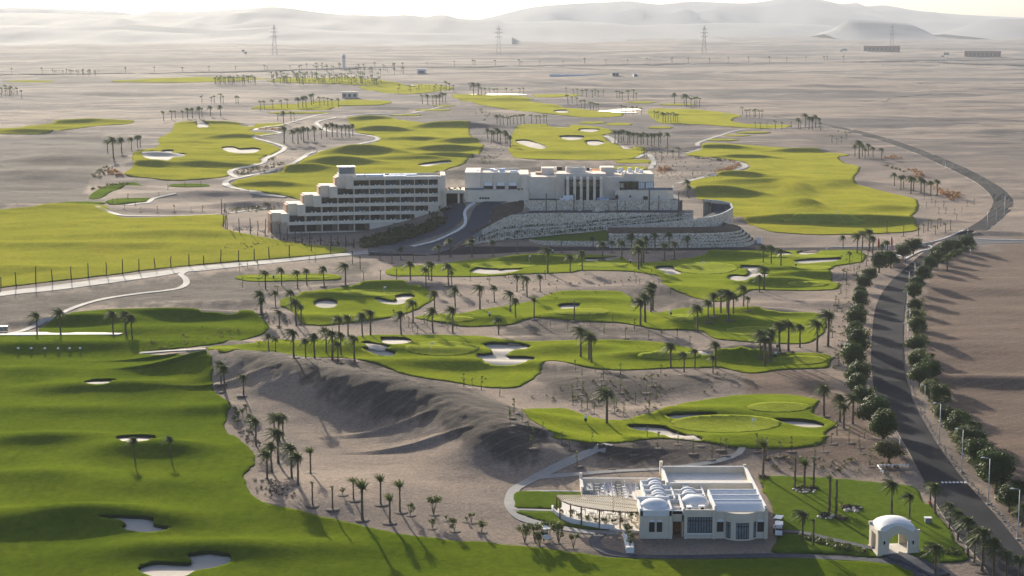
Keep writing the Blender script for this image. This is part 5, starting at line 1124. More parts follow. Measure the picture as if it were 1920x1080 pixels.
# ---------------------------------------------------------------- forecourt, stone walls and ramps
fc = MB(); fp = [(EX(560, 650), 649), (EX(600, 646), 646), (EX(645, 641), 642.5), (EX(650, 641), 641), (EX(1890, 641), 641), (EX(1925, 645), 648), (EX(1915, 650), 660), (EX(1880, 650), 672), (EX(560, 672), 672)]
fc.prism(fp, -1, 12.45); tag(fc.build('forecourt', M['paving']), kind='structure')
uw = MB(); x0, x1 = EX(650, 641), EX(1886, 641)
uw.box(x0, x1, 640.3, 641.0, 7, 12.95); uw.box(EX(1083, 639), EX(1112, 639), 638.6, 640.29, 7, 13.2); uw.box(EX(1338, 639), EX(1366, 639), 638.6, 640.29, 7, 13.2)
tag(uw.build('stone_wall', M['stone']), 'tall straight rubble stone wall holding up the hotel forecourt', 'stone wall')
cs = MB()
for i in range(6): cs.box(EX(1200 - i * 2, 638) + i * .5, EX(1310, 638) - i * .5, 636.6 + i * .5, 640.2, 8, 8.9 + i * .55)
cs.box(EX(1198, 636), EX(1255, 636), 635.4, 636.6, 8, 9.3)
tag(cs.build('stone_cascade', M['stone']), 'stepped rubble stone cascade against the forecourt wall', 'stone cascade')
T0 = np.array([(880,442,2.8),(895,437,3.4),(912,427,4.8),(930,417,6.4),(945,409,7.4),(961,403,8.4),(995,400.5,9.0),(1065,400,9.2),(1160,399.5,9.2),(1273,400,9.2),(1300,401,9.2)], float)
FT = [np.array(a, float) for a in ([(880,444),(895,443),(907,441.7),(942,428.8),(994,424),(1064,420.6),(1158,411),(1273,401.5),(1300,402)], [(880,449),(907,446.5),(933,439),(999,432),(1088,424),(1181,416),(1280,404.5),(1300,404)], [(880,455),(891,453),(935,443),(994,437),(1099,430),(1205,419),(1280,411.5),(1300,410)], [(880,460),(924,456),(961,446),(1017,440),(1111,431.5),(1200,424),(1280,417),(1300,415)])]
pxs = np.linspace(880, 1300, 90); tpy = np.interp(pxs, T0[:, 0], T0[:, 1]); tz = np.interp(pxs, T0[:, 0], T0[:, 2])
dx, dy, dz = rays(pxs, tpy); tt = (tz - H) / dz; tx, ty = dx * tt, dy * tt
ty = np.convolve(np.pad(ty, 3, 'edge'), np.ones(7) / 7, 'valid'); tx = (pxs - 960) * ty / F * (dx / dy * F / (pxs - 960 + 1e-9))
nm = ['uppermost', 'second', 'third', 'lowest']
top = tz.copy()
for i in range(4):
    yy = ty - 1.5 * i; xx = tx * yy / ty
    fpy = np.interp(pxs, FT[i][:, 0], FT[i][:, 1]); _, fz = xdist(pxs, fpy, yy); fz = np.minimum(fz, top - .3)
    jag = .12 * np.array([rnd(-1, 1) for _ in pxs])
    back = np.stack([xx, yy + 1.6, top], 1); tp = np.stack([xx, yy, top + (.0 if i else .12) + jag * .6], 1); tb = np.stack([xx, yy + .3, top + (.0 if i else .12) + jag * .6], 1); tb2 = np.stack([xx, yy + .31, top], 1); ft = np.stack([xx, yy - .12, fz - .6], 1)
    o = loft_xyz('retaining_wall', [back, tb2, tb, tp, ft], [M['stone'], M['soil']], [1, 0, 0, 0]); tag(o, f'{nm[i]} long curving pale stone retaining wall beneath the hotel drive', 'retaining wall', 'curving stone terraces below the hotel')
    top = fz - .12
mk = pxs > 955
md2 = loft_xyz('drive', [np.stack([tx, ty + .32, tz + .02], 1)[mk], np.stack([tx * 641 / ty, np.full_like(ty, 640.4), tz + .05], 1)[mk]], M['paving'])
ml = pxs < 972; CUT = False; bzz = g(tx, ty + 3.6); CUT = True
tag(loft_xyz('garden_bed', [np.stack([tx, ty + .3, tz], 1)[ml], np.stack([tx, ty + 1.6, np.maximum(tz, bzz) * .5 + bzz * .5 + .1], 1)[ml], np.stack([tx, ty + 3.6, bzz + .12], 1)[ml]], M['soil']), kind='structure'); tag(md2, kind='structure')
bs = loft_xyz('drive', [np.stack([tx, ty + .3, tz], 1), np.stack([tx, ty + .3, tz * 0 - 1], 1)], M['stone']); tag(bs, kind='structure')
# ramp and hairpin round the right end
RP = np.array([(980,449,.15),(1017,443,.7),(1050,440,1.3),(1111,431.8,3),(1200,425.5,5),(1280,419,6.9),(1340,409,8.2),(1372,394,9.6),(1369,386,10.4),(1350,381,11.3),(1320,378,12.2)], float)
rp = smooth_poly(RP, 5, False); rx_, ry_ = at(rp[:, 0], rp[:, 1], rp[:, 2]); rz_ = rp[:, 2]
def offs(x, y, o):
    a, b = np.gradient(x), np.gradient(y); L = np.hypot(a, b); return x - b / L * o, y + a / L * o
ix, iy = offs(rx_, ry_, 5.5)
P3 = lambda x, y, z: np.stack([x, y, z], 1)
tag(loft_xyz('drive', [P3(rx_, ry_, rz_ + .02), P3(ix, iy, rz_ + .02), P3(ix, iy, rz_ * 0 - 1)], M['paving']), kind='structure')
ox, oy = offs(rx_, ry_, -.5); s = slice(30, None)
o = loft_xyz('parapet_wall', [P3(rx_, ry_, rz_ - 1)[s], P3(rx_, ry_, rz_ + .9)[s], P3(ox, oy, rz_ + .9)[s], P3(ox, oy, rz_ * 0 - 1)[s]], M['stone']); tag(o, 'pale stone wall curving round the outside of the hairpin ramp', 'stone wall')
k_, l_ = offs(rx_, ry_, -.56); k2, l2 = offs(rx_, ry_, .06)
o = loft_xyz('coping', [P3(k2, l2, rz_ + .78)[s], P3(k2, l2, rz_ + 1.0)[s], P3(k_, l_, rz_ + 1.0)[s], P3(k_, l_, rz_ + .78)[s]], M['kerb']); tag(o, 'white coping along the top of the hairpin ramp wall', 'coping')
# five stepped terraces below the ramp
base = smooth_poly([(34.5,601),(48,601),(60,601.5),(75,603.5),(84,609),(88.5,618),(88.5,630),(84.5,640)], 1.5, False)
nm5 = ['lowest', 'second lowest', 'middle', 'second highest', 'topmost']
for k in range(5):
    bx_, by_ = offs(base[:, 0], base[:, 1], 1.15 * k); z0 = .93 * k - (1 if k == 0 else .3); z1 = .93 * (k + 1)
    jag = np.array([rnd(-.05, .08) for _ in bx_]); q1, w1 = offs(base[:, 0], base[:, 1], 1.15 * k + .3); q2, w2 = offs(base[:, 0], base[:, 1], 1.15 * k + 1.3)
    one = np.ones_like(bx_)
    o = loft_xyz('terrace_wall', [P3(bx_, by_, z0 * one), P3(bx_, by_, z1 + jag), P3(q1, w1, z1 + jag), P3(q1, w1, z1 - .05 * one), P3(q2, w2, z1 - .02 * one)], [M['stone'], M['soil']], [0, 0, 0, 1])
    tag(o, f'{nm5[k]} of the five stepped dark stone terrace walls right of the lawn', 'terrace wall', 'stepped stone terraces at the right end')
q1, w1 = offs(base[:, 0], base[:, 1], 6.0); q2, w2 = offs(base[:, 0], base[:, 1], 10.5); n_ = len(q1)
tag(loft_xyz('planting_bank', [P3(q1, w1, np.full(n_, 4.6)), P3(q2, w2, np.full(n_, 6.2)), P3(q2, w2, np.full(n_, -1))], M['soil']), kind='structure')
# lawn island between ramp and lower road, with its two low walls
fpx = np.linspace(992, 1150, 40); fx_, fy_ = at(fpx, np.interp(fpx, [992, 1010, 1040, 1150], [448, 450.5, 451.5, 452]), np.interp(fpx, [992, 1020, 1150], [.6, 1.3, 1.9]))
fz_ = np.interp(fpx, [992, 1020, 1150], [.6, 1.3, 1.9]); bx2 = np.interp(np.linspace(0, 1, 40), np.linspace(0, 1, 8), np.interp(np.linspace(rx_[12], 34.5, 8), rx_, rx_)); by2 = np.interp(bx2, rx_[:60], ry_[:60]) - .25; bz2 = np.interp(bx2, rx_[:60], rz_[:60]) + .05
tag(loft_xyz('lawn', [P3(fx_, fy_, fz_ * 0 - 1), P3(fx_, fy_, fz_), P3(bx2, by2, bz2)], M['lawn']), kind='structure')
for i, (dd, zt_) in enumerate(((-.3, 1.0), (-1.5, .55))):
    xx, yy = fx_ * (fy_ + dd) / fy_, fy_ + dd; jag = np.array([rnd(-.05, .08) for _ in xx]); zz = fz_ * zt_ + jag
    o = loft_xyz('low_stone_wall', [P3(xx, yy - .3, zz * 0 - .5), P3(xx, yy - .3, zz), P3(xx, yy + .0, zz), P3(xx, yy + .9, zz - .1)], [M['stone'], M['soil']], [0, 0, 1]); tag(o, f'{["upper", "lower"][i]} low stone wall along the front of the lawn island', 'stone wall')
CUT = False
sheet('garden_bed', [(921,400),(926,391),(945,384),(972,378.5),(982,379),(981,393),(966,401),(948,407),(932,415),(922,411)], [M['soil'], M['soil']], (), .35, 4, 2, .5, sink=False)
sheet('garden_bed', [(846,470),(870,452),(884,446),(886,456),(868,463)], [M['soil'], M['soil']], (), .3, 4, 2, .5, sink=False)
CUT = True
for i, (px, h) in enumerate(((1024,37),(1043,25),(1076,36),(1094,24),(1157,35),(1172,22),(1217,44),(1235,33),(1272,40))):
    x, y = at(px, 398.5, 9.2); palm(h, 'D', 0, 0, f'bare dark palm trunk in front of the forecourt wall, {ORD[i]}', 'bare palm trunks along the forecourt wall', 3000 + i, (float(x), float(y), 9.2))
mbp = MB(); random.seed(77)
for i in range(620):
    j = random.randrange(4, 86); r = random.randrange(1, 5); yy = ty[j] - 1.5 * r + .7; s_ = rnd(.25, .55); fpy = np.interp(pxs[j], FT[r - 1][:, 0], FT[r - 1][:, 1]); zz = float(xdist(pxs[j], fpy, yy)[1]); leaf_cloud(mbp, [(tx[j] * yy / ty[j], yy, zz + s_ * .6, s_, s_, s_ * .8)], 10, s_ * .45)
for i in range(420):
    j = random.randrange(0, len(base)); k = random.randrange(0, 5); s_ = rnd(.2, .45); a, b = offs(base[:, 0], base[:, 1], 1.15 * k + .7); leaf_cloud(mbp, [(a[j], b[j], .93 * (k + 1) + s_ * .5, s_, s_, s_ * .8)], 10, s_ * .45)
tag(mbp.build('ledge_planting', M['tree_leaf']), 'tufts of dark creeping plants along the stone terrace ledges', 'planting', kind='stuff')
# ---------------------------------------------------------------- domed clubhouse
def clubhouse():
    OX, OY = 19.9, 257.2; z0 = float(g(np.array([30.]), np.array([262.]))[0]) - .1
    root = empty('clubhouse', (OX, OY, z0), 'low cream clubhouse restaurant with white domes and saw-tooth roofs', 'clubhouse')
    def P(mb, nm, mat, par=None): return mb.build(nm, mat, par or root)
    w = MB(); B = w.box
    B(.25, 4.85, .12, 6.4, -.5, 4.55); B(0, .5, 0, .5, -.5, 4.6); B(4.6, 5.1, 0, .5, -.5, 4.6)
    B(5.1, 6.95, 1.0, 1.25, 2.6, 4.25); B(5.1, 5.25, 1.0, 6, -.5, 4.25); B(6.7, 6.95, 1.0, 6, -.5, 4.25); B(5.25, 6.7, 3.2, 6, -.5, 4.0)
    B(6.95, 7.45, -.05, .5, -.5, 4.75); B(7.45, 11.4, .2, .5, -.5, 1.0); B(7.45, 11.4, .2, .5, 3.55, 4.7); B(11.35, 11.85, -.05, .5, -.5, 4.75); B(7.0, 11.8, .5, 1.0, -.5, 4.0)
    B(11.85, 19.5, .25, 1.0, -.5, 4.45); B(19.45, 20.0, 0, .6, -.5, 4.95)
    B(7, 20, 1.0, 14.6, -.5, 3.9); B(.6, 7, 6.4, 14.6, -.5, 3.9); B(1.4, 6.0, 14.6, 17.5, -.5, 3.9); B(5.6, 19.8, 14.6, 25, -.5, 4.0)
    P(w, 'wall', M['club'])
    # bow front
    bow = MB(); n = 14; cu = 15.75; R = 3.1
    ang = [math.radians(-55 + 110 * i / n) for i in range(n + 1)]; pts = [(cu + R * math.sin(a), .25 - (R * math.cos(a) - R * math.cos(math.radians(55)))) for a in ang]
    for z_0, z_1 in ((-.5, .35), (2.95, 4.45)): bow.prism(pts + [(pts[-1][0], .3), (pts[0][0], .3)], z_0, z_1)
    for i in (0, 3, 4, 10, 11, 14):
        if i >= n: continue
        a, b = pts[i], pts[i + 1]; bow.prism([a, b, (b[0], b[1] + .22), (a[0], a[1] + .22)], .35, 2.95)
    P(bow, 'bow_front', M['club'])
    for i0, i1 in ((1, 3), (5, 10), (12, 14)):
        gm = MB(); fr = MB(); q = [(x, y + .12) for x, y in pts[i0:i1 + 1]]
        gm.prism(q + [(x, y + .06) for x, y in q[::-1]], .35, 2.95); o = P(gm, 'bow_window', M['curtain'])
        for j, (x, y) in enumerate(q): fr.box(x - .045, x + .045, y - .09, y - .01, .35, 2.95)
        for a, b in zip(q[:-1], q[1:]):
            for zz in (.35, 2.3, 2.85): fr.prism([(a[0], a[1] - .06), (b[0], b[1] - .06), (b[0], b[1] - .01), (a[0], a[1] - .01)], zz, zz + .1)
        fr.build('frame', M['frame'], o)
    # band window
    gm = MB(); gm.box(7.5, 11.33, .38, .44, 1.0, 3.55); o = P(gm, 'window', M['curtain']); fr = MB()
    for i in range(10): x = 7.5 + 3.83 * i / 9; fr.box(x - .05, x + .05, .27, .37, 1.0, 3.55)
    for zz in (1.0, 2.85, 3.45): fr.box(7.45, 11.35, .28, .36, zz, zz + .1)
    fr.build('frame', M['frame'], o); sl = MB(); sl.box(7.4, 11.4, .02, .2, .8, 1.0); sl.build('sill', M['stucco_white'], o)
    # arched windows
    for u, yv, sc in ((1.93, .12, 1), (3.1, .12, 1), (12.6, .25, 1.22), (18.9, .25, 1.22)):
        hw = .36 * sc; z_0, z_1 = 1.2, 2.72; gm = MB(); gm.box(u - hw, u + hw, yv - .05, yv - .005, z_0, z_1); o = P(gm, 'arched_window', M['glass'])
        fr = MB()
        for a, b in ((u - hw - .06, u - hw), (u + hw, u + hw + .06), (u - .03, u + .03)): fr.box(a, b, yv - .09, yv - .004, z_0, z_1)
        fr.box(u - hw - .06, u + hw + .06, yv - .09, yv - .004, z_1, z_1 + .07); fr.build('frame', M['frame'], o)
        ar = MB(); k = 10; ap = [(u + (hw + .1) * math.cos(math.pi * i / k), z_1 + .08 + (hw) * .95 * math.sin(math.pi * i / k)) for i in range(k + 1)]
        vs = [(x, yv - .10, z) for x, z in ap] + [(x, yv - .004, z) for x, z in ap]; m = k + 1
        ar.add(vs, [tuple(range(m))] + [(i, i + 1, m + i + 1, m + i) for i in range(k)] + [(k, 0, m, 2 * m - 1)]); ar.build('tympanum', M['roofwhite'], o)
    dr = MB(); dr.box(5.3, 6.65, 2.9, 3.15, -.1, 2.5); P(dr, 'door', M['timber']); lt = MB(); lt.add([(5.28, 1.3, 2.55), (6.6, 2.6, 2.55), (6.6, 2.6, 2.1)], [(0, 1, 2)])
    rv = MB(); rv.box(5.26, 5.3, 1.26, 2.9, -.1, 2.55); rv.box(6.64, 6.68, 1.26, 2.9, -.1, 2.55); P(rv, 'door_reveal', M['peg'])
    # roofs
    rf = MB(); rf.box(.3, 4.8, .3, 6.2, 4.55, 4.6)
    for a, b, c, d, t in ((0, 5.1, 6.3, 6.6, 5.1), (0, .3, .3, 6.6, 4.85), (4.8, 5.1, .3, 6.6, 4.85), (.1, 5.0, 0, .2, 4.72), (6.75, 7.0, .2, 8.3, 4.9), (5.1, 6.8, 1.0, 1.2, 4.4), (5.1, 6.8, 2.8, 3.0, 4.4), (0.2, 6.9, 6.6, 6.75, 4.5)): rf.box(a, b, c, d, 3.8, t)
    P(rf, 'parapet', M['roofwhite'])
    dm = MB(); dm.dome(2.6, 3.3, 4.55, 2.2, 2.2, 1.05, 30, 9); dm.box(.8, 4.4, 1.4, 5.2, 4.5, 4.62); P(dm, 'dome', M['roofwhite'])
    dm = MB(); dm.lathe([(2.35, 3.9), (2.35, 4.3), (2.25, 4.32)], 9.2, 6.0, 30); dm.dome(9.2, 6.0, 4.3, 2.25, 2.2, 1.1, 30, 9); P(dm, 'dome', M['roofwhite'])
    bays = [(1.4, 6.0, 8.4), (1.4, 6.0, 11.4), (1.4, 6.0, 14.4), (1.4, 6.0, 17.3), (6.4, 11.0, 8.9), (6.4, 11.0, 11.6)]
    bw = MB()
    for a, b, v in bays: bw.box(a, b, v - .16, v + .16, 3.8, 4.8)
    bw.box(1.3, 1.6, 6.76, 17.5, 3.8, 4.7); bw.box(5.95, 6.2, 6.76, 14.4, 3.8, 4.75); bw.box(10.9, 11.15, 8, 14.5, 3.8, 4.75); P(bw, 'bay_wall', M['roofwhite'])
    for a, b, v in bays:
        d = MB(); c = (a + b) / 2; n_ = 20
        prof = [(1.15, 3.9)] + [(1.15 * math.cos(t), 4.35 + .8 * math.sin(t)) for t in [math.pi / 2 * i / 8 for i in range(8)]] + [(.01, 5.15)]
        d.lathe(prof, c, v - 1.3, 22, 1, .95); k = 12   # small dome, with the arched gable that backs it
        arc = [(c + 1.15 * math.cos(math.pi * i / k), 4.78 + .42 * math.sin(math.pi * i / k)) for i in range(k + 1)]; m = k + 1
        d.add([(x, v - .16, z) for x, z in arc] + [(x, v + .16, z) for x, z in arc], [tuple(range(m))[::-1], tuple(range(m, 2 * m))] + [(i, i + 1, m + i + 1, m + i) for i in range(k)])
        P(d, 'small_dome', M['roofwhite'])
    for j, (v0, v1, zf, zb_) in enumerate(((.3, 3.7, 4.35, 5.25), (3.9, 6.8, 4.1, 5.2), (7.0, 9.9, 4.1, 5.2))):
        s = MB(); n_ = 8; prof = [(v0 + (v1 - v0) * i / n_, zf + (zb_ - zf) * math.sin(math.pi / 2 * i / n_)) for i in range(n_ + 1)] + [(v1, 3.8), (v0, 3.8)]
        m = len(prof); u0_, u1_ = 11.9 + .0, 19.45
        s.add([(u, a, b) for u in (u0_, u1_) for a, b in prof], [tuple(range(m))[::-1], tuple(range(m, 2 * m))] + [(i, (i + 1) % m, m + (i + 1) % m, m + i) for i in range(m)])
        s.box(u0_, u1_, v1 - .02, v1 + .16, zb_ - .3, zb_ + .12); s.box(u0_ - .25, u0_ - .01, v0, v1, 3.8, zb_ + .1); s.box(u1_ + .01, u1_ + .3, v0, v1, 3.8, zb_ + .1)
        P(s, 'sawtooth_roof', M['roofwhite'])
    tw = MB()
    for a, b, c, d in ((11.3, 19.8, 14.3, 14.6), (6.0, 11.3, 14.3, 14.6), (5.4, 5.75, 14.6, 25), (19.5, 19.85, 9.9, 25), (5.75, 19.5, 24.7, 25)): tw.box(a, b, c, d, 3.8, 5.1)
    tw.box(5.2, 5.7, 24.2, 25.1, 3.8, 6.1); tw.box(19.45, 19.9, 24.6, 25.1, 3.8, 5.5); P(tw, 'terrace_wall', M['club'])
    cp_ = MB()
    for a, b, c, d in ((5.35, 5.8, 14.62, 24.1), (19.45, 19.9, 9.9, 24.5), (5.8, 19.4, 24.68, 25.02), (6.0, 19.4, 14.28, 14.62)): cp_.box(a, b, c, d, 5.1, 5.18)
    P(cp_, 'coping', M['roofwhite'])
    fl = MB(); fl.box(5.75, 19.5, 14.6, 24.7, 4.0, 4.06); P(fl, 'roof_terrace', M['deck'])
    for u, v, sx, sy, h in ((7.5, 1.6, .8, 1.2, .8), (8.1, 1.1, .5, .5, .5), (9.4, 1.8, 1.0, .7, .9), (10.6, 1.3, .5, .5, .4), (8.0, 13.2, 1.0, .8, .9)):
        a = MB(); a.box(u, u + sx, v, v + sy, 3.98, 3.98 + h); o = P(a, 'air_conditioner', M['white']); f = MB(); f.tube([(u + sx * .55, v - .02, 3.98 + h * .5), (u + sx * .55, v - .06, 3.98 + h * .5)], .3 * min(sx, h), 14); f.build('fan_grille', M['black'], o); s2 = MB(); s2.box(u + .05, u + sx - .05, v + .05, v + sy - .05, 3.9, 3.98); s2.build('stand', M['metal'], o)
    fan = MB(); fan.lathe([(.45, 3.9), (.45, 4.25), (.55, 4.3), (.55, 4.5), (.3, 4.5), (.3, 4.35), (.01, 4.35)], 16.2, 12, 18); P(fan, 'roof_fan', M['white'])
    ped = MB(); ped.box(-.2, 5.3, -.7, 0, -.6, .02); ped.box(5.3, 20.1, -.9, -.06, -.6, .0); P(ped, 'pavement_strip', M['paving'])
clubhouse()
# ---------------------------------------------------------------- terrace and pergola beside the clubhouse
def terrace():
    zt = float(g(np.array([16.]), np.array([280.]))[0]) + .35
    Q = lambda pts, z=zt: [tuple(float(c) for c in at(*p, z)) for p in pts]
    root = empty('restaurant_terrace', (*at(1120, 960, zt), zt), 'pale paved restaurant terrace with curved white wall beside the clubhouse', 'terrace'); off = Vector(root.location)
    def P(mb, nm, mat): o = mb.build(nm, mat, root); o.location = -off; return o
    f = MB(); f.prism(Q([(1090,907),(1228,907),(1228,950),(1205,996),(1152,992),(1088,979),(1050,966),(1036,955),(1040,945),(1060,935),(1090,935)]), -.5, zt); P(f, 'floor', M['deck'])
    cw = MB(); cur = Q([(1034,953),(1036,958.5),(1044,966),(1058,973),(1078,979.5),(1100,984.5),(1125,988.5),(1152,990.5)])
    for a, b in zip(cur[:-1], cur[1:]):
        a, b = Vector((*a, 0)), Vector((*b, 0)); n = Vector((-(b - a).y, (b - a).x, 0)).normalized() * .3
        cw.prism([(a.x, a.y), (b.x, b.y), ((b + n).x, (b + n).y), ((a + n).x, (a + n).y)], -.4, zt + .55)
    P(cw, 'curved_wall', M['stucco_white'])
    bw = MB(); a, b = Q([(1091,908), (1228,908)]); bw.box(a[0], b[0], a[1], a[1] + .3, -.4, zt + 1.0); c = Q([(1091,926)])[0]; bw.box(a[0] - .35, a[0], c[1], a[1] + .3, -.4, zt + 1.1); bw.box(a[0] - .4, a[0] + .05, a[1] - .1, a[1] + .4, -.4, zt + 2.0); P(bw, 'parapet', M['stucco'])
    cap = MB(); cap.box(a[0], b[0], a[1] - .06, a[1] + .36, zt + 1.0, zt + 1.08); cap.box(a[0] - .4, a[0] + .05, c[1], a[1] - .12, zt + 1.1, zt + 1.18); P(cap, 'coping', M['kerb'])
    pl = MB(); d = Q([(1095,926), (1112,926)]); pl.box(d[0][0], d[1][0], d[0][1] - .2, d[0][1] + 4, zt, zt + .7); P(pl, 'planter_box', M['greybox'])
    # pergola
    pz = zt + 2.9; poly = np.array(Q([(1044,928.5),(1100,929),(1150,930),(1178,935),(1201,940),(1202,960),(1165,959),(1124,955),(1090,949.5),(1066,944),(1050,937)], pz))
    pr = empty('pergola', (*poly.mean(0), zt), 'slatted timber pergola with curved front edge shading the restaurant terrace', 'pergola'); po = Vector(pr.location)
    def PP(mb, nm, mat): o = mb.build(nm, mat, pr); o.location = -po; return o
    sl = MB(); x = poly[:, 0].min() + .05; i = 0
    sk = .28
    while x < poly[:, 0].max() + 6:
        ys = []
        P0 = np.array([x, 0]);
        for (x0, y0), (x1, y1) in zip(poly, np.roll(poly, -1, 0)):
            f0 = x0 - sk * (y0 - 270) - x; f1 = x1 - sk * (y1 - 270) - x
            if (f0 > 0) != (f1 > 0): t = f0 / (f0 - f1); ys.append(y0 + (y1 - y0) * t)
        if len(ys) >= 2:
            y0, y1 = min(ys), max(ys); w = .095
            m = [(x + sk * (y0 - 270), y0), (x + sk * (y1 - 270), y1)]
            sl.add([(m[0][0] - w, m[0][1], pz), (m[0][0] + w, m[0][1], pz), (m[1][0] + w, m[1][1], pz), (m[1][0] - w, m[1][1], pz), (m[0][0] - w, m[0][1], pz + .1), (m[0][0] + w, m[0][1], pz + .1), (m[1][0] + w, m[1][1], pz + .1), (m[1][0] - w, m[1][1], pz + .1)], [(3, 2, 1, 0), (4, 5, 6, 7), (0, 1, 5, 4), (1, 2, 6, 5), (2, 3, 7, 6), (3, 0, 4, 7)])
        x += .36; i += 1
    PP(sl, 'slats', M['slat'])
    bm = MB(); loop = list(poly) + [poly[0]]
    for a, b in zip(loop[:-1], loop[1:]): bm.tube([(*a, pz - .1), (*b, pz - .1)], .1, 4)
    for fr in (.33, .66):
        a = poly[10] * (1 - fr) + poly[0] * fr; b = poly[5] * (1 - fr) + poly[4] * fr; bm.tube([(*a, pz - .12), (*b, pz - .12)], .08, 4)
    PP(bm, 'beam', M['timber'])
    for a in list(poly[[0, 2, 4, 5, 7, 8, 10]]) + [(poly[5] + poly[7]) / 2, (poly[8] + poly[10]) / 2]:
        q = MB(); q.box(a[0] - .11, a[0] + .11, a[1] - .11, a[1] + .11, zt - .3, pz); PP(q, 'post', M['timber'])
    # furniture
    def table(name='dining_table'):
        r = empty(name, (0, 0, 0)); t = MB(); t.box(-.42, .42, -.42, .42, .7, .75); t.build('tabletop', M['black'], r)
        for sx in (-1, 1):
            for sy in (-1, 1): l = MB(); l.box(sx * .38 - .03, sx * .38 + .03, sy * .38 - .03, sy * .38 + .03, 0, .7); l.build('leg', M['black'], r)
        return r
    def chair():
        r = empty('terrace_chair', (0, 0, 0)); s = MB(); s.box(-.24, .24, -.24, .24, .42, .47); s.build('seat', M['white'], r)
        b = MB(); b.box(.2, .25, -.24, .24, .5, .9); b.build('backrest', M['white'], r)
        for sx in (-1, 1):
            for sy in (-1, 1): l = MB(); l.box(sx * .21 - .025, sx * .21 + .025, sy * .21 - .025, sy * .21 + .025, 0, .42 if sx < 0 else .5); l.build('leg', M['white'], r)
        return r
    T0_, C0 = table(), chair(); ft = fc_ = True
    rows = (('left', [(1119.5, 915 + i * 5.5) for i in range(3)]), ('middle', [(1159 + i * .6, 912 + i * 5.0) for i in range(6)]), ('right', [(1203 + i * 1.2, 914 + i * 5.2) for i in range(6)]))
    for rn, pts in rows:
        for i, (px, py) in enumerate(pts):
            x, y = [float(c) for c in at(px, py, zt)]
            o = T0_ if ft else copy_tree(T0_); ft = False; o.location = (x, y, zt)
            nmr = ['farthest', 'second', 'third', 'fourth', 'fifth', 'nearest'][i if i < len(pts) - 1 else 5]
            tag(o, f'{nmr} black square table of the {rn} row on the open terrace', 'table', 'black tables on the open restaurant terrace')
            for s in (-1, 1):
                c = C0 if fc_ else copy_tree(C0); fc_ = False; c.location = (x + s * (.95 + rnd(-.1, .15)), y + rnd(-.1, .1), zt); c.rotation_euler = (0, 0, (0 if s > 0 else math.pi) + rnd(-.3, .3))
                tag(c, f'white chair {"right" if s > 0 else "left"} of the {nmr} table in the {rn} terrace row', 'chair', 'white chairs on the open restaurant terrace')
    for i, (px, py, hp) in enumerate(((1141, 929, 27), (1182, 931, 29), (1226, 925, 28))):
        x, y = [float(c) for c in at(px, py, zt)]; r = empty('parasol', (x, y, zt), f'folded lilac parasol on the terrace, {ORD[i]} of three', 'parasol', 'folded parasols on the restaurant terrace')
        hh = hp * y / F; a = MB(); a.tube([(0, 0, 0), (0, 0, hh)], .03, 6); a.build('pole', M['white'], r); c = MB(); c.lathe([(.01, hh - .05), (.1, hh - .2), (.2, hh * .6), (.26, hh * .22), (.2, hh * .2), (.05, hh * .2)], 0, 0, 8); c.build('canopy', M['umbrella'], r); b = MB(); b.lathe([(.3, 0), (.3, .08), (.05, .1)], 0, 0, 12); b.build('base', M['greybox'], r)
    for i, (px, py) in enumerate(((1075, 966), (1093, 963), (1110, 970), (1126, 966), (1143, 972), (1160, 968), (1178, 970))):
        x, y = [float(c) for c in at(px, py, zt)]; o = copy_tree(T0_); o.location = (x, y, zt); o.rotation_euler = (0, 0, rnd(0, 1)); tag(o, f'dark table in the shade under the pergola, {ORD[i]}', 'table', 'dark tables under the pergola')
        for s in (-1, 1): c = copy_tree(C0); c.location = (x + s * .9, y + .1, zt); c.rotation_euler = (0, 0, 0 if s > 0 else math.pi); tag(c, f'white chair {"right" if s > 0 else "left"} of the {ORD[i]} table under the pergola', 'chair', 'chairs under the pergola')
    for i, (px, py, hp) in enumerate(((1042, 958, 16), (1052, 966, 14), (1072, 968, 17), (1086, 975, 15), (1102, 979, 18), (1118, 983, 15), (1134, 986, 20), (1150, 987, 17), (1166, 984, 18), (1184, 978, 20), (1195, 974, 19))):
        x, y = [float(c) for c in at(px, py, zt)]; shrub(0, 0, 0, f'leafy plant inside the curved terrace wall, {ORD[i]}', 'plants along the curved terrace wall', i, False, (x, y, zt - .1), hp * y / F)
terrace()
bxp = MB(); x, y = [float(c) for c in at(1181, 1034, .1)]; bxp.box(x - .55, x + .65, y, y + 9, -.3, .75); o = bxp.build('planter', M['stucco_white']); tag(o, 'long white planter box with bright shrubs left of the clubhouse', 'planter')
for i, dv in enumerate((.8, 2.6, 4.4, 6.2, 8)): shrub(0, 0, 0, f'bright round shrub in the white planter, {["nearest", "second nearest", "middle", "second farthest", "farthest"][i]}', 'bright shrubs in the white planter', i, False, (x + .05 + .1 * (i % 2), y + dv, .6), 1.75)
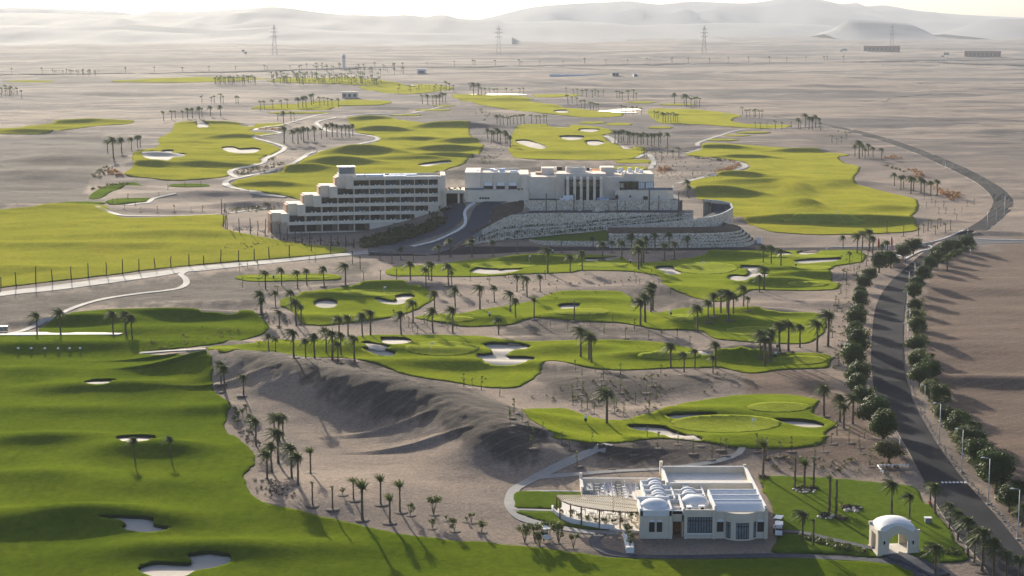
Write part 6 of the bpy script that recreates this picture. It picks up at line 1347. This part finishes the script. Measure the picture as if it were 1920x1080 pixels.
# ---------------------------------------------------------------- domed gate pavilion
def pavilion():
    x, y = [float(c) for c in at(1645.5, 1039.5, .3)]; z0 = float(g(np.array([x + 3]), np.array([y + 2]))[0]) + .25
    root = empty('gate_pavilion', (x, y, z0), 'small white domed gate pavilion with round arches on the lawn', 'pavilion'); root.rotation_euler = (0, 0, .06)
    W, D = 6.3, 5.0
    def gable(v0, v1, nm):
        k = 14; aw = 1.42; ah = 1.75; cx_ = W / 2
        inn = [(cx_ - aw, 0)] + [(cx_ + aw * math.cos(math.pi - math.pi * i / k), ah + 1.35 * math.sin(math.pi * i / k)) for i in range(k + 1)] + [(cx_ + aw, 0)]
        out = [(0, 0), (0, 3.35)] ; m = len(inn)
        tp = [(u, 3.35 + .95 * max(0, math.cos((u - cx_) / (W * .33) * math.pi / 2)) ** 1.2 if abs(u - cx_) < W * .33 else 3.35) for u in [W * i / 20 for i in range(21)]]
        mb = MB()
        # wall as vertical strips between arch and parapet line
        us = sorted(set([W * i / 40 for i in range(41)] + [cx_ - aw, cx_ + aw]))
        lo = lambda u: 0 if abs(u - cx_) >= aw - 1e-6 else ah + 1.35 * math.sqrt(max(0, 1 - ((u - cx_) / aw) ** 2)); hi = lambda u: float(np.interp(u, [p[0] for p in tp], [p[1] for p in tp]))
        for a, b in zip(us[:-1], us[1:]):
            la, lb = (lo(a), lo(b)) if (abs((a + b) / 2 - cx_) < aw) else (0, 0)
            if abs((a + b) / 2 - cx_) < aw: la = ah if abs(a - (cx_ - aw)) < 1e-6 else la; lb = ah if abs(b - (cx_ + aw)) < 1e-6 else lb
            vs = [(a, v0, la), (b, v0, lb), (b, v0, hi(b)), (a, v0, hi(a)), (a, v1, la), (b, v1, lb), (b, v1, hi(b)), (a, v1, hi(a))]
            mb.add(vs, [(0, 1, 2, 3), (5, 4, 7, 6), (3, 2, 6, 7), (1, 0, 4, 5)])
        mb.box(cx_ - aw - .001, cx_ - aw, v0, v1, 0, ah); mb.box(cx_ + aw, cx_ + aw + .001, v0, v1, 0, ah); mb.box(0, .001, v0, v1, 0, 3.35); mb.box(W - .001, W, v0, v1, 0, 3.35)
        return mb
    a = gable(0, .4, 'front'); b = gable(D - .4, D, 'back'); a.v += []; o = a.build('front_wall', M['club'], root); b.build('back_wall', M['club'], root)
    for u0 in (0, W - .4):
        s = MB()
        s.box(u0, u0 + .4, .4, 1.3, 0, 3.35); s.box(u0, u0 + .4, D - 1.3, D - .4, 0, 3.35); s.box(u0, u0 + .4, 1.3, D - 1.3, 2.7, 3.35); s.box(u0 - .12, u0 + .5, -.1, .35, 3.35, 3.75); s.box(u0 - .12, u0 + .5, D - .35, D + .1, 3.35, 3.75)
        s.build('side_wall', M['club'], root)
    dm = MB(); n = 30; m = 9; prof = []
    for j in range(13):
        v = .35 + (D - .7) * j / 12; bulge = .35 + .65 * math.sin(math.pi * (.15 + .7 * j / 12))
        prof.append((v, bulge))
    vs = []
    for v, bq in prof:
        for i in range(21):
            t = math.pi * i / 20; vs.append((W / 2 - (W / 2 - .25) * math.cos(t), v, 3.3 + (.8 + .95 * bq) * math.sin(t) ** .9))
    dm.add(vs, [(j * 21 + i, j * 21 + i + 1, (j + 1) * 21 + i + 1, (j + 1) * 21 + i) for j in range(12) for i in range(20)] , True)
    for j in (0, 12): dm.add([vs[j * 21 + i] for i in range(21)], [tuple(range(21)) if j == 0 else tuple(range(20, -1, -1))])
    dm.build('vault_roof', M['roofwhite'], root)
    fl = MB(); fl.box(.4, W - .4, .1, D - .1, -.2, .12); fl.build('floor', M['deck'], root); bs_ = MB(); bs_.box(-.1, W + .1, -.1, D + .1, -.8, -.01); bs_.build('plinth', M['club'], root)
    for u in (.95, W - .95):
        nb = MB(); nb.box(u - .32, u - .2, -.05, -.003, 1.0, 2.1); nb.box(u + .2, u + .32, -.05, -.003, 1.0, 2.1); nb.box(u - .32, u + .32, -.05, -.003, 2.1, 2.22); nb.build('niche_frame', M['kerb'], root)
        ln = MB(); ln.lathe([(.02, 1.5), (.13, 1.7), (.13, 2.0), (.04, 2.1)], u, -.18, 8); ln.build('wall_lantern', M['black'], root)
pavilion()
# ================================================================== THINGS ON THE GROUND
def gp(px, py): return [float(q[0]) for q in atg([px], [py])]
# street lamps of the avenue
def lamp_mesh():
    r = empty('street_lamp', (0, 0, 0))
    p = MB(); p.tube([(0, 0, -.2), (0, 0, .5), (0, 0, 1 * 8)], [.11, .085, .06], 8); p.build('pole', M['metal'], r)
    a = MB(); a.tube([(0, 0, 7.95), (-.35, 0, 8.12), (-1.0, 0, 8.2)], [.05, .045, .04], 6); a.build('arm', M['metal'], r)
    l = MB(); l.lathe([(.02, 8.12), (.17, 8.14), (.19, 8.2), (.1, 8.29), (.01, 8.3)], 0, 0, 10, 2.1, 1); o = l.build('lamp_head', M['white'], r); o.location = (-1.2, 0, 0)
    b = MB(); b.box(-.28, .28, -.28, .28, -.3, .22); b.build('footing', M['concrete'], r); return r
LP0 = lamp_mesh(); first_ = True
LPS = sorted([(1761,833,79),(1803,885,83),(1852.6,946,90),(1908,1012,98),(1704,545,37),(1715,515,24),(1700,592,46),(1701,655,50),(1733,773,52),(1705,620,44),(1883,405,37),(1851,428,33),(1868,418,28),(1814,451,26),(1819,490,28),(1734,460,22),(1687,838,20),(1772,318,14)], key=lambda t: -t[1])
for i, (px, py, h) in enumerate(LPS):
    x, y, z = gp(px, py); o = LP0 if first_ else copy_tree(LP0); first_ = False
    o.location = (x, y, z); s = h * math.hypot(y, H) / F / 8.2; o.scale = (max(s, .7), max(s, .7), s)
    tag(o, f'grey street lamp beside the avenue, {("nearest to the viewer" if i == 0 else ORD[i].replace("from left", "nearest counted along the road"))}', 'street lamp', 'street lamps along the avenue')
# wooden posts round the bright field
def post_mesh(seed):
    random.seed(seed); p = MB(); p.tube([(0, 0, -.05), (rnd(-.01, .01), 0, .3), (rnd(-.02, .02), 0, .65), (rnd(-.02, .02), 0, 1)], [.03, .028, .027, .024], 6); return to_mesh(p, 'fence_post', M['pole_wood'])
POSTS = [post_mesh(i) for i in range(4)]
PF = [(5,1015,60),(92,1015,87),(202,1000,105),(295,987,75),(402,975,80),(497,963,86),(598,950,78),(690,940,85),(782,930,74),(872,910,60),(962,905,68),(1063,895,70),(1145,890,55),(1242,880,80),(1342,873,68),(1430,863,66),(1515,855,68),(1627,848,73),(1750,815,40),(1860,828,50)]
PH = [(1247,605,87),(1258,678,80),(1268,682,140),(1278,692,105),(1348,710,85),(1410,718,93),(1450,725,85),(1492,728,98),(1530,740,85),(1577,748,88),(1617,752,70),(1660,765,75),(1700,775,75),(1742,775,70),(1803,775,55),(1863,782,62),(1902,785,60),(1945,790,66),(1990,796,58)]
for nm, lst, ph, s_ in (('f', PF, 'dark wooden post along the walkway edge of the bright field', .8), ('h', PH, 'dark wooden post between bright field and guest wing', .8)):
    for i, (X, Yb, h) in enumerate(lst):
        x, y, z = gp(X / 3, 200 + Yb / 3); hw = h / 3 * y / F
        o = bpy.data.objects.new('fence_post', POSTS[i % 4]); COL.objects.link(o); o.location = (x, y, z); w = 6.2; o.scale = (w, w, hw); o.rotation_euler = (rnd(-.03, .03), rnd(-.04, .04), i)
        tag(o, f'{ph}, {ORD[i]}', 'fence post', 'wooden posts ' + ('along the walkway' if nm == 'f' else 'before the guest wing'))
# waste bins by the practice tee
def wbin():
    r = empty('waste_bin', (0, 0, 0)); b = MB(); b.add([(-.3,-.35,.1),(.3,-.35,.1),(.3,.35,.1),(-.3,.35,.1),(-.4,-.45,1.15),(.4,-.45,1.15),(.4,.45,1.15),(-.4,.45,1.15)], [(3,2,1,0),(0,1,5,4),(1,2,6,5),(2,3,7,6),(3,0,4,7),(4,5,6,7)]); b.build('bin_body', M['greybox'], r)
    l = MB(); l.box(-.43, .43, -.5, .46, 1.15, 1.24); l.box(-.4, .4, -.56, -.5, 1.1, 1.2); l.build('lid', M['black'], r)
    for sx in (-1, 1): w = MB(); w.tube([(sx * .36, .3, .12), (sx * .28, .3, .12)], .13, 10); w.build('wheel', M['black'], r)
    return r
b0 = wbin(); b1 = copy_tree(b0)
for o, px, t in ((b0, 3, 'left'), (b1, 11, 'right')): o.location = gp(px, 622); o.location.z += .1; o.scale = (1.15,) * 3; tag(o, f'dark wheeled waste bin at the end of the tee path, {t} one', 'waste bin', 'waste bins at the tee path')
# practice ball baskets on the tee
bb = empty('ball_basket', (0, 0, 0)); q = MB(); q.lathe([(.22, .02), (.30, .3), (.27, .3), (.2, .05)], 0, 0, 12); q.build('basket', M['white'], bb); q = MB(); q.lathe([(.27, .22), (.2, .42), (.01, .5)], 0, 0, 10); q.build('balls', M['white'], bb); q = MB(); q.tube([(-.29, 0, .3), (-.2, 0, .62), (.2, 0, .62), (.29, 0, .3)], .02, 5); q.build('handle', M['black'], bb)
for i, X in enumerate((133, 226, 325, 421, 503, 580)):
    o = bb if i == 0 else copy_tree(bb); x, y, z = gp(X / 3.856, 656.5 - .3 * (i > 3)); o.location = (x, y, z + .2); o.scale = (1.05,) * 3; tag(o, f'white heap of practice balls on the driving tee, {ORD[i]} of six', 'ball basket', 'white practice ball heaps on the tee')
# ball washers and flags on the greens
tp = empty('ball_washer', (0, 0, 0)); q = MB(); q.tube([(0, 0, -.2), (0, 0, .7)], .06, 6); q.build('post', M['black'], tp); q = MB(); q.box(-.22, .22, -.2, .2, .25, 1.05); q.build('box', M['black'], tp); q = MB(); q.box(-.24, .24, -.23, -.203, .8, 1.3); q.build('sign_board', M['white'], tp)
BW = [(513,524,'on the long thin tee'),(1182,495,'on the right end of the upper fairway'),(1036,477,'at the back of the upper fairway'),(918,596,'on the left of the middle fairway'),(1258,593,'on the neck of the middle fairway'),(1492,501,'on the upper right green'),(1454,672,'on the lowest long fairway by the palms'),(1457,655,'on sand between the right lower fairways'),(1578,654,'on sand beside the left avenue trees'),(1098,794,'on the lower right tee')]
for i, (px, py, t) in enumerate(BW):
    o = tp if i == 0 else copy_tree(tp); x, y, z = gp(px, py); o.location = (x, y, z + .22); o.scale = (1.15,) * 3; tag(o, f'black ball washer with white sign {t}', 'ball washer', 'ball washers on the golf course')
fl = empty('golf_flag', (0, 0, 0)); q = MB(); q.tube([(0, 0, -.2), (0, 0, 2.4)], .035, 6); q.build('pole', M['white'], fl); q = MB(); q.add([(0, -.01, 2.4), (.7, .05, 2.3), (.65, -.03, 1.95), (0, -.01, 1.85), (0, .01, 2.4), (.7, .07, 2.3), (.65, -.01, 1.95), (0, .01, 1.85)], [(0, 3, 2, 1), (4, 5, 6, 7), (0, 1, 5, 4), (2, 3, 7, 6), (1, 2, 6, 5)]); q.build('pennant', M['white'], fl)
for i, (px, py, t) in enumerate(((808,662,'on the green left of the cloverleaf bunker'),(1317,505,'on the upper right green beside the white bunker'),(1410,808,'on the lower right green'),(1570,408,'on the big right fairway near its front edge'),(992,493,'on the upper fairway green'),(720,553,'on the oval bunker green'),(1548,478,'on the far strip of the upper right green'))):
    o = fl if i == 0 else copy_tree(fl); x, y, z = gp(px, py); o.location = (x, y, z + .25); tag(o, f'white golf flag {t}', 'golf flag', 'golf flags on the greens')
# gatehouse at the junction
x, y, z = gp(1687, 501); gh = empty('gatehouse', (x, y, z), 'small peach gatehouse with a white arched canopy by the avenue', 'gatehouse')
q = MB(); q.box(-2.3, 1.7, .5, 3.5, 0, .9); q.box(-2.3, -.9, .5, 3.5, .9, 2.5); q.box(.6, 1.7, 2.6, 3.5, .9, 2.5); q.build('wall', M['stucco_warm'], gh)
q = MB(); k = 12; pr = [(-2.7 + 4.8 * i / k, 2.5 + 1.0 * math.sin(math.pi * i / k)) for i in range(k + 1)]; vs = [(a, yy, b + dz) for yy in (.2, 3.8) for dz in (0, .22) for a, b in pr]; m = k + 1
q.add(vs, [(i, i + 1, m + i + 1, m + i) for i in range(k)] + [(2 * m + i + 1, 2 * m + i, 3 * m + i, 3 * m + i + 1) for i in range(k)] + [(m + i, m + i + 1, 3 * m + i + 1, 3 * m + i) for i in range(k)] + [(i + 1, i, 2 * m + i, 2 * m + i + 1) for i in range(k)]); q.build('canopy', M['stucco_white'], gh)
for u in (-2.5, 1.9): p_ = MB(); p_.tube([(u, .4, 0), (u, .4, 2.6)], .09, 8); p_.build('post', M['timber'], gh)
q = MB(); q.box(-.9, .6, 2.7, 2.76, .9, 2.4); q.build('window', M['curtain'], gh)
for i, (px, t, bo, h) in enumerate(((1645, 445, 465, 18), (1669.5, 443, 471, 26))):
    x, y, z = gp(px, 480); d = y; s = d / F; r = empty('banner', (x, y, z), f'{["shorter red banner left of the dark palm by the gate", "taller red feather banner beside the white poles by the gate"][i]}', 'banner', 'red banners at the gate')
    hh = (480 - t) * s; p_ = MB(); p_.tube([(0, 0, 0), (0, 0, hh)], .05, 6); p_.build('pole', M['white'], r)
    c = MB(); n = 8; vs = []
    for j in range(n + 1): zz = hh - (bo - t) * s * j / n; vs += [(.02, .06 * math.sin(j), zz), (.02 + .62 * min(1, .5 + j * .3), .06 * math.sin(j + .8), zz - .1 * (j == 0)), (.02, .03 + .06 * math.sin(j), zz), (.02 + .62 * min(1, .5 + j * .3), .03 + .06 * math.sin(j + .8), zz - .1 * (j == 0))]
    c.add(vs, [f for j in range(n) for f in ((4 * j, 4 * j + 1, 4 * j + 5, 4 * j + 4), (4 * j + 3, 4 * j + 2, 4 * j + 6, 4 * j + 7), (4 * j + 1, 4 * j + 3, 4 * j + 7, 4 * j + 5))], True); c.build('cloth', M['red'], r)
wp = MB(); wp.tube([(0, 0, -.2), (0, 0, 1)], .05, 8); wpm = to_mesh(wp, 'white_pole', M['white']); 
for i, px in enumerate((1661, 1666, 1671.5, 1677, 1681)):
    x, y, z = gp(px, 483); o = bpy.data.objects.new('white_pole', wpm); COL.objects.link(o); o.location = (x, y, z); o.scale = (1.6, 1.6, 23 * y / F); tag(o, f'bare white flagpole beside the gatehouse, {ORD[i]} of five', 'flagpole', 'white flagpoles at the gate')
# white corner fence and cabinet
cf = empty('corner_fence', gp(1645, 876), 'low white post fence forming a corner on the sand by the avenue', 'fence'); p0 = Vector(gp(1645, 875)); p1 = Vector(gp(1703, 875)); p2 = Vector(gp(1656, 889)); o_ = Vector(cf.location)
for a, b, n in ((p0, p1, 9), (p0, p2, 4)):
    q = MB(); q.tube([a - o_ + Vector((0, 0, .32)), b - o_ + Vector((0, 0, .32))], .09, 6); q.build('rail', M['white'], cf)
    for k in range(n): c = a + (b - a) * k / (n - 1) - o_; q = MB(); q.box(c.x - .1, c.x + .1, c.y - .1, c.y + .1, -.2, .42); q.build('post', M['white'], cf)
x, y, z = gp(1423.5, 457); eb = empty('electric_cabinet', (x, y, z), 'pale blue white electric cabinet at the right end of the stone terraces', 'cabinet'); q = MB(); q.box(-.7, .7, 0, .8, .1, 2.3); q.build('cabinet_body', M['bluewhite'], eb); q = MB(); q.box(-.8, .8, -.08, .88, 2.3, 2.42); q.build('roof', M['white'], eb); q = MB(); q.box(-.8, .8, -.1, .9, -.3, .1); q.build('plinth', M['concrete'], eb); q = MB(); q.box(-.62, -.03, -.03, -.003, .2, 2.2); q.build('door', M['white'], eb); q = MB(); q.box(.03, .62, -.03, -.003, .2, 2.2); q.build('door', M['white'], eb)
# cars
def car(paint, van=False):
    r = empty('car', (0, 0, 0)); W = .92
    prof = [(-2.2,.35),(-2.25,.75),(-2.0,.95),(-1.25,1.02),(-.55,1.5),(.9,1.52),(1.75,1.05),(2.2,.98),(2.25,.5),(2.2,.32)] if not van else [(-2.4,.35),(-2.45,.9),(-2.1,1.2),(-1.5,2.0),(2.3,2.1),(2.42,1.9),(2.42,.4),(2.35,.33)]
    n = len(prof); b = MB(); ins = lambda z: W - (.16 if z > 1.2 else 0)
    b.add([(x, -ins(z), z) for x, z in prof] + [(x, ins(z), z) for x, z in prof], [tuple(range(n)), tuple(range(2 * n - 1, n - 1, -1))] + [(i, n + i, n + (i + 1) % n, (i + 1) % n) for i in range(n)]); b.build('body', paint, r)
    g_ = MB()
    if van: sh = [(-1.72,1.3),(-1.42,1.9),(2.2,1.95),(2.2,1.3)]
    else: sh = [(-1.1,1.05),(-.55,1.42),(.85,1.44),(1.5,1.08)]
    for s in (-1, 1): yy = s * (W - .06 if not van else W + .004); y2 = s * (ins(1.4) + .004); g_.add([(x, (s * (W + .004) if z < 1.2 else y2), z) for x, z in sh], [(0, 1, 2, 3)] if s < 0 else [(3, 2, 1, 0)])
    a0, a1 = (prof[3], prof[4]) if not van else (prof[2], prof[3]); g_.add([(a0[0] - .03, -.7, a0[1] + .04), (a0[0] - .03, .7, a0[1] + .04), (a1[0] - .03, .64, a1[1] - .03), (a1[0] - .03, -.64, a1[1] - .03)], [(0, 3, 2, 1)]); g_.build('windows', M['glass'], r)
    for x in (-1.4, 1.4):
        for s in (-1, 1): w = MB(); w.tube([(x, s * (W - .18), .33), (x, s * (W + .02), .33)], .34, 14); o = w.build('wheel', M['black'], r); k = MB(); k.tube([(x, s * (W + .021), .33), (x, s * (W + .03), .33)], .18, 10); k.build('rim', M['metal'], o)
    for s in (-1, 1):
        h = MB(); h.box(prof[0][0] - .06, prof[0][0] + .02, s * .65 - .16, s * .65 + .16, .68, .86); h.build('headlight', M['white'], r); h = MB(); h.box(2.2, 2.27, s * .68 - .13, s * .68 + .13, .7, .9); h.build('tail_light', M['red'], r)
    return r
CW = plain('car_white', (.75, .75, .74), .3, .03, 1, 0, .5); CD = plain('car_dark', (.03, .032, .036), .3, .1, 1, 0, .5)
for px, d, z, paint, van, rz, lab in ((1062, 643, 12.46, CW, True, .5, 'white minibus parked on the forecourt left of the portico'), (1131, 642.8, 12.46, M['carblue'], False, 2.6, 'silver blue car parked on the forecourt right of the portico'), (843, 645, None, CD, False, 1.5, 'dark car under the bridge of the hotel drive')):
    o = car(paint, van); x = (px - 960) * d / F * 1.005; o.location = (x, d, z if z else float(g(np.array([x]), np.array([d]))[0]) + .15); o.rotation_euler = (0, 0, rz); tag(o, lab, 'minibus' if van else 'car')
    if van: o.name = 'minibus'
o = car(M['carblue']); o.location = gp(1715, 460); o.location.z += .1; o.rotation_euler = (0, 0, 2.75); tag(o, 'silver blue car on the road junction behind the gate trees', 'car')
def cart():
    r = empty('golf_cart', (0, 0, 0)); b = MB(); pr = [(-1.15,.3),(-1.2,.75),(-.85,.9),(-.6,.45),(-.1,.42),(-.05,.75),(.6,.78),(.65,1.1),(.75,1.1),(.8,.72),(1.2,.7),(1.2,.3)]; n = len(pr)
    b.add([(x, -.55, z) for x, z in pr] + [(x, .55, z) for x, z in pr], [tuple(range(n)), tuple(range(2 * n - 1, n - 1, -1))] + [(i, n + i, n + (i + 1) % n, (i + 1) % n) for i in range(n)]); b.build('body', M['white'], r)
    c = MB(); c.box(-.95, 1.1, -.62, .62, 1.85, 1.93); c.build('roof', M['white'], r)
    for x in (-.85, 1.0):
        for s in (-.55, .55): p_ = MB(); p_.tube([(x, s, .7), (x + .02, s, 1.87)], .025, 5); p_.build('roof_post', M['black'], r)
    s_ = MB(); s_.box(-.05, .6, -.5, .5, .78, .9); s_.build('seat', M['black'], r)
    for x in (-.8, .8):
        for s in (-.5, .5): w = MB(); w.tube([(x, s - .08, .23), (x, s + .08, .23)], .23, 12); w.build('wheel', M['black'], r)
    return r
c0 = cart()
for i, (px, py, rz, lab) in enumerate(((1022, 1014, 1.9, 'white golf cart parked behind the tall shrubs'), (1459, 994, 1.2, 'white golf cart beside the clubhouse wall, the farther one'), (1460, 1006, 1.4, 'white golf cart beside the clubhouse wall, the nearer one'))):
    o = c0 if i == 0 else copy_tree(c0); x, y, z = gp(px, py); o.location = (x, y, z + .25); o.rotation_euler = (0, 0, rz); tag(o, lab, 'golf cart')
# pump box on the club lawn, rocks of the flowered mounds
x, y, z = gp(1741, 983); bx0 = empty('pump_box', (x, y, z + .2), 'dark box with pale lid on the lawn right of the domed pavilion', 'pump box'); q = MB(); q.box(-.5, .5, 0, .8, -.1, .75); q.build('box', M['greybox'], bx0); q = MB(); q.box(-.58, .58, -.06, .86, .75, .85); q.build('lid', M['white'], bx0)
scatter('flower_mound', 'rocky flower mounds with red and white blooms at the palm feet on the club lawn', [(ell(1508, 919, 24, 5), .5), (ell(1548, 969, 16, 4), .3), (ell(1580, 974, 14, 3.5), .3), (ell(1598, 955, 18, 5), .5), (ell(1432, 897, 12, 3), .2)], 46, .5, M['basin'], 71)
scatter('flower_blooms', 'red and pale blossoms scattered over the club lawn mounds', [(ell(1580, 950, 6, 2.5), .6), (ell(1745, 945, 5, 4), .4), (ell(1520, 915, 10, 3), .3)], 16, .22, M['red'], 72)
rk = MB(); random.seed(8)
for (px, py, n, sx, sy) in ((1598,958,22,16,4),(1510,922,18,22,4),(1548,972,12,14,3),(455,428,60,18,5),(500,434,24,14,2.5)):
    for i in range(n):
        x, y, z = gp(px + rnd(-sx, sx), py + rnd(-sy, sy)); s = rnd(.2, .55); vs = [(x + s * rnd(.7, 1.1) * math.cos(a) * math.cos(e), y + s * rnd(.7, 1.1) * math.sin(a) * math.cos(e), z + .15 + s * .7 * math.sin(e)) for e in (-.6, .5) for a in (0, 1.2, 2.5, 3.8, 5)] + [(x, y, z + .15 + s * .75)]
        rk.add(vs, [(i_, (i_ + 1) % 5, 5 + (i_ + 1) % 5, 5 + i_) for i_ in range(5)] + [(5 + i_, 5 + (i_ + 1) % 5, 10) for i_ in range(5)])
tag(rk.build('rubble', M['stone']), 'loose pale rocks scattered on the lawn mounds and by the field corner', 'rocks', kind='stuff')
# white verge stones along the avenue
vs_ = MB(); 
e = np.array(rredge)[:, :2]; random.seed(12)
for i in range(2, int(len(e) * .36)):
    for k in range(4):
        p = e[i] + (e[i + 1] - e[i]) * k / 4; x, y = p[0] + rnd(.5, 1.3), p[1] + rnd(-.3, .3); s = rnd(.09, .2); z = float(g(np.array([x]), np.array([y]))[0])
        vs_.lathe([(.01, z - .1), (s, z), (s * .9, z + s * .5), (.01, z + s * .8)], x, y, 5, 1, rnd(.7, 1.4))
tag(vs_.build('verge_stones', M['concrete']), 'line of whitewashed stones edging the right side of the avenue', 'stones', kind='stuff')
# two people at the end of the guest wing
def person(loc, lab, rz):
    r = empty('person', loc, lab, 'person', None, rz)
    V = [(0,0,.95),(0,.01,1.2),(0,0,1.42),(0,0,1.52),(0,-.02,1.66),(-.1,0,.9),(-.12,-.02,.5),(-.12,0,.08),(-.12,-.14,.04),(.1,0,.9),(.13,.04,.5),(.14,.08,.08),(.14,-.06,.04),(-.19,0,1.4),(-.24,.02,1.12),(-.22,-.1,.88),(.19,0,1.4),(.25,.02,1.12),(.24,-.08,.88)]
    E = [(0,1),(1,2),(2,3),(3,4),(0,5),(5,6),(6,7),(7,8),(0,9),(9,10),(10,11),(11,12),(2,13),(13,14),(14,15),(2,16),(16,17),(17,18)]
    R = [.15,.16,.14,.06,.11,.1,.075,.05,.045,.1,.075,.05,.045,.07,.05,.035,.07,.05,.035]
    me = bpy.data.meshes.new('body'); me.from_pydata(V, E, []); o = bpy.data.objects.new('body', me); COL.objects.link(o); o.parent = r
    m = o.modifiers.new('s', 'SKIN'); sv = me.skin_vertices[0].data
    for i, q in enumerate(R): sv[i].radius = (q, q * .8)
    sv[0].use_root = True; s2 = o.modifiers.new('d', 'SUBSURF'); s2.levels = 1; s2.render_levels = 1; me.materials.append(M['black'])
    h = MB(); h.dome(0, 0, 1.66, .115, .13, .13, 10, 4); h.build('hair', M['black'], r)
x, y, z = gp(514.5, 431.5); person((x, y, z), 'person in dark clothes left of two by the guest wing end wall', .4)
x, y, z = gp(519, 431.5); person((x, y, z), 'person in dark clothes right of two by the guest wing end wall', -.5)
# ---------------------------------------------------------------- far desert
def pylon(px, py, h, lab):
    x, y, z = gp(px, py); hw = h * y / F; r = empty('pylon', (x, y, z - 2), lab, 'pylon', 'lattice pylons across the desert'); w = hw * .075
    m = MB(); lv = [0, .18, .36, .52, .66, .8, 1.0]; wd = lambda t: w * (1 - t * .9) + .4
    for sx in (-1, 1):
        for sy in (-1, 1): m.tube([(sx * wd(t), sy * wd(t), t * hw) for t in lv], .28, 4)
    for t0, t1 in zip(lv[:-1], lv[1:]):
        for s in (-1, 1):
            m.tube([(-wd(t0), s * wd(t0), t0 * hw), (wd(t1), s * wd(t1), t1 * hw)], .18, 3); m.tube([(wd(t0), s * wd(t0), t0 * hw), (-wd(t1), s * wd(t1), t1 * hw)], .18, 3)
    m.build('lattice_mast', M['steel'], r)
    for t, l in ((.62, .12), (.76, .13), (.88, .09)):
        a = MB(); a.tube([(-l * hw, 0, t * hw), (0, 0, (t + .02) * hw), (l * hw, 0, t * hw)], .32, 4); a.tube([(-l * hw, 0, t * hw), (0, 0, (t - .02) * hw), (l * hw, 0, t * hw)], .22, 4); a.build('cross_arm', M['steel'], r)
        for s in (-1, 1): q = MB(); q.tube([(s * l * hw, 0, t * hw), (s * l * hw, 0, (t - .035) * hw)], .3, 5); q.build('insulator', M['metal'], r)
for (px, py, h), t in zip(((515,102,57),(935,99,56),(1320,100,52),(1672,91,46)), ('leftmost', 'second from left', 'third from left', 'rightmost')): pylon(px, py, h, f'tall lattice power pylon on the desert plain, {t} of four')
def shed(px0, px1, pyb, h, mat, name, lab, cat, bays=0, roofm='greybox', D=12):
    x0, y, z = gp(px0, pyb); x1 = x0 + (px1 - px0) * y / F; hh = h * y / F; r = empty(name, (x0, y, z), lab, cat); w = x1 - x0
    q = MB(); q.box(0, w, 0, D, -2, hh); q.build('wall', M[mat], r); q = MB(); q.box(-.3, w + .3, -.3, D + .3, hh, hh + hh * .06); q.build('roof', M[roofm], r)
    for i in range(bays):
        c = w * (i + .5) / bays; ww = w / bays * .3; q = MB(); q.box(c - ww, c + ww, -.12, -.01, 0.1 * hh, hh * .68); q.build('opening', M['glass'], r)
    return r
shed(1619, 1687, 97, 8.6, 'brick', 'long_building', 'long low rust red building in the far desert below the right pylon', 'building', 9)
shed(1808, 1876, 107, 9.5, 'brick', 'long_building', 'long low rust red building at the far right by the highway', 'building', 9)
shed(1148, 1160, 143.5, 6.5, 'greybox', 'hut', 'small dark blue grey hut on the far desert behind the course', 'hut', 2); shed(1188, 1196, 144, 5.5, 'bluewhite', 'hut', 'small pale blue hut right of the dark far hut', 'hut', 1)
shed(1030, 1147, 143.5, 3.6, 'bluewhite', 'compound_wall', 'long low pale compound wall left of the dark far hut', 'wall', 0, 'bluewhite', 1)
shed(782, 798, 138.5, 8.5, 'roofwhite', 'white_building', 'plain white block building beyond the far palm fringe', 'building', 1, 'roofwhite'); 
shed(641, 670, 182.5, 9.5, 'stucco', 'pump_house', 'pale pump house with three dark arched openings on far lawn', 'building', 3, 'stucco', 8)
for i, (px, pt, pb, pf, w) in enumerate(((1583,91,95,99,10),(1577,94.5,97,99,5),(1774,99,103.5,115,10),(1767,103.5,106,109,6),(456,93.5,97,99,5),(460.5,97,101,103,5))):
    x, y, z = gp(px, pf); s = y / F; r = empty('billboard', (x, y, z), ['large dark billboard left of the far rust building','small dark sign just left of the large left billboard','dark billboard on a tall white pole near far right building','small sign left of the white pole billboard','left small dark sign on far left desert','right small dark sign on far left desert'][i], 'billboard', 'billboards along the desert highway')
    q = MB(); q.box(-w * s / 2, w * s / 2, 0, .8, (pf - pb) * s, (pf - pt) * s); q.build('board', M['greybox'], r); q = MB(); q.tube([(0, .4, -1), (0, .4, (pf - pb) * s)], .7, 6); q.build('pole', M['white'], r)
x, y, z = gp(645, 131); s = y / F; r = empty('white_tower', (x, y, z), 'slim white tower with a wider dark topped cap beyond far palms', 'tower'); q = MB(); q.lathe([(2.6 , 0), (2.2, 22 * s), (3.6, 22.5 * s), (3.6, 24 * s), (2.3, 24.2 * s), (2.2, 27 * s), (.1, 29 * s)], 0, 0, 14); q.build('shaft', M['roofwhite'], r); q = MB(); q.lathe([(3.62, 22.6 * s), (3.62, 23.8 * s)], 0, 0, 14); q.build('gallery', M['greybox'], r)
# desert highway
ribbon('road', [(-300,146),(0,141),(200,138.5),(400,135.5),(560,131),(700,127.5),(900,125.5),(1100,123),(1300,120),(1500,118),(1640,117.5),(1760,119),(1920,123),(2300,130)], 16, M['road'], .8, skirt=2)
ribbon('road', [(1560,117),(1700,114.5),(1920,112),(2400,108)], 20, M['road'], .8, skirt=2)
ribbon('track', [(1655,190),(1668,183),(1740,176),(1748,168),(1738,158),(1700,150)], 8, M['sand'], .25)
build_ground()
